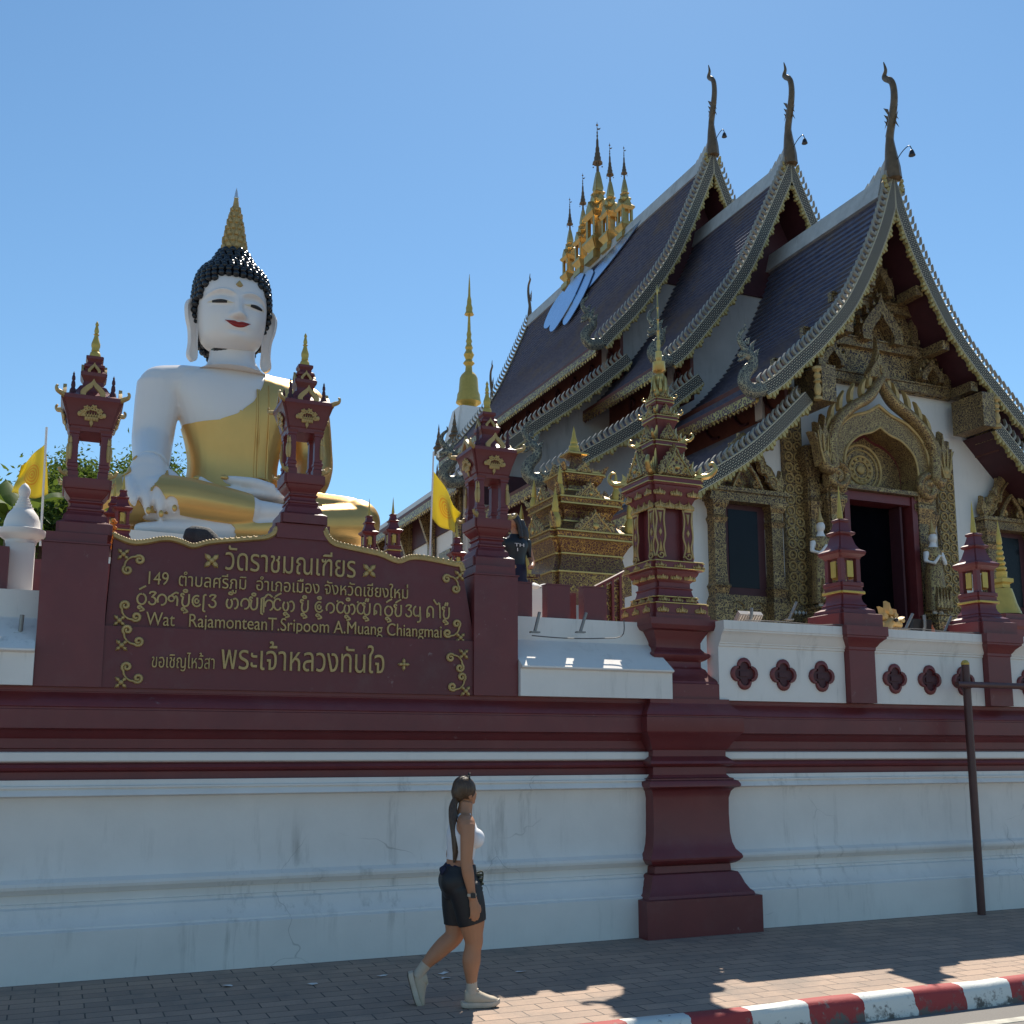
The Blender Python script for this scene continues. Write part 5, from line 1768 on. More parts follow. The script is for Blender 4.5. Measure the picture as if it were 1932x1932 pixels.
deity(p2.x, p.z - .02, "white praying figure in gilt skirt right of the temple doorway")
# ============================================================= seated statue
BY = 24.0
bpos = at(433, 1030, BY)
BX, BZ = bpos.x, bpos.z
bud = empty("seated_statue", (BX, BY, BZ), "giant white seated figure in a gilt robe rising behind the maroon sign", "statue", rz=math.radians(3))
mb = MB()
# torso: elliptical sections
def sect(secs, n=28, pw=2.3):
    rings = []
    for x, y, z, a, b in secs:
        r = []
        for k in range(n):
            t = 2 * pi * k / n
            c, s_ = math.cos(t), math.sin(t)
            r.append((x + a * math.copysign(abs(c) ** (2 / pw), c), y + b * math.copysign(abs(s_) ** (2 / pw), s_), z))
        rings.append(r)
    return rings
ts = spline([(0, .15, -.3, 1.75, 1.2), (0, .1, .3, 1.5, 1.05), (0, .05, .8, 1.20, .85), (0, .02, 1.3, 1.02, .72), (0, 0, 1.75, .96, .68), (0, 0, 2.3, 1.05, .74), (0, 0, 2.9, 1.25, .80), (0, .02, 3.35, 1.42, .78), (0, .05, 3.68, 1.45, .70), (0, .08, 3.88, 1.15, .58), (0, .08, 4.0, .72, .50), (.0, .05, 4.12, .54, .46), (-.1, .0, 4.35, .48, .43), (-.15, -.05, 4.8, .46, .43)], 4)
mb.loops(sect(ts))
# shoulders and arms
for s in (-1, 1):
    mb.tube([(s * .5, .08, 3.72), (s * 1.1, .08, 3.58), (s * 1.55, .08, 3.46)], [(.36, .40), (.46, .48), (.50, .48)], 16)
    mb.ball((s * 1.60, .08, 3.42), (.52, .50, .52), 18)
# his right arm reaching down to the knee (viewer's left)
mb.tube(spline([(-1.64, .08, 3.5), (-1.70, .05, 2.9), (-1.76, -.05, 2.2), (-1.82, -.55, 1.72), (-1.90, -1.20, 1.30)], 4), [.50, .50, .49, .485, .475, .465, .455, .45, .44, .43, .42, .41, .40, .39, .375, .36, .35], 16)
# his left arm to the lap
mb.tube(spline([(1.64, .08, 3.5), (1.78, .12, 2.8), (1.84, .05, 2.0), (1.55, -.55, 1.35), (1.0, -1.05, .98)], 4), [.50, .50, .49, .48, .47, .46, .45, .45, .45, .43, .41, .39, .37, .36, .35, .33, .30], 16)
# thighs, knees, shins
for s in (-1, 1):
    mb.tube(spline([(s * .75, .1, .45), (s * 1.6, -.6, .55), (s * 2.45, -1.35, .50)], 4), [.80, .80, .78, .74, .70, .65, .60, .56, .52], 16)
    mb.ball((s * 2.48, -1.42, .48), (.50, .50, .50), 16)
mb.tube(spline([(-2.5, -1.45, .48), (-1.5, -1.85, .50), (-.5, -2.02, .40), (.1, -2.0, .36)], 4), [.50, .50, .49, .48, .47, .46, .44, .42, .40, .38, .36, .34, .31], 16)
mb.tube(spline([(2.5, -1.42, .42), (1.4, -1.75, .25), (.2, -1.95, .0), (-1.0, -2.0, -.08)], 4), [.50, .48, .46, .44, .42, .40, .37, .35, .32, .29, .26, .25, .24], 14)
# feet: upper sole turned up, lower foot poking out
mb.tube(spline([(.0, -2.0, .36), (.45, -1.98, .38), (.95, -1.85, .42), (1.35, -1.70, .44)], 3), [(.30, .28), (.28, .26), (.26, .26), (.24, .28), (.22, .30), (.20, .32), (.18, .32), (.16, .30), (.13, .26), (.08, .2)], 14)
mb.tube(spline([(-.9, -2.0, -.08), (-1.4, -2.02, -.12), (-1.95, -2.02, -.16), (-2.25, -2.0, -.18)], 3), [(.22, .24), (.21, .24), (.20, .24), (.19, .24), (.17, .24), (.15, .23), (.13, .22), (.12, .2), (.10, .16), (.06, .1)], 14)
# hand hanging over the knee
mb.ball((-1.98, -1.52, 1.10), (.38, .30, .42), 16)
mb.tube([(-1.93, -1.3, 1.28), (-2.0, -1.66, 1.0), (-2.0, -1.88, .70)], [(.36, .27), (.40, .25), (.40, .17)], 14, up=(1, 0, 0))
FING = [[(x, -1.80, .84), (x + .01, -2.06, .60), (x + .04, -2.20, .36), (x + .08, -2.20, zt_)] for x, zt_ in ((-2.36, .20), (-2.12, .02), (-1.87, -.02), (-1.62, .12))]
for fg in FING:
    mb.tube(spline(fg, 3), [.105, .105, .105, .102, .10, .098, .09, .08, .045, .03], 10)
mb.tube(spline([(-1.66, -1.45, 1.12), (-1.48, -1.72, .92), (-1.44, -1.92, .62), (-1.47, -1.98, .40)], 3), [.16, .155, .15, .145, .14, .135, .125, .11, .09, .04], 10)
# hand open on the lap
mb.tube(spline([(1.0, -1.10, .98), (.55, -1.34, .90), (.1, -1.45, .86), (-.25, -1.48, .86)], 3), [(.24, .26), (.22, .28), (.20, .32), (.17, .36), (.15, .36), (.14, .36), (.13, .36), (.12, .34), (.11, .33), (.10, .30)], 14)
for i, (y, tip) in enumerate(((-1.66, -1.02), (-1.50, -1.10), (-1.34, -1.06), (-1.20, -.95))):
    mb.tube(spline([(-.15, y, .86), (-.55, y, .84), (-.85, y, .94), (tip, y, 1.08)], 3), [.105, .105, .105, .10, .10, .10, .095, .09, .075, .03], 10)
mb.tube(spline([(.55, -1.60, .98), (.15, -1.72, 1.05), (-.25, -1.66, 1.08), (-.52, -1.62, 1.10)], 3), [.14, .135, .13, .125, .12, .115, .11, .10, .085, .03], 10)
me = fuse(mb, .036, 6, .5)
# the robe is cut out of the skin along the hem lines
bm = bmesh.new()
bm.from_mesh(me)
WHITE = [
 (spline([(-1.64, .08, 3.5), (-1.70, .05, 2.9), (-1.76, -.05, 2.2), (-1.82, -.55, 1.72), (-1.90, -1.20, 1.30)], 3), [.70, .68, .66, .62, .60, .58, .57, .56, .55, .54, .52, .50, .46]),
 ([(-1.93, -1.3, 1.28), (-2.0, -1.62, 1.0), (-2.02, -1.85, .70)], [.40, .37, .33]),
 (FING[0], [.15, .145, .14, .12]),
 (FING[1], [.15, .145, .14, .12]),
 (FING[2], [.15, .145, .14, .12]),
 (FING[3], [.15, .145, .14, .12]),
 ([(-1.66, -1.45, 1.12), (-1.48, -1.72, .92), (-1.44, -1.92, .62), (-1.47, -1.98, .40)], [.19, .18, .17, .12]),
 ([(.72, -1.26, .95), (.55, -1.34, .90), (.1, -1.45, .86), (-.25, -1.48, .86)], [.40, .40, .42, .42]),
 ([(-.15, -1.45, .86), (-.55, -1.45, .86), (-.85, -1.45, .95), (-1.06, -1.45, 1.1)], [.38, .36, .34, .3]),
 ([(.55, -1.60, .98), (.15, -1.72, 1.05), (-.25, -1.66, 1.08), (-.55, -1.62, 1.10)], [.2, .19, .17, .13]),
 ([(.14, -2.0, .36), (.45, -1.98, .38), (.95, -1.85, .42), (1.35, -1.70, .44)], [.37, .36, .38, .36]),
 ([(.30, -1.97, -.02), (-.9, -2.0, -.08), (-1.4, -2.02, -.06), (-1.95, -2.02, -.10), (-2.25, -2.0, -.14)], [.26, .26, .26, .26, .2]),
]
WHITE = [([V(p) for p in pl_], rr) for pl_, rr in WHITE]
def limb(co):
    """signed distance to the bare limbs"""
    best = 9
    for pl_, rr in WHITE:
        for i in range(len(pl_) - 1):
            ab = pl_[i + 1] - pl_[i]
            t = max(0, min(1, (co - pl_[i]).dot(ab) / ab.length_squared))
            ri = rr[min(i, len(rr) - 1)] + (rr[min(i + 1, len(rr) - 1)] - rr[min(i, len(rr) - 1)]) * t
            best = min(best, (co - pl_[i] - ab * t).length - ri)
    return best
def hem(co):
    """> 0 where the robe lies"""
    x, y, z = co
    d = limb(co)
    if x > .85 and z > .5 and not (y < -1.5 and z < .8): d = max(d, 1)
    if z > 1.0:
        line = lerp_tab([(-1.6, 2.66), (-1.0, 2.58), (-.5, 2.64), (-.1, 2.82), (.25, 3.15), (.45, 3.55), (.58, 3.95), (.66, 4.3)], x)
        if x > .66: line = 9
        d = min(d, line - z)
        if y > .2 and z > 2.2: d = min(d, (x + .9 - (4.2 - z) * .1) * 2)
    return d
def cut(bm, f):
    val = {v: f(v.co) for v in bm.verts}
    for e in list(bm.edges):
        a, b = e.verts
        fa, fb = val[a], val[b]
        if (fa > 0) != (fb > 0) and abs(fa - fb) > 1e-6:
            t = fa / (fa - fb)
            if .04 < t < .96:
                ne, nv = bmesh.utils.edge_split(e, a, t)
                val[nv] = 0.0
    for fc in list(bm.faces):
        vs_ = fc.verts[:]
        z = [v for v in vs_ if val[v] == 0.0]
        if len(z) == 2 and len(vs_) > 3:
            try: bmesh.utils.face_split(fc, z[0], z[1])
            except ValueError: pass
    return val
val = cut(bm, hem)
def part_of(bm, keep):
    b2 = bm.copy()
    kill = [f for f in b2.faces if not keep(f)]
    bmesh.ops.delete(b2, geom=kill, context='FACES')
    return b2
bm.faces.ensure_lookup_table()
def is_robe(f):
    c = f.calc_center_median()
    return hem(c) > 0
skin = part_of(bm, lambda f: not is_robe(f))
robe = part_of(bm, is_robe)
robe.normal_update()
nrm = {v: v.normal.copy() for v in robe.verts}
for v in robe.verts: v.co += nrm[v] * .03
# turn the edge of the cloth in so that it has thickness
be = [e for e in robe.edges if len(e.link_faces) == 1]
ret = bmesh.ops.extrude_edge_only(robe, edges=be)
for v in [g for g in ret['geom'] if isinstance(g, bmesh.types.BMVert)]:
    src = None
    for e in v.link_edges:
        o_ = e.other_vert(v)
        if o_ in nrm: src = o_
    if src is not None: v.co -= nrm[src] * .07
for nm, b2, mt in (("body", skin, 'statue'), ("robe", robe, 'robe')):
    m2 = bpy.data.meshes.new(nm)
    b2.to_mesh(m2)
    m2.polygons.foreach_set("use_smooth", [True] * len(m2.polygons))
    if nm == "robe": m2.set_sharp_from_angle(angle=math.radians(50))
    o = mobj(nm, m2, mt, bud)
    if nm == "robe": robe_o = o
    b2.free()
bm.free()

# ---- head ------------------------------------------------------------
HC = V((-.20, -.12, 4.42))     # chin level on the head axis
Aw = spline([(0, .36), (.08, .52), (.22, .65), (.40, .705), (.65, .75), (.95, .77), (1.25, .765), (1.55, .71), (1.80, .58), (1.98, .38), (2.08, .12)], 4)
Ff = spline([(0, .60), (.08, .72), (.22, .79), (.40, .815), (.65, .83), (.95, .835), (1.25, .83), (1.55, .75), (1.80, .60), (1.98, .38), (2.08, .10)], 4)
def gs(x, c, s): return math.exp(-((x - c) / s) ** 2)
def brow(x): return 1.00 + .15 * max(0, 1 - ((abs(x) - .36) / .36) ** 2)
def relief_face(x, z):
    ax = abs(x)
    d = 0
    # nose: long ridge, soft tip, wings
    prof = lerp_tab([(.44, 0), (.49, .02), (.53, .16), (.58, .225), (.63, .225), (.72, .185), (.85, .13), (.98, .075), (1.10, .03), (1.2, 0)], z)
    wd = lerp_tab([(.5, .125), (.62, .115), (.75, .075), (.95, .07), (1.15, .12)], z)
    d += prof * gs(x, 0, wd)
    d += .075 * gs(ax, .125, .06) * gs(z, .575, .06)
    # lips and chin
    d += .065 * gs(x, 0, .26) * gs(z, .385, .085)
    d -= .03 * gs(x, 0, .05) * gs(z, .465, .03)
    d += .055 * gs(x, 0, .17) * gs(z, .14, .10)
    d -= .02 * gs(x, 0, .2) * gs(z, .26, .035)
    # cheeks
    d += .035 * gs(ax, .46, .2) * gs(z, .62, .2)
    # brow ridge and the hollow beneath
    b = brow(x)
    if ax < .80:
        fx = min(1, max(0, (.76 - ax) / .12)) * min(1, max(.0, (ax - .05) / .10))
        d += .055 * fx * gs(z, b + .015, .03)
        d -= .075 * fx * gs(z, b - .075, .06) * gs(ax, .34, .26)
    # eyeball under a heavy lid
    d += .055 * gs(ax, .36, .19) * gs(z, .90, .085)
    d -= .02 * gs(ax, .36, .22) * gs(z, .80, .03)
    return d
def face_pt(th, z, off=0.0):
    a, f = lerp_tab(Aw, z), lerp_tab(Ff, z)
    s_, c = math.sin(th), math.cos(th)
    if c > 0:
        pw = .88
        x = a * math.copysign(abs(s_) ** pw, s_)
        y = -f * abs(c) ** pw
    else:
        x, y = a * s_, -a * 1.02 * c
    d = relief_face(x, z) * max(0, c) ** .6 if c > 0 else 0
    return HC + V((x * (1 + off / max(a, .3)), y - d - off * max(0, c), z))
mb = MB()
rows = []
nz, nt_ = 96, 128
zs = [2.08 * i / nz for i in range(nz + 1)]
for z in zs:
    rows.append([face_pt(2 * pi * k / nt_ - pi, z) for k in range(nt_ + 1)])
under = [[HC + (p - HC) * f + V((0, 0, -g)) for p in rows[0]] for f, g in ((.05, .06), (.45, .055), (.80, .03), (.95, .01))]
mb.grid(under + rows)
head = mb.obj("head", 'statue', bud, 180)
# neck fills in below
mb = MB()
mb.lathe([(.80, 3.92), (.64, 4.02), (.56, 4.13), (.525, 4.24), (.51, 4.36), (.50, 4.55), (.48, 4.8)], 32)
o = mb.obj("neck", 'statue', bud, 60)
o.location = (-.12, -.02, 0)
# features set on the surface
def patch(name, th0, th1, zlo, zhi, mat, off, n=24, m=6, parent=None):
    mb = MB()
    rows = []
    for j in range(m + 1):
        r = []
        for i in range(n + 1):
            u = i / n
            th = th0 + (th1 - th0) * u
            lo, hi = zlo(u), zhi(u)
            v = j / m
            bul = math.sin(pi * v) * off
            r.append(face_pt(th, lo + (hi - lo) * v, .004 + bul))
        rows.append(r)
    mb.grid(rows)
    return mb.obj(name, mat, parent or head, 180)
def th_of(x, z):
    a = lerp_tab(Aw, z)
    q = min(.99, abs(x) / a) ** (1 / .88)
    return math.copysign(math.asin(min(1, q)), x)
tl = th_of(.27, .39)
mid = lambda u: .40 + .055 * (abs(2 * u - 1)) ** 1.7
patch("upper_lip", -tl, tl, lambda u: mid(u) - .006, lambda u: mid(u) + .062 * (1 - abs(2 * u - 1) ** 1.6) - .022 * math.exp(-((u - .5) / .07) ** 2), 'red_lip', .022)
patch("lower_lip", -tl * .97, tl * .97, lambda u: mid(u) - .085 * (1 - abs(2 * u - 1) ** 2.2), lambda u: mid(u) - .004, 'red_lip', .028)
for s in (-1, 1):
    a, b = th_of(s * .11, .88), th_of(s * .63, .88)
    lo = lambda u: .865 - .044 * math.sin(pi * u) + .03 * u
    hi = lambda u: .865 + .040 * math.sin(pi * u) + .03 * u
    e = patch("eye", a, b, lo, hi, 'eye_w', .004)
    sub = lambda f: (lambda u: f(.22 + .56 * u))
    patch("iris", a + (b - a) * .22, a + (b - a) * .78, sub(lo), sub(hi), 'black', .012, parent=e)
    # lid line
    mb = MB()
    pts = [face_pt(a + (b - a) * (i / 16), hi(i / 16) + .004, .008) for i in range(17)]
    mb.tube(pts, .010, 5)
    mb.obj("eyelid", 'statue', e, 60)
    # ears: long lobes
    mb = MB()
    out = spline([(.02, 1.18), (.16, 1.20), (.26, 1.02), (.24, .70), (.17, .42), (.15, .10), (.17, -.22), (.06, -.34), (-.04, -.22), (-.03, .15), (-.04, .60)], 4)
    th_ = .10
    M4 = Matrix.Translation(HC + V((s * .745, .05, .0))) @ Matrix.Rotation(s * (-.48), 4, 'Z')
    mb.M = M4
    n = len(out)
    pos = lambda u, v, w_: (s * (u * 1.12 + .02), w_, v * .95)
    inn = [(u * .72 + .02, v * .86 + .05) for u, v in out]
    ring = [[pos(u, v, th_ / 2) for u, v in out], [pos(u, v, -th_ / 2) for u, v in out], [pos(u, v, -th_ / 2 - .01) for u, v in [(a_ * .92 + .006, b_ * .96 + .01) for a_, b_ in out]], [pos(u, v, -th_ * .05) for u, v in inn]]
    if s < 0: ring = [r[::-1] for r in ring]
    mb.loops([r for r in ring])
    mb.obj("ear", 'statue', bud, 60)
# forehead jewel
mb = MB()
c = face_pt(0, 1.33)
mb.M = Matrix.Translation(c)
mb.relief([(x, z - .06) for x, z in [(-.05, 0), (-.085, .05), (-.05, .10), (0, .16), (.05, .10), (.085, .05), (.05, 0), (0, -.02)]], -.05, .04, .35)
mb.obj("forehead_jewel", 'gold_dull', head, 30)
# snail curls
mb = MB()
def scalp(th, z):
    """outer hair surface: cap plus the topknot"""
    a = lerp_tab([(-.45, .36), (-.1, .56), (.2, .72), (.5, .80), (.9, .835), (1.25, .84), (1.55, .81), (1.75, .755), (1.88, .68), (1.97, .58), (2.06, .49), (2.18, .42), (2.32, .35), (2.44, .27)], z)
    f = a * .98
    return HC + V((a * math.sin(th), -f * math.cos(th), z))
def hairline(th):
    t = abs(th)
    return lerp_tab([(0, 1.47), (.25, 1.52), (.6, 1.50), (.95, 1.34), (1.15, 1.12), (1.30, .98), (1.5, .92), (1.7, .55), (1.95, .12), (2.2, -.05), (3.2, -.1)], t)
z = -.42
j = 0
while z < 2.44:
    a = lerp_tab([(-.45, .36), (-.1, .56), (.2, .72), (.5, .80), (.9, .835), (1.25, .84), (1.55, .81), (1.75, .755), (1.88, .68), (1.97, .58), (2.06, .49), (2.18, .42), (2.44, .27)], z)
    n = int(2 * pi * a / .155)
    for k in range(n):
        th = 2 * pi * (k + .5 * (j % 2)) / n - pi
        if z >= hairline(th) - .02:
            p = scalp(th, z)
            mb.ball(p, (.086, .086, .080), 8)
    z += .118 if z < 1.6 else .095
    j += 1
hair = mb.obj("hair_curls", 'hair_blk', bud, 180)
mb = MB()
cap = []
for i in range(30):
    z = -.42 + 2.86 * i / 29
    cap.append([(lambda q: HC + V(((q - HC).x * .955, (q - HC).y * .955, (q - HC).z)))(scalp(2 * pi * k / 48, z)) for k in range(48)])
# only where hair grows: pull the face side inside the head
cap2 = []
for r in cap:
    rr = []
    for k, p in enumerate(r):
        th = 2 * pi * k / 48
        th = th - 2 * pi if th > pi else th
        if p.z - HC.z < hairline(th) - .02:
            q = p - HC
            p = HC + V((q.x * .70, q.y * .70, q.z))
        rr.append(p)
    cap2.append(rr)
mb.loops(cap2)
mb.obj("scalp", 'hair_blk', hair, 60)
# tall gilt flame finial
mb = MB()
zt = 2.44
prof = [(.25, 0), (.27, .04), (.24, .08), (.25, .2), (.215, .34), (.19, .50), (.155, .66), (.125, .80), (.095, .90), (.08, 1.0), (.065, 1.12), (.05, 1.20), (.045, 1.24)]
prof = [(a, b * 1.12) for a, b in prof]
mb.M = Matrix.Translation(HC + V((0, 0, zt - .04)))
mb.lathe(prof, 20)
for j in range(7):
    z = .05 + .162 * j
    r = lerp_tab(prof and [(b, a) for a, b in prof], z)
    n = 10 - j // 2
    for k in range(n):
        mb.M = Matrix.Translation(HC + V((0, 0, zt - .04 + z))) @ Matrix.Rotation(2 * pi * (k + .5 * (j % 2)) / n, 4, 'Z')
        mb.relief(flame(.12 - .010 * j, .20 - .010 * j, .0, 3), -r - .035, -r + .02, .35)
ff = mb.obj("flame_finial", 'gold_dull', bud, 40)
mb = MB()
mb.M = Matrix.Translation(HC + V((0, 0, zt + 1.34)))
mb.lathe([(.055, 0), (.06, .02), (.045, .06), (.03, .16), (.001, .28)], 12)
mb.obj("crystal_tip", plain("clear_tip", (.75, .78, .8), .1, .6, var=.05, bump=0), ff, 40)
# sash hanging over the left chest, with its split end
def chest_y(x, z):
    a = lerp_tab([(t[2], t[3]) for t in ts], z)
    b = lerp_tab([(t[2], t[4]) for t in ts], z)
    y0 = lerp_tab([(t[2], t[1]) for t in ts], z)
    q = min(.98, abs(x) / a)
    return y0 - b * (1 - q ** 2.3) ** (1 / 2.3) - .035
for x0, x1 in ((.30, .33), (.34, .40), (.58, .62)):
    mb = MB()
    z1 = 3.45 if x0 < .5 else 3.6
    pts = [(x0 + (x1 - x0) * i / 20 + .02, chest_y(x0 + (x1 - x0) * i / 20, z1 - (z1 - 1.42) * i / 20), z1 - (z1 - 1.42) * i / 20) for i in range(21)]
    pts = pts[::-1]
    mb.tube(pts, .018, 6)
    mb.obj("sash_fold", 'robe', robe_o, 60)
mb = MB()
for sg, cx in ((-1, .40), (1, .62)):
    for k in range(4):
        z = 1.40 - k * .105
        w_ = .15
        xs = [cx + sg * (.02 + w_ * u) - .0 for u in (0, .5, 1)]
        mb.tube([(x, chest_y(x, z + dz) - .01, z + dz) for x, dz in zip(xs, (.0, -.03, .03))], .024, 6)
    pts = [(cx + sg * u, chest_y(cx + sg * u, v), v) for u, v in ((.0, 1.42), (.01, 1.2), (.03, 1.05), (.09, .96), (.14, 1.0), (.11, 1.06))]
    mb.tube([(x, y - .01, z) for x, y, z in pts], .026, 6)
    pts = [(cx + sg * u, chest_y(cx + sg * u, v), v) for u, v in ((.05, 1.44), (.15, 1.30), (.20, 1.14), (.21, 1.0))]
    mb.tube([(x, y - .01, z) for x, y, z in pts], .022, 6)
mb.tube([(x, chest_y(x, 1.46) - .01, 1.46 - .1 * abs(x - .51)) for x in (.33, .42, .51, .6, .69)], .022, 6)
mb.obj("sash_end", 'robe', robe_o, 60)
# nails
for (x, y, z, rx) in ((-.50, -1.74, 1.11, 0), (-1.03, -1.67, 1.05, 0)):
    mb = MB()
    mb.ball((x, y, z), (.09, .035, .055), 8)
    mb.obj("gilt_nail", 'robe', bud, 60)
for (x, z) in ((-2.03, .14), (-1.79, .10), (-1.54, .24)):
    mb = MB()
    mb.ball((x, -2.275, z), (.05, .03, .075), 8)
    mb.obj("gilt_nail", 'robe', bud, 60)
# throne under the figure
mb = MB()
mb.stack([(1.12, -3.9), (1.12, -2.0), (1.0, -1.7), (1.0, -.9), (1.08, -.6), (1.1, -.32)], [(-2.7, -2.3), (2.7, -2.3), (2.7, 1.3), (-2.7, 1.3)])
mb.obj("pedestal", 'white2', bud, 20)
# ============================================================= things inside the compound
# distant gilt bell stupa
def px_lathe(mb, cx, Y, tab, n=20):
    """tab [(py, half width in px)] measured at depth Y"""
    c = at(cx, tab[0][0], Y)
    out = []
    for py, hw in tab:
        p, q = at(cx - hw, py, Y), at(cx + hw, py, Y)
        out.append(((q - p).length / 2 * .93, p.z))
    return c.x, out
SYY = 52.0
cx_, pr = px_lathe(None, 884, SYY, [(772, 17), (765, 14), (757, 24), (748, 22), (742, 21.5), (737, 19), (712, 17), (706, 14), (700, 7), (690, 6), (684, 11), (678, 6), (668, 10), (660, 5.5), (655, 7.5), (648, 4.5), (643, 6), (637, 3.8), (630, 4.8), (624, 3.2), (615, 3), (600, 2.2), (594, 2), (592, 9), (586, 6), (580, 6.5), (574, 4.5), (566, 4.2), (558, 2.4), (545, 2), (530, 1.2), (517, .3)])
st = empty("bell_stupa", (cx_, SYY, HZ), "white stupa with a gold bell dome and needle spire beyond the hall's left eave", "stupa")
mb = MB()
mb.lathe([(r, z - HZ) for r, z in pr], 24)
mb.obj("bell_and_spire", 'gold_y', st, 40)
zb0 = pr[0][1] - HZ
mb = MB()
mb.stack([(1.25, 0), (1.25, zb0 - 4.6), (1.4, zb0 - 4.4), (1.4, zb0 - 4.1), (1.15, zb0 - 3.9), (1.1, zb0 - 2.9), (1.2, zb0 - 2.8), (1.3, zb0 - 2.6), (1.42, zb0 - 2.4), (1.42, zb0 - 2.2), (1.3, zb0 - 2.1), (1.1, zb0 - 1.9), (.75, zb0 - .2), (.7, zb0 + .02)], redent(.14))
mb.obj("white_base", 'white2', st, 25)
for a, b in ((-1, -1), (1, -1), (-1, 1), (1, 1)):
    for u, zz_, k in ((1.25, zb0 - 2.3, .8), (1.3, zb0 - 4.5, .8)):
        mb = MB()
        mb.at(a * u, b * u, zz_, 0, k, k, k)
        mb.lathe([(.35, 0), (.3, .4), (.4, .45), (.2, .7), (.25, .75), (.12, 1.2), (.15, 1.25), (.05, 1.7), (.07, 1.75), (.001, 2.2)], 8)
        mb.obj("corner_spire", 'finial', st, 30)

# stepped gilt shrine at the head of the stair
gy = 15.0
gp = at(1101, 1090, gy)
gs_ = empty("stepped_shrine", (gp.x, gy + .3, HZ), "stepped gilt and maroon shrine pyramid with slim gold spires left of the big pier", "shrine")
gz = lambda py: at(1101, py, gy + .3).z - HZ
G = [(1130, .62), (1095, .62), (1078, .55), (1060, .52), (1042, .60), (1034, .66), (1026, .68), (1020, .66), (1008, .50), (998, .42), (990, .40), (978, .44), (968, .52), (958, .54), (955, .50), (945, .36), (935, .25), (926, .24), (918, .30), (906, .34), (902, .30), (898, .20), (890, .15), (876, .10), (866, .085), (862, .15), (858, .13)]
mb = MB()
mb.stack([(w_ * 1.12, gz(py)) for py, w_ in G], redent(.12))
mb.obj("tiers", 'carved_s', gs_, 20)
for py, w_ in ((1095, .62), (1060, .52), (1034, .66), (1022, .67), (998, .42), (968, .52), (957, .54), (935, .25), (906, .34), (901, .30), (862, .15)):
    mb = MB()
    z_ = gz(py)
    mb.stack([(w_ * 1.12 - .02, z_ - .02), (w_ * 1.12 + .022, z_ - .012), (w_ * 1.12 + .022, z_ + .012), (w_ * 1.12 - .02, z_ + .02)], redent(.12))
    mb.obj("gilt_line", 'gold', gs_, 0)
mb = MB()
mb.lathe([(.12, gz(860)), (.10, gz(852)), (.085, gz(848)), (.09, gz(846)), (.06, gz(840)), (.065, gz(838)), (.05, gz(832)), (.035, gz(826)), (.025, gz(818)), (.001, gz(806))], 14)
mb.obj("spire", 'gold_y', gs_, 40)
for k in range(4):
    R4 = Matrix.Rotation(k * pi / 2, 4, 'Z')
    for py, hw, ww, hh in ((1022, .72, .34, .34), (957, .57, .24, .27), (904, .36, .14, .17)):
        plaque(gs_, "gilt_gable", R4 @ Matrix.Translation((0, -hw, gz(py))), ww, hh * 1.15, 'carved_g', 'gold', .03, 4)
    mb = MB()
    for py, hw, ln in ((1022, .74, .34), (957, .58, .26), (904, .36, .18)):
        mb.M = Matrix.Rotation(k * pi / 2 + pi / 4, 4, 'Z') @ Matrix.Translation((hw * 1.25, 0, gz(py)))
        mb.relief([(a, b) for a, b in [(-ln * .9, 0), (-ln * .2, -.02), (ln * .35, ln * .10), (ln * .75, ln * .75), (ln * .15, ln * .45), (-ln * .4, ln * .55)]], -.04, .04, .25)
    mb.obj("gilt_corner_wing", 'carved_g', gs_, 0)
for a, b in ((-1, -1), (1, -1), (-1, 1), (1, 1)):
    for py, hw, hh in ((1018, .66, .62), (955, .50, .48)):
        mb = MB()
        mb.at(a * hw, b * hw, gz(py))
        mb.lathe([(.075 * hh / .6, 0), (.09 * hh / .6, hh * .1), (.08 * hh / .6, hh * .3), (.05 * hh / .6, hh * .4), (.06 * hh / .6, hh * .45), (.045 * hh / .6, hh * .55), (.05 * hh / .6, hh * .58), (.03 * hh / .6, hh * .8), (.001, hh * 1.05)], 12)
        mb.obj("slim_spire", 'gold_y', gs_, 40)
# separate gold finial post just right of the visitor
p = at(990, 1066, 13.6)
fp = empty("finial_post", (p.x, 13.6, p.z - .15), "slim yellow gold finial post beside the visitor in black", "finial")
mb = MB()
mb.lathe([(.09, 0), (.10, .1), (.085, .25), (.06, .3), (.075, .33), (.055, .36), (.065, .39), (.05, .43), (.06, .46), (.045, .55), (.035, .62), (.05, .64), (.03, .68), (.001, .78)], 14)
mb.obj("finial", 'gold_y', fp, 40)
mb = MB()
mb.stack([(.14, -1.2), (.14, -.05), (.17, -.04), (.17, -.001)])
mb.obj("post", 'carved_m', fp, 0)
# stair balustrade next to the pier
rl = empty("stair_rail", (6.05, 11.6, 2.41), "small red and gilt stair balustrade tucked behind the big pier", "railing")
a, b = at(1122, 1108, 11.6), at(1180, 1078, 11.6)
mb = MB()
L0_ = V((a.x - 6.05, 0, a.z - 2.41))
L1_ = V((b.x - 6.05, 0, b.z - 2.41))
mb.tube([L0_, (L0_ + L1_) / 2, L1_], .022, 6)
for i in range(4):
    q = L0_.lerp(L1_, (i + .3) / 4)
    mb.box(q.x - .015, q.x + .015, -.015, .015, 0, q.z)
mb.obj("rail", 'maroon', rl, 0)
mb = MB()
mb.prism([(L0_.x + .02, 0), (L1_.x, 0), (L1_.x, L1_.z - .05), (L0_.x + .02, L0_.z - .05)], .03, .06)
mb.obj("gilt_panel", 'carved_m', rl, 0)
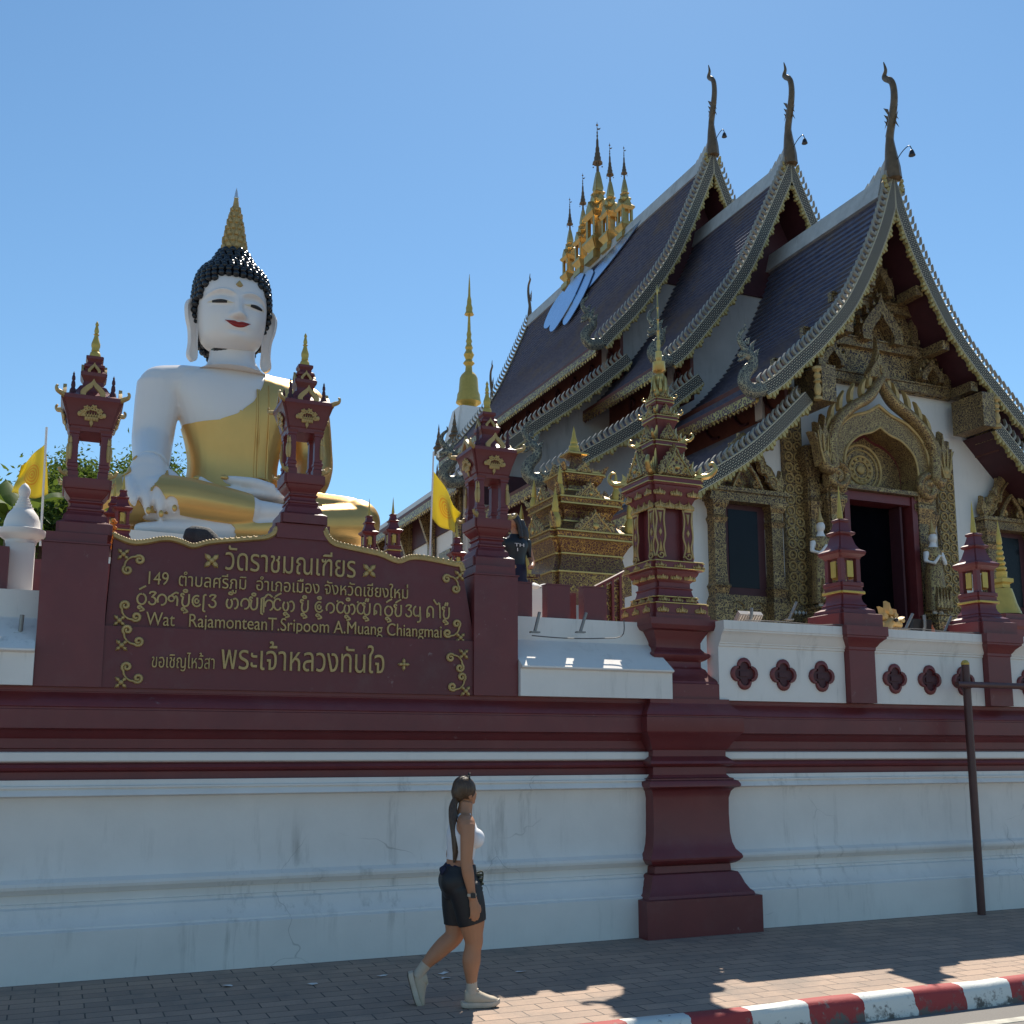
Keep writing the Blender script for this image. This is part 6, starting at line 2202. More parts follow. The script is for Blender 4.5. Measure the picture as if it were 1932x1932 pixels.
# serpent standing by the side stair
p = at(1022, 1000, 16.5)
sp_ = empty("serpent_newel", (p.x, 16.5, HZ), "grey green crested serpent head rising behind the stepped shrine", "statue")
q0 = p.z - HZ
mb = MB()
mb.tube(spline([(.1, 0, 0), (.12, 0, q0 * .6), (.14, 0, q0 - .1), (.05, 0, q0 + .15), (-.02, 0, q0 + .32), (-.12, 0, q0 + .30), (-.17, 0, q0 + .16)], 4), [.13] * 13 + [.12, .11, .11, .10, .09, .08, .07, .06, .05, .04, .03, .02, .02][:12], 8)
mb.tube(spline([(-.02, 0, q0 + .36), (-.10, 0, q0 + .5), (-.08, 0, q0 + .66), (.02, 0, q0 + .78)], 4), [.06 - .0045 * i for i in range(13)], 6)
for i in range(5):
    mb.prism([(.12 - .02 * i + a, q0 + .05 + .09 * i + b) for a, b in flame(.08, .16, .08, 3)], -.015, .015)
mb.obj("serpent", 'naga', sp_, 50)

# gold bell stupa near the right edge
p = at(1895, 1163, 12.4)
gb = empty("small_gold_stupa", (p.x, 12.4, p.z), "yellow gold bell stupa with ringed spire behind the parapet at right", "stupa")
gzz = lambda py: at(1895, py, 12.4).z - p.z
mb = MB()
mb.lathe([(.26, gzz(1160)), (.25, gzz(1155)), (.20, gzz(1140)), (.165, gzz(1122)), (.14, gzz(1112)), (.05, gzz(1109))], 24)
mb.obj("bell", 'gold_y', gb, 40)
mb = MB()
mb.stack([(.08, gzz(1110)), (.08, gzz(1103)), (.12, gzz(1100)), (.12, gzz(1093)), (.07, gzz(1091))])
mb.obj("square_box", 'gold_y', gb, 0)
mb = MB()
pr_ = [(.08, gzz(1092)), (.09, gzz(1080))]
for i in range(5):
    y0 = 1078 - i * 10
    r = .085 - .010 * i
    pr_ += [(r * .7, gzz(y0)), (r, gzz(y0 - 3)), (r, gzz(y0 - 6)), (r * .68, gzz(y0 - 9))]
pr_ += [(.045, gzz(1026)), (.04, gzz(1018)), (.02, gzz(1000)), (.001, gzz(982))]
mb.lathe(pr_, 16)
mb.obj("ringed_spire", 'gold_y', gb, 40)
mb = MB()
mb.stack([(.36, 2.41 - p.z), (.36, -.25), (.40, -.2), (.40, -.1), (.32, -.08), (.32, .0)])
mb.obj("plinth", 'maroon', gb, 0)

# gilt dragon head behind the parapet
p = at(1682, 1192, 11.2)
dg_ = empty("gilt_dragon_head", (p.x, 11.2, p.z - .12), "open mouthed gilt dragon head peering over the parapet below the doorway", "statue")
mb = MB()
mb.tube(spline([(-.12, 0, -.2), (-.13, 0, .0), (-.11, 0, .16), (-.02, 0, .25), (.10, 0, .23), (.17, 0, .20)], 4), [.11, .11, .11, .11, .11, .105, .10, .10, .10, .095, .09, .085, .08, .075, .07, .065, .06, .055, .05, .045, .03], 10)
mb.tube(spline([(-.10, 0, .02), (.02, 0, .0), (.12, 0, .02), (.18, 0, .07)], 3), [.08, .07, .065, .06, .055, .05, .045, .04, .035, .02], 8)
for u, v, h, ln in ((-.16, .15, .16, -.08), (-.12, .26, .20, -.06), (-.04, .32, .22, -.02), (.05, .30, .14, .0), (-.2, .05, .12, -.08), (.16, .24, .1, .04)):
    mb.relief([(u + a, v + b) for a, b in flame(.08, h, ln, 3)], -.06, .06, .3)
for x in (.04, .09, .14):
    mb.prism([(x, .17), (x + .03, .17), (x + .015, .11)], -.05, .05)
mb.obj("head", 'gold_dull', dg_, 45)
mb = MB()
for sg in (-1, 1): mb.ball((.0, sg * .10, .27), .03, 8)
mb.obj("eyes", 'black', dg_, 40)

# floodlights, posts and cables along the parapet top
def floodlight(px, py, w_, h_, mat, lb, tilt, Y=10.25, back=True):
    p = at(px, py, Y)
    t = empty("floodlight", (p.x, Y, 3.27), lb, "floodlight", "floodlights along the parapet top")
    mb = MB()
    mb.M = Matrix.Translation((0, 0, h_ * .5 + .01)) @ Matrix.Rotation(tilt, 4, 'X')
    mb.box(-w_ / 2, w_ / 2, -.03, .03, -h_ / 2, h_ / 2)
    if back:
        for i in range(9):
            x = -w_ / 2 + w_ * (i + .5) / 9
            mb.box(x - .006, x + .006, -.045, -.0301, -h_ * .45, h_ * .45)
    mb.obj("housing", mat, t, 0)
    mb = MB()
    mb.tube([(-w_ * .1, -.05, .0), (-w_ * .02, -.08, h_ * .6), (w_ * .05, -.06, h_ * 1.25)], .02, 7)
    mb.obj("bracket", 'steel', t, 40)
    return t
M['lamp_grey'] = plain("light_grey_housing", (.42, .38, .35), .5, .2, var=.15, bump=0)
floodlight(1411, 1172, .32, .17, 'lamp_grey', "grey finned floodlight on the parapet below the left temple window", .75)
floodlight(1737, 1185, .30, .22, 'black', "black floodlight behind the parapet right of the dragon head", .15, 10.35, False)
def stub(px0, py0, px1, py1, lb, Y=10.2, z0=3.27, r=.018):
    a = at(px0, py0, Y)
    b = at(px1, py1, Y)
    t = empty("light_stub", (a.x, Y, a.z), lb, "pipe", "short steel light stubs on the wall")
    mb = MB()
    mb.tube([(0, 0, 0), ((b.x - a.x) * .5, 0, (b.z - a.z) * .5), (b.x - a.x, 0, b.z - a.z)], r, 8)
    mb.obj("tube", 'steel', t, 40)
    mb = MB()
    mb.box(-.05, .05, -.03, .03, -.012, .003)
    mb.obj("foot", 'steel', t, 0)
stub(1489, 1168, 1503, 1136, "leaning steel stub below the left octagon pilaster")
stub(1709, 1186, 1722, 1158, "leaning steel stub left of the black floodlight")
stub(1782, 1192, 1795, 1163, "leaning steel stub right of the black floodlight")
stub(1009, 1192, 1018, 1155, "steel stub on the white slope below the middle merlon", 9.98)
stub(1095, 1192, 1106, 1156, "steel stub on the white slope below the merlon nearest the pier", 9.98)
stub(38, 1195, 42, 1160, "white painted stub on the far left parapet slope", 9.95)
p = at(1758, 1180, 10.35)
bt = empty("orange_bottle", (p.x, 10.35, 3.272), "small orange bottle beside the black floodlight", "bottle")
mb = MB()
mb.lathe([(.035, 0), (.037, .02), (.037, .11), (.015, .14), (.015, .165), (.001, .166)], 12)
mb.obj("bottle", plain("orange_plastic", (.5, .13, .04), .4, var=.1, bump=0), bt, 40)
def cable(pts, lb, r=.006):
    mb = MB()
    mb.tube(spline(pts, 6), r, 5)
    tag(mb.obj("cable", 'cable', None, 60), lb, "cable")
cable([(6.9, 9.72, 3.268), (7.4, 9.70, 3.272), (7.9, 9.76, 3.268), (8.1, 9.72, 3.275), (8.2, 9.66, 3.268)], "grey cable lying along the parapet top left of the first lantern")
cable([(8.85, 9.70, 3.268), (9.4, 9.68, 3.275), (9.9, 9.74, 3.268), (10.3, 9.69, 3.275)], "grey cable lying along the parapet top between the two small lanterns")
cable([(4.45, 9.96, 3.02), (4.8, 9.93, 3.005), (5.2, 9.95, 3.02), (5.5, 9.97, 3.06), (5.56, 10.02, 3.24)], "grey cable strung along the white slope below the merlons")

# flags ---------------------------------------------------------------
def flag_mat():
    m, n, b = _new("yellow_flag_cloth")
    uv = _n(n, "ShaderNodeUVMap").outputs[0]
    mp = _n(n, "ShaderNodeMapping")
    mp.inputs["Location"].default_value = (-.5, -.5, 0)
    n.links.new(uv, mp.inputs[0])
    ln = _n(n, "ShaderNodeVectorMath", operation='LENGTH')
    n.links.new(mp.outputs[0], ln.inputs[0])
    r = ln.outputs["Value"]
    ring = _math(n, 'SINE', _math(n, 'MULTIPLY', r, 95))
    msk = _math(n, 'MULTIPLY', _math(n, 'LESS_THAN', r, .27), _ramp(n, ring, -.4, .4))
    c = _mix(n, _math(n, 'MULTIPLY', msk, .75), (.80, .68, .11), (.75, .38, .05))
    n.links.new(c, b.inputs["Base Color"])
    b.inputs["Roughness"].default_value = .7
    tr = _n(n, "ShaderNodeBsdfTranslucent")
    n.links.new(c, tr.inputs["Color"])
    mx = _n(n, "ShaderNodeMixShader")
    mx.inputs[0].default_value = .55
    n.links.new(b.outputs[0], mx.inputs[1])
    n.links.new(tr.outputs[0], mx.inputs[2])
    n.links.new(mx.outputs[0], n.nodes["Material Output"].inputs[0])
    M['flag'] = m
flag_mat()
def flag(corners, pole, Y, lb, droop=.1):
    """corners px: hoist top, hoist bottom, fly bottom, fly top"""
    a, b, c, d_ = [at(x, y, Y) for x, y in corners]
    p0, p1 = at(*pole[0], Y), at(*pole[1], Y)
    t = empty("flag", (p0.x, Y, p0.z), lb, "flag", "yellow flags on poles")
    o = V((p0.x, Y, p0.z))
    mb = MB()
    mb.tube([p0 - o, (p0 + p1) / 2 - o, p1 - o], .012, 8)
    mb.obj("pole", 'white2', t, 40)
    mb = MB()
    rows, uvs = [], []
    for j in range(19):
        v = j / 18
        r, ru = [], []
        for i in range(25):
            u = i / 24
            q = (b * (1 - v) + a * v) * (1 - u) + (c * (1 - v) + d_ * v) * u
            q = q + V((0, .10 * u * math.sin(u * 7 + v * 2.2) + .03 * math.sin(v * 8 + u * 3) * u, -droop * math.sin(pi * u) * (1 - v) * .6))
            r.append(q - o)
            ru.append((u, v))
        rows.append(r)
        uvs.append(ru)
    mb.grid(rows, uvs)
    cl = mb.obj("cloth", 'flag', t, 180)
    s_ = cl.modifiers.new("thick", 'SOLIDIFY')
    s_.thickness = .003
flag([(816, 885), (815, 978), (860, 1003), (869, 968)], [(811, 1055), (818, 852)], 13.0, "yellow flag with an orange wheel emblem beside the right sign lantern", .08)
flag([(87, 836), (91, 932), (22, 926), (40, 878)], [(76, 1030), (88, 806)], 12.2, "yellow flag hanging before banana leaves at the far left edge", .10)

# ============================================================= plants
def leaf_mat(name, c1, c2):
    m, n, b = _new(name)
    tc = _n(n, "ShaderNodeTexCoord").outputs["Object"]
    f = _noise(n, tc, 2.5, 3)
    c = _mix(n, _ramp(n, f, .3, .7), c1, c2)
    n.links.new(c, b.inputs["Base Color"])
    b.inputs["Roughness"].default_value = .6
    b.inputs["Specular IOR Level"].default_value = .1
    tr = _n(n, "ShaderNodeBsdfTranslucent")
    n.links.new(_mix(n, .5, c, (.20, .27, .03)), tr.inputs["Color"])
    mx = _n(n, "ShaderNodeMixShader")
    mx.inputs[0].default_value = .35
    n.links.new(b.outputs[0], mx.inputs[1])
    n.links.new(tr.outputs[0], mx.inputs[2])
    n.links.new(mx.outputs[0], n.nodes["Material Output"].inputs[0])
    return m
M['leaf'] = leaf_mat("tree_leaves", (.055, .10, .025), (.09, .14, .03))
M['banana'] = leaf_mat("banana_leaves", (.04, .09, .02), (.09, .14, .03))
M['bark'] = plain("bark", (.13, .10, .07), .85, var=.4, scale=4)
def shrub(px, py, Y, r, lb, n=900, base=2.3, seed=1):
    R_ = random.Random(seed)
    c = at(px, py, Y)
    t = empty("leafy_tree", (c.x, Y, base), lb, "tree", "trees behind the wall at left")
    mb = MB()
    h = c.z - base
    mb.tube([(0, 0, 0), (.05, .03, h * .5), (0, 0, h)], [.10, .07, .03], 7)
    tips = []
    for k in range(9):
        a = R_.uniform(0, 2 * pi)
        e = V((math.cos(a) * r * R_.uniform(.5, .9), math.sin(a) * r * R_.uniform(.4, .8), h + R_.uniform(-.5, .6) * r))
        mb.tube([(0, 0, h * R_.uniform(.55, .85)), e * .5 + V((0, 0, h * .42)), e], [.04, .025, .01], 5)
        tips.append(e)
    mb.obj("trunk", 'bark', t, 60)
    mb = MB()
    for k in range(n):
        e = R_.choice(tips)
        q = e + V((R_.gauss(0, .27), R_.gauss(0, .26), R_.gauss(0, .25))) * r
        ln = R_.uniform(.09, .19) * (r ** .3)
        dr = V((R_.gauss(0, 1), R_.gauss(0, 1), R_.gauss(-.2, .7))).normalized()
        sd = dr.cross(V((R_.gauss(0, 1), R_.gauss(0, 1), R_.gauss(0, 1)))).normalized() * ln * .20
        up = dr.cross(sd).normalized() * ln * .08
        mb.add([q, q + dr * ln * .5 + sd + up, q + dr * ln, q + dr * ln * .5 - sd + up], [(0, 1, 2), (0, 2, 3)])
    mb.obj("crown", 'leaf', t, 0)
for i, (px, py, Y, r, lb, n) in enumerate(((110, 965, 27, 1.2, "bushy green tree behind the left sign lantern", 1100), (172, 930, 30, 1.1, "green tree seen through the left lantern's opening", 1000), (208, 945, 33, 1.0, "green tree just right of the left lantern", 900), (318, 935, 34, 1.3, "green tree seen between the statue's arm and body", 900), (75, 985, 14, .6, "green bush below the left flag", 700))):
    shrub(px, py, Y, r, lb, n * 5, seed=i + 3)
def banana(px, py, Y, lb):
    R_ = random.Random(5)
    c = at(px, py, Y)
    t = empty("banana_plant", (c.x, Y, 2.3), lb, "plant")
    h = c.z - 2.3
    mb = MB()
    mb.tube([(0, 0, 0), (.03, 0, h * .5), (0, 0, h)], [.13, .11, .07], 10)
    mb.obj("stem", 'bark', t, 60)
    for k, (a, ln, up_) in enumerate(((2.9, 1.3, 1.1), (.3, 1.2, 1.2), (1.8, 1.2, 1.5), (4.2, 1.1, .8), (5.3, 1.2, .9), (3.6, 1.2, 1.5), (.9, 1.1, .6))):
        mb = MB()
        rows = []
        for i in range(15):
            u = i / 14
            p = V((math.cos(a) * ln * u * .45, math.sin(a) * ln * u * .4, h - .1 + up_ * .62 * u - .38 * u * u))
            w_ = .13 * math.sin(pi * min(1, u * .95 + .05)) ** .6 + .01
            sd = V((-math.sin(a), math.cos(a), 0)) * w_
            rag = 1 - .25 * R_.random()
            rows.append([p - sd * rag + V((0, 0, -.07)), p, p + sd * rag + V((0, 0, -.07))])
        mb.grid(rows)
        mb.obj("leaf", 'banana', t, 60)
banana(24, 960, 13.0, "broad leaved banana plant behind the white stupa post")
# dark boulder on the sign's far side and an orange marigold string
p = at(380, 1022, 12.9)
mb = MB()
me = None
mb.ball((0, 0, 0), (.20, .18, .20), 14)
o = mb.obj("dark_stone", plain("dark_rock", (.05, .05, .052), .8, var=.5, scale=6, bump=.8, bd=.02), None, 60)
o.location = (p.x, 12.9, p.z)
for v in o.data.vertices: v.co *= 1 + .25 * noise.noise(v.co * 6 + V((3, 1, 2)))
tag(o, "rough dark stone showing above the sign's gilt edge", "stone")
p = at(213, 1005, 12.1)
mb = MB()
for i in range(16):
    mb.ball((.02 * math.sin(i * 2.1), -.01, -.02 * i), .022, 6)
o = mb.obj("marigold_string", plain("orange_marigold", (.75, .20, .02), .7, var=.3, bump=0), None, 60)
o.location = (p.x, 12.04, p.z + .12)
tag(o, "orange marigold string on the small lantern at the sign's left end", "garland")
# dry leaves and scraps on the pavement
R_ = random.Random(9)
for i, (px, py) in enumerate(((590, 1858), (720, 1843), (835, 1838), (983, 1835), (840, 1847), (430, 1862))):
    p = at(px, py, 10)
    o_ = V((0, 0, CAMH))
    d_ = (p - o_)
    g = o_ + d_ * (-CAMH / d_.z)
    mb = MB()
    n = 7
    pts = [(R_.uniform(.03, .06) * math.cos(2 * pi * k / n), R_.uniform(.02, .05) * math.sin(2 * pi * k / n), R_.uniform(.004, .016)) for k in range(n)]
    mb.add([(0, 0, .012)] + pts, [(0, k + 1, (k + 1) % n + 1) for k in range(n)])
    o = mb.obj("litter_scrap", 'white2', None, 0)
    o.location = (g.x, g.y, .001)
    tag(o, "small pale scrap of litter lying on the shaded pavement", "litter", "litter scraps on the pavement")
# ============================================================= people
M['skin'] = plain("tanned_skin", (.43, .195, .10), .5, var=.12, scale=9, bump=.1, bscale=60, bd=.001, sss=.06)
M['topcloth'] = plain("white_cotton", (.78, .77, .78), .75, var=.05, scale=20, bump=.25, bscale=120, bd=.001)
M['shorts'] = plain("black_lycra", (.010, .010, .013), .55, var=.2, scale=20, bump=.1, bscale=80, bd=.001)
M['navy'] = plain("navy_cloth", (.012, .015, .045), .8, var=.3, scale=12, bump=.4, bscale=30, bd=.004)
M['sock'] = plain("beige_sock", (.50, .42, .33), .9, var=.1, scale=40, bump=.4, bscale=150, bd=.001)
M['shoe'] = plain("cream_trainer", (.52, .43, .32), .7, var=.15, scale=18, bump=.3, bscale=60, bd=.002)
M['sole'] = plain("cream_sole", (.58, .50, .40), .6, var=.25, scale=12, bump=.2)
M['sole_dk'] = plain("worn_dark_sole", (.16, .12, .09), .7, var=.3, scale=12, bump=.3)
def hair_material(name, a, b_):
    m, n, b = _new(name)
    tc = _n(n, "ShaderNodeTexCoord").outputs["Object"]
    mp = _n(n, "ShaderNodeMapping")
    mp.inputs["Scale"].default_value = (70, 70, 5)
    n.links.new(tc, mp.inputs[0])
    f = _noise(n, mp.outputs[0], 2.0, 4, .6)
    n.links.new(_mix(n, _ramp(n, f, .3, .7), a, b_), b.inputs["Base Color"])
    b.inputs["Roughness"].default_value = .42
    _bump(n, f, b, .7, .004)
    return m
M['hair_br'] = hair_material("brown_hair", (.035, .020, .012), (.11, .062, .032))
M['hair_dk'] = hair_material("dark_hair", (.012, .009, .008), (.05, .03, .022))

gp_ = None
_o = V((0, 0, CAMH))
_d = at(878, 1897, 8) - _o
_g = _o + _d * (-CAMH / _d.z)
wom = empty("person", (_g.x, _g.y, 0), "woman with ponytail, white crop top and black shorts walking along the pavement", "person", rz=-.22)
# metres: x forward (walking right), y away from the viewer, z up
def J(zx, zy, y=0.0): return ((zx - 640) * .00101, y, (1815 - zy) * .00101)
mb = MB()
U = (0, 1, 0)
FAT = 1.0
def limbs(mb, pts, n=4, seg=14, up=U):
    """pts: (x, y, z, r along y, r across)"""
    q = spline(pts, n)
    mb.tube([p[:3] for p in q], [(p[3] * FAT, p[4] * FAT) for p in q], seg, up=up)
FAT = 1.07
# trunk
limbs(mb, [(-.030, 0, .80, .150, .115), (-.055, 0, .90, .168, .135), (-.050, 0, .98, .145, .110), (-.045, 0, 1.06, .122, .090), (-.038, 0, 1.14, .138, .098), (-.030, 0, 1.22, .152, .108), (-.028, 0, 1.30, .150, .090), (-.022, 0, 1.36, .085, .062), (-.012, 0, 1.42, .052, .052), (-.004, .005, 1.47, .050, .050)], 5, 20)
for s in (-1, 1):
    mb.ball((.055, s * .075, 1.205), (.068, .070, .070), 14)
    mb.ball((-.105, s * .072, .89), (.092, .092, .10), 14)
# shoulders
for s in (-1, 1): limbs(mb, [(-.025, s * .09, 1.345, .05, .055), (-.022, s * .16, 1.325, .055, .06), (-.02, s * .19, 1.29, .05, .055)], 3, 12, (0, 0, 1))
# near (right) arm hanging a little forward
limbs(mb, [(-.018, -.19, 1.315, .046, .050), (-.022, -.205, 1.22, .045, .050), (-.028, -.215, 1.11, .040, .044), (-.030, -.22, 1.035, .037, .041), (-.018, -.225, .97, .037, .042), (-.003, -.225, .89, .030, .034), (.010, -.225, .825, .023, .027), (.016, -.225, .79, .022, .029)], 4, 14)
# far arm swung back
limbs(mb, [(-.018, .19, 1.315, .046, .050), (-.045, .20, 1.22, .045, .048), (-.075, .205, 1.12, .040, .042), (-.085, .205, 1.05, .037, .040), (-.07, .205, .97, .035, .038), (-.05, .20, .88, .026, .030), (-.04, .20, .83, .022, .027)], 4, 14)
FAT = 1.13
# near leg: standing
limbs(mb, [(-.03, -.088, .86, .090, .105), (.005, -.092, .75, .088, .100), (.028, -.092, .62, .080, .090), (.040, -.090, .52, .064, .068), (.048, -.088, .465, .057, .060), (.040, -.088, .41, .053, .056), (.030, -.090, .33, .054, .061), (.030, -.088, .24, .042, .045), (.034, -.085, .165, .033, .034), (.035, -.085, .10, .032, .036)], 4, 16)
# far leg: pushing off behind
limbs(mb, [(-.05, .085, .84, .090, .105), (-.055, .088, .70, .085, .096), (-.060, .088, .58, .070, .078), (-.070, .086, .50, .062, .066), (-.095, .085, .46, .057, .062), (-.15, .085, .415, .053, .060), (-.22, .085, .35, .047, .052), (-.285, .085, .285, .036, .037), (-.325, .085, .235, .032, .034)], 4, 16)
FAT = 1.0
# head, turned away towards the wall
hc = V((-.002, .012, 1.545))
mb.ball(hc + V((-.012, .004, .022)), (.084, .076, .092), 18)
mb.ball(hc + V((.030, .022, -.028)), (.052, .052, .066), 16)
mb.ball(hc + V((.052, .040, -.075)), (.024, .028, .022), 12)
mb.ball(hc + V((.074, .046, -.022)), (.018, .012, .016), 10)
mb.ball(hc + V((.064, .044, -.052)), (.018, .022, .012), 10)
mb.ball(hc + V((.066, .034, .018)), (.016, .03, .012), 10)
# hands
def hand(mb, w_, fw, side, curl_=.5):
    """w_: wrist, hanging hand with four fingers and a thumb"""
    w_ = V(w_)
    limbs(mb, [(w_.x, w_.y, w_.z + .02, .016, .026), (w_.x + fw * .008, w_.y, w_.z - .02, .016, .034), (w_.x + fw * .014, w_.y, w_.z - .06, .014, .038), (w_.x + fw * .016, w_.y, w_.z - .085, .011, .036)], 3, 12)
    for i, (dx, ln) in enumerate(((.030, .070), (.010, .080), (-.010, .074), (-.028, .058))):
        b = V((w_.x + fw * .016 + dx, w_.y, w_.z - .082))
        q = [(b.x, b.y, b.z, .009, .009), (b.x + fw * .002, b.y + side * .004, b.z - ln * .45, .0088, .0088), (b.x - fw * .004, b.y + side * .014, b.z - ln * .8, .008, .008), (b.x - fw * .010, b.y + side * .024, b.z - ln, .006, .006)]
        limbs(mb, q, 3, 8)
    b = V((w_.x + fw * .034, w_.y, w_.z - .028))
    limbs(mb, [(b.x, b.y, b.z, .012, .012), (b.x + fw * .020, b.y + side * .010, b.z - .030, .0105, .0105), (b.x + fw * .026, b.y + side * .018, b.z - .060, .0085, .0085), (b.x + fw * .024, b.y + side * .022, b.z - .074, .005, .005)], 3, 8)
hand(mb, (.017, -.225, .785), 1, 1)
hand(mb, (-.034, .20, .815), 1, -1)
body_mb = mb
me = fuse(mb, .0068, 5, .5)
body = mobj("body", me, 'skin', wom)

# clothes: shells lifted from the body between hem lines
def shell(src, keep, off, name, mat, smooth_it=6):
    bm = bmesh.new()
    bm.from_mesh(src)
    cut(bm, keep)
    kill = [f for f in bm.faces if keep(f.calc_center_median()) <= 0]
    bmesh.ops.delete(bm, geom=kill, context='FACES')
    bm.normal_update()
    for v in bm.verts: v.co += v.normal * off
    for _ in range(smooth_it):
        bmesh.ops.smooth_vert(bm, verts=[v for v in bm.verts if not v.is_boundary], factor=.4, use_axis_x=True, use_axis_y=True, use_axis_z=True)
    nr = {v: v.normal.copy() for v in bm.verts}
    be = [e for e in bm.edges if e.is_boundary]
    ret = bmesh.ops.extrude_edge_only(bm, edges=be)
    for v in [g for g in ret['geom'] if isinstance(g, bmesh.types.BMVert)]:
        for e in v.link_edges:
            o_ = e.other_vert(v)
            if o_ in nr:
                v.co -= nr[o_] * (off + .003)
                break
    m2 = bpy.data.meshes.new(name)
    bm.to_mesh(m2)
    bm.free()
    m2.polygons.foreach_set("use_smooth", [True] * len(m2.polygons))
    return mobj(name, m2, mat, wom)
def top_keep(c):
    x, y, z = c
    ay = abs(y)
    if z < .9: return -1
    d = z - 1.052
    arm_in = .168 - max(0, z - 1.19) * .56          # armhole: racer-back straps
    arm_in = max(arm_in, .055)
    if z > 1.15: d = min(d, arm_in + (.012 if x < -.05 else 0) - ay)
    else: d = min(d, .165 - ay)
    # neckline
    nk = 1.375 if x < -.03 else 1.335
    if ay < .055: d = min(d, nk - z - (.05 * (1 - ay / .055) if x > 0 else .02))
    d = min(d, 1.385 - z)
    return d
shell(me, top_keep, .006, "crop_top", 'topcloth')
def shorts_keep(c):
    x, y, z = c
    d = 1.005 - z
    # hems: the near leg rises to the front
    if y < 0: d = min(d, z - (.600 + (x - .03) * .28))
    else: d = min(d, z - .565 + (x + .07) * .05)
    # keep off the arms and hands
    return d
# build the shorts from the legs and hips alone so that the hand does not join in
FAT = 1.07
mb = MB()
limbs(mb, [(-.030, 0, .80, .150, .115), (-.055, 0, .90, .168, .135), (-.050, 0, .98, .145, .110), (-.045, 0, 1.06, .122, .090)], 5, 20)
FAT = 1.13
for s in (-1, 1): mb.ball((-.105, s * .072, .89), (.092, .092, .10), 14)
mb.ball((-.10, 0, .885), (.085, .11, .095), 14)
limbs(mb, [(-.03, -.088, .86, .090, .105), (.005, -.092, .75, .088, .100), (.028, -.092, .62, .080, .090), (.040, -.090, .52, .064, .068), (.048, -.088, .465, .057, .060)], 4, 16)
limbs(mb, [(-.05, .085, .84, .090, .105), (-.055, .088, .70, .085, .096), (-.060, .088, .58, .070, .078), (-.070, .086, .50, .062, .066), (-.095, .085, .46, .057, .062)], 4, 16)
ms = fuse(mb, .0085, 9, .5)
FAT = 1.0
shell(ms, shorts_keep, .009, "shorts", 'shorts')
bpy.data.meshes.remove(ms)

# shoes and socks
def shoe(M4, name):
    mb = MB()
    mb.M = M4
    # local: heel at 0, toe +x, up z, sole bottom z=0
    q = spline([(-.055, 0, .075, .028, .038), (-.03, 0, .075, .034, .058), (.02, 0, .068, .038, .055), (.07, 0, .058, .041, .042), (.12, 0, .050, .044, .030), (.165, 0, .044, .038, .022), (.190, 0, .042, .02, .010)], 4)
    mb.tube([p[:3] for p in q], [(p[3], p[4]) for p in q], 14, up=U)
    mb.tube([(-.005, 0, .07), (-.002, 0, .11), (.0, 0, .132)], [(.034, .05), (.034, .046), (.036, .045)], 14, up=U)
    o = mb.obj(name, 'shoe', wom, 60)
    mb = MB()
    mb.M = M4
    out = [(-.085, .02), (-.075, .036), (-.02, .042), (.04, .040), (.10, .050), (.155, .045), (.195, .022), (.205, 0)]
    ol = spline(out, 4)
    ring = [(x, -y) for x, y in ol] + [(x, y) for x, y in ol[::-1]]
    lift = lambda x: max(0, x - .12) ** 2 * 2.6 + max(0, -.04 - x) ** 2 * 4
    mb.loops([[(x * k, y * k2, z + lift(x)) for x, y in ring] for z, k, k2 in ((.0, .96, .9), (.006, 1, 1), (.024, 1.0, 1.03), (.036, .985, .98))])
    mb.obj("sole", 'sole', o, 50)
    mb = MB()
    mb.M = M4
    mb.loops([[(x * k, y * k, z + lift(x)) for x, y in ring] for z, k in ((-.005, .93), (-.0005, .95))])
    mb.obj("tread", 'sole_dk', o, 30)
    mb = MB()
    mb.M = M4
    for i in range(5):
        x = .035 + .022 * i
        z = .118 - .011 * i
        mb.tube([(x, -.030, z - .018), (x + .004, 0, z), (x, .030, z - .018)], .0035, 5)
    for sg in (-1, 1):
        mb.tube(spline([(.035, 0, .118), (.030, sg * .022, .128), (.045, sg * .030, .112), (.040, sg * .01, .112)], 4), .003, 5)
    mb.obj("laces", 'sole', o, 60)
    return o
Mn = Matrix.Translation((.040, -.086, .0055)) @ Matrix.Rotation(0, 4, 'Y')
shoe(Mn, "trainer")
# rear shoe: heel lifted, toe on the ground
heel, toe = V((-.415, .085, .225)), V((-.352, .085, .010))
dv = (toe - heel).normalized()
ang = math.atan2(-dv.z, dv.x)
Mr = Matrix.Translation((-.402, .085, .148)) @ Matrix.Rotation(ang, 4, 'Y')
shoe(Mr, "trainer")
for pts in ([(.034, -.086, .185, .034, .036), (.034, -.086, .15, .034, .036), (.036, -.086, .10, .036, .040)], [(-.285, .085, .285, .038, .038), (-.320, .085, .240, .036, .036), (-.352, .085, .195, .038, .040)]):
    mb = MB()
    limbs(mb, [(p[0], p[1], p[2], p[3] + .004, p[4] + .004) for p in pts], 4, 14)
    mb.obj("sock", 'sock', wom, 60)

# hair: cap, tie and a long ponytail
mb = MB()
mb.ball(hc + V((-.024, -.004, .030)), (.086, .083, .092), 20)
mb.ball(hc + V((-.060, -.012, .0)), (.058, .064, .078), 16)
mb.ball(hc + V((.008, -.028, .022)), (.062, .060, .076), 16)
mb.ball(hc + V((-.075, -.012, -.052)), (.034, .030, .034), 12)
hm = fuse(mb, .0075, 3, .5)
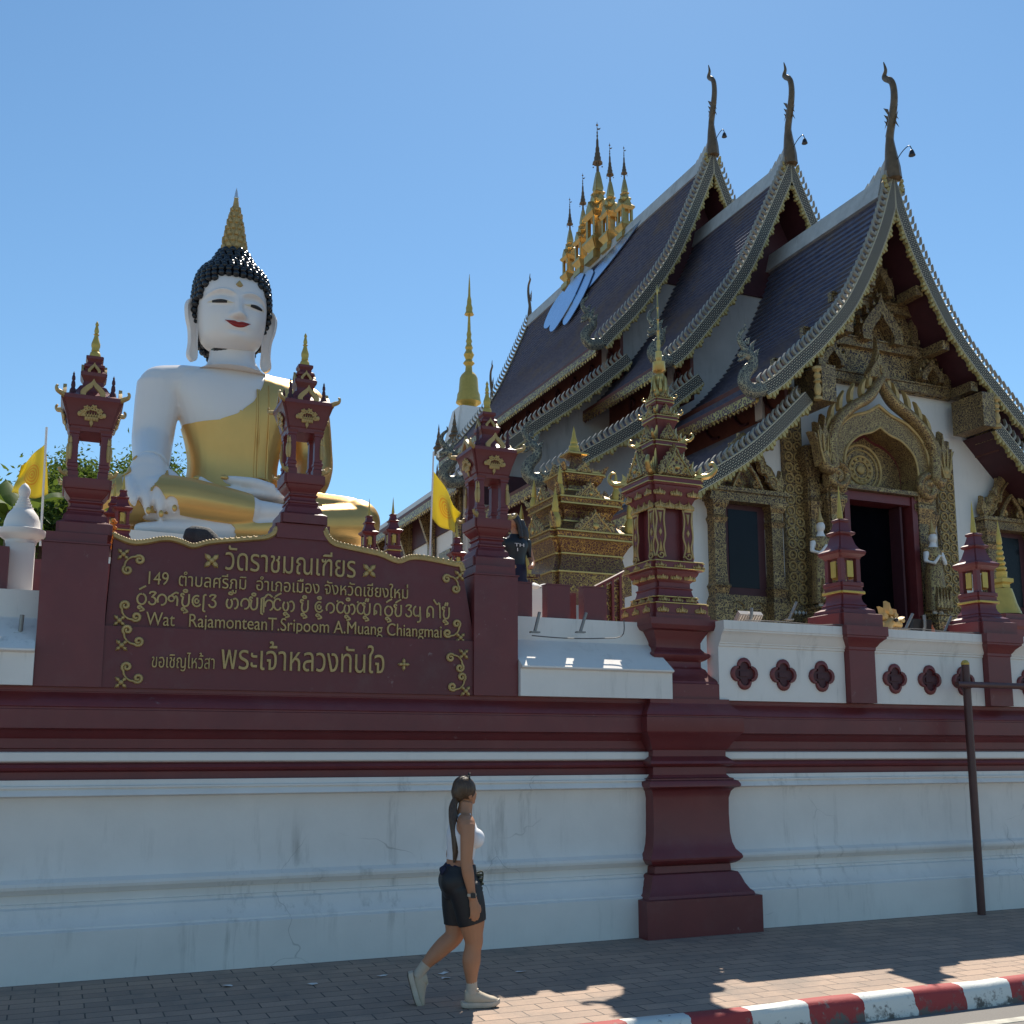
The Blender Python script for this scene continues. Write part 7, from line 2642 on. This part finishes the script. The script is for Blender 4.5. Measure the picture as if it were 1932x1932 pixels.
# trim the cap back to the hairline
bm = bmesh.new()
bm.from_mesh(hm)
kf = lambda c: -((c.x - hc.x) * .80 + (c.y - hc.y) * .55 - .032 - max(0, c.z - hc.z - .035) * .55)
cut(bm, kf)
bmesh.ops.delete(bm, geom=[f for f in bm.faces if kf(f.calc_center_median()) <= 0], context='FACES')
bm.to_mesh(hm)
bm.free()
hr = mobj("hair", hm, 'hair_br', wom)
mb = MB()
tail = spline([(hc.x - .085, -.012, hc.z - .045), (-.108, -.035, 1.43), (-.108, -.070, 1.34), (-.100, -.105, 1.24), (-.098, -.12, 1.14), (-.108, -.125, 1.06)], 5)
tr_ = spline([(.020, .020), (.030, .032), (.034, .036), (.030, .032), (.024, .026), (.008, .008)], 5)
mb.tube(tail, [tuple(r) for r in tr_], 12, up=U)
for k in range(9):
    a = 2 * pi * k / 9
    mb.tube([(p[0] + math.cos(a) * r[0] * .8, p[1] + math.sin(a) * r[0] * .8, p[2] - .012 * (k % 3)) for p, r in zip(tail, tr_)], [.009 * (1 - .6 * i / len(tail)) for i in range(len(tail))], 6)
mb.obj("ponytail", 'hair_br', hr, 60)
mb = MB()
mb.tube([(tail[0][0] + .020 * math.cos(k * pi / 6), tail[0][1] + .020 * math.sin(k * pi / 6), tail[0][2] - .006) for k in range(13)], .006, 6)
mb.obj("hair_tie", 'black', hr, 60)
# ear
mb = MB()
mb.ball(hc + V((.020, -.062, -.022)), (.016, .010, .028), 12)
mb.ball(hc + V((.022, -.064, -.046)), (.008, .006, .010), 8)
mb.obj("ear", 'skin', wom, 60)
# sunglasses pushed up on the head
mb = MB()
top_ = hc + V((-.01, -.01, .118))
for s in (-1, 1):
    ring = [(top_.x + .030 + .004 * math.cos(a), top_.y + s * .036 + .030 * math.cos(a), top_.z + .002 + .022 * math.sin(a)) for a in [k * pi / 8 for k in range(17)]]
    mb.tube(ring, .0035, 5)
    mb.tube([(top_.x + .030, top_.y + s * .066, top_.z + .004), (top_.x - .03, top_.y + s * .074, top_.z - .010), (top_.x - .075, top_.y + s * .074, top_.z - .045)], .0035, 5)
    mb.ball((top_.x + .030, top_.y + s * .036, top_.z + .002), (.003, .028, .020), 10)
mb.tube([(top_.x + .032, top_.y - .01, top_.z + .006), (top_.x + .034, top_.y, top_.z + .009), (top_.x + .032, top_.y + .01, top_.z + .006)], .003, 5)
sg_ = mb.obj("sunglasses", 'black', None, 50)
sg_.parent = wom
# watch
mb = MB()
wc = V((.010, -.225, .815))
mb.tube([(wc.x + .031 * math.cos(k * pi / 8), wc.y + .027 * math.sin(k * pi / 8), wc.z) for k in range(17)], [(.011, .003)] * 17, 6, up=(0, 0, 1))
wt = mb.obj("watch", 'sock', wom, 50)
mb = MB()
mb.box(wc.x - .012, wc.x + .024, wc.y - .036, wc.y - .027, wc.z - .018, wc.z + .018)
mb.obj("watch_face", 'black', wt, 0)
# jacket knotted round the waist and the bag in front
mb = MB()
limbs(mb, [(-.052, 0, .955, .160, .128), (-.050, 0, .985, .155, .122), (-.048, 0, 1.02, .140, .108)], 3, 24)
for i in range(4):
    mb.tube(spline([(-.16 + .01 * i, -.06 + .035 * i, 1.0), (-.185, -.05 + .035 * i, .975), (-.19 + .012 * i, -.05 + .03 * i, .945)], 3), [.016] * 7, 7)
limbs(mb, [(-.15, -.05, .985, .03, .02), (-.178, -.045, .965, .045, .02), (-.172, -.04, .94, .03, .012)], 3, 10)
limbs(mb, [(.045, .02, .99, .022, .016), (.060, .03, .90, .030, .016), (.062, .03, .80, .028, .013), (.055, .03, .765, .012, .008)], 3, 10)
jm = fuse(mb, .008, 3, .5)
for v in jm.vertices: v.co += v.normal * (.006 * noise.noise(v.co * 28))
jk = mobj("knotted_jacket", jm, 'navy', None)
jk.parent = wom
mb = MB()
limbs(mb, [(.078, -.02, .945, .055, .022), (.090, -.02, .90, .065, .030), (.088, -.02, .85, .055, .026), (.082, -.02, .815, .03, .012)], 4, 12)
bag = mb.obj("waist_bag", 'black', wom, 50)
mb = MB()
for i in range(5):
    mb.box(.068 + .006 * (i % 2), .112 + .004 * (i % 3), -.088, -.078 + .004 * i, .93 - .032 * i, .948 - .032 * i)
mb.tube(spline([(.07, -.08, .955), (.105, -.085, .965), (.115, -.08, .93), (.10, -.085, .86), (.085, -.08, .80)], 4), .006, 6)
mb.tube([(.085, -.08, .83), (.088, -.085, .80), (.098, -.08, .79)], .012, 6)
mb.obj("bag_straps", plain("dark_olive_webbing", (.045, .055, .028), .7, var=.4, bump=0), bag, 0)

# ------------------------------------------------------------- visitor behind the sign
pv = at(972, 1050, 13.2)
vis = empty("person", (pv.x, 13.2, pv.z - 1.12), "long haired visitor in black t-shirt looking up behind the right sign lantern", "person")
mb = MB()
limbs(mb, [(0, 0, .75, .15, .11), (0, 0, .92, .16, .11), (0, 0, 1.1, .14, .10), (0, 0, 1.3, .18, .11), (0, 0, 1.40, .09, .06), (-.01, 0, 1.47, .05, .05), (-.03, 0, 1.53, .05, .05)], 4, 16, (1, 0, 0))
for s in (-1, 1):
    limbs(mb, [(s * .17, 0, 1.36, .05, .05), (s * .22, .02, 1.2, .045, .045), (s * .24, -.02, 1.06, .04, .04), (s * .20, -.12, .98, .032, .032), (s * .14, -.2, .95, .03, .03)], 3, 12)
    limbs(mb, [(s * .09, 0, .8, .08, .085), (s * .09, 0, .45, .055, .06), (s * .09, 0, .08, .035, .04), (s * .09, -.08, .03, .04, .03)], 3, 12)
    for i in range(4):
        limbs(mb, [(s * (.13 - .0), -.21 - .004 * i, .965 - .018 * i, .009, .009), (s * .095, -.235, .96 - .018 * i, .008, .008), (s * .065, -.235, .955 - .018 * i, .005, .005)], 3, 7)
    limbs(mb, [(s * .13, -.19, .975, .011, .011), (s * .115, -.22, 1.0, .009, .009), (s * .10, -.24, 1.01, .005, .005)], 3, 7)
hv = V((-.04, 0, 1.60))
mb.ball(hv, (.085, .078, .10), 16)
mb.ball(hv + V((-.055, 0, -.02)), (.05, .055, .06), 14)
mb.ball(hv + V((-.105, 0, .012)), (.02, .013, .014), 8)
mb.ball(hv + V((-.085, 0, -.035)), (.022, .026, .012), 8)
mb.ball(hv + V((-.06, 0, -.07)), (.03, .03, .022), 8)
mv = fuse(mb, .011, 4, .5)
mobj("body", mv, 'skin', vis)
wom_keep = wom
wom = vis
shell(mv, lambda c: min(c.z - .99, 1.42 - c.z, (.225 - abs(c.x)) if c.z > 1.12 else (.175 - abs(c.x)), .16 + c.y if c.z < 1.1 else 1), .010, "t_shirt", 'black')
shell(mv, lambda c: min(1.0 - c.z, c.z - .12, .17 - abs(c.x) if c.z > .8 else 1, c.y + .17), .010, "trousers", 'navy')
wom = wom_keep
mb = MB()
mb.ball(hv + V((.025, 0, .025)), (.090, .088, .098), 16)
mb.tube(spline([(.05, 0, 1.62, ), (.09, 0, 1.5), (.11, .0, 1.36), (.10, 0, 1.22)], 4), [(.07, .08)] * 4 + [(.075, .10)] * 4 + [(.06, .09)] * 4 + [(.02, .05)], 12)
for s in (-1, 1): mb.tube(spline([(.0, s * .07, 1.62), (.03, s * .09, 1.5), (.05, s * .10, 1.36)], 4), .03, 8)
hm = fuse(mb, .012, 3, .5)
mobj("hair", hm, 'hair_dk', vis)
me = lettering("TH\n I", -.065, .075, 1.17, 1.28, .004)
o = mobj("shirt_letters", me, 'white2', vis)
o.location = (.0, -.132, .0)
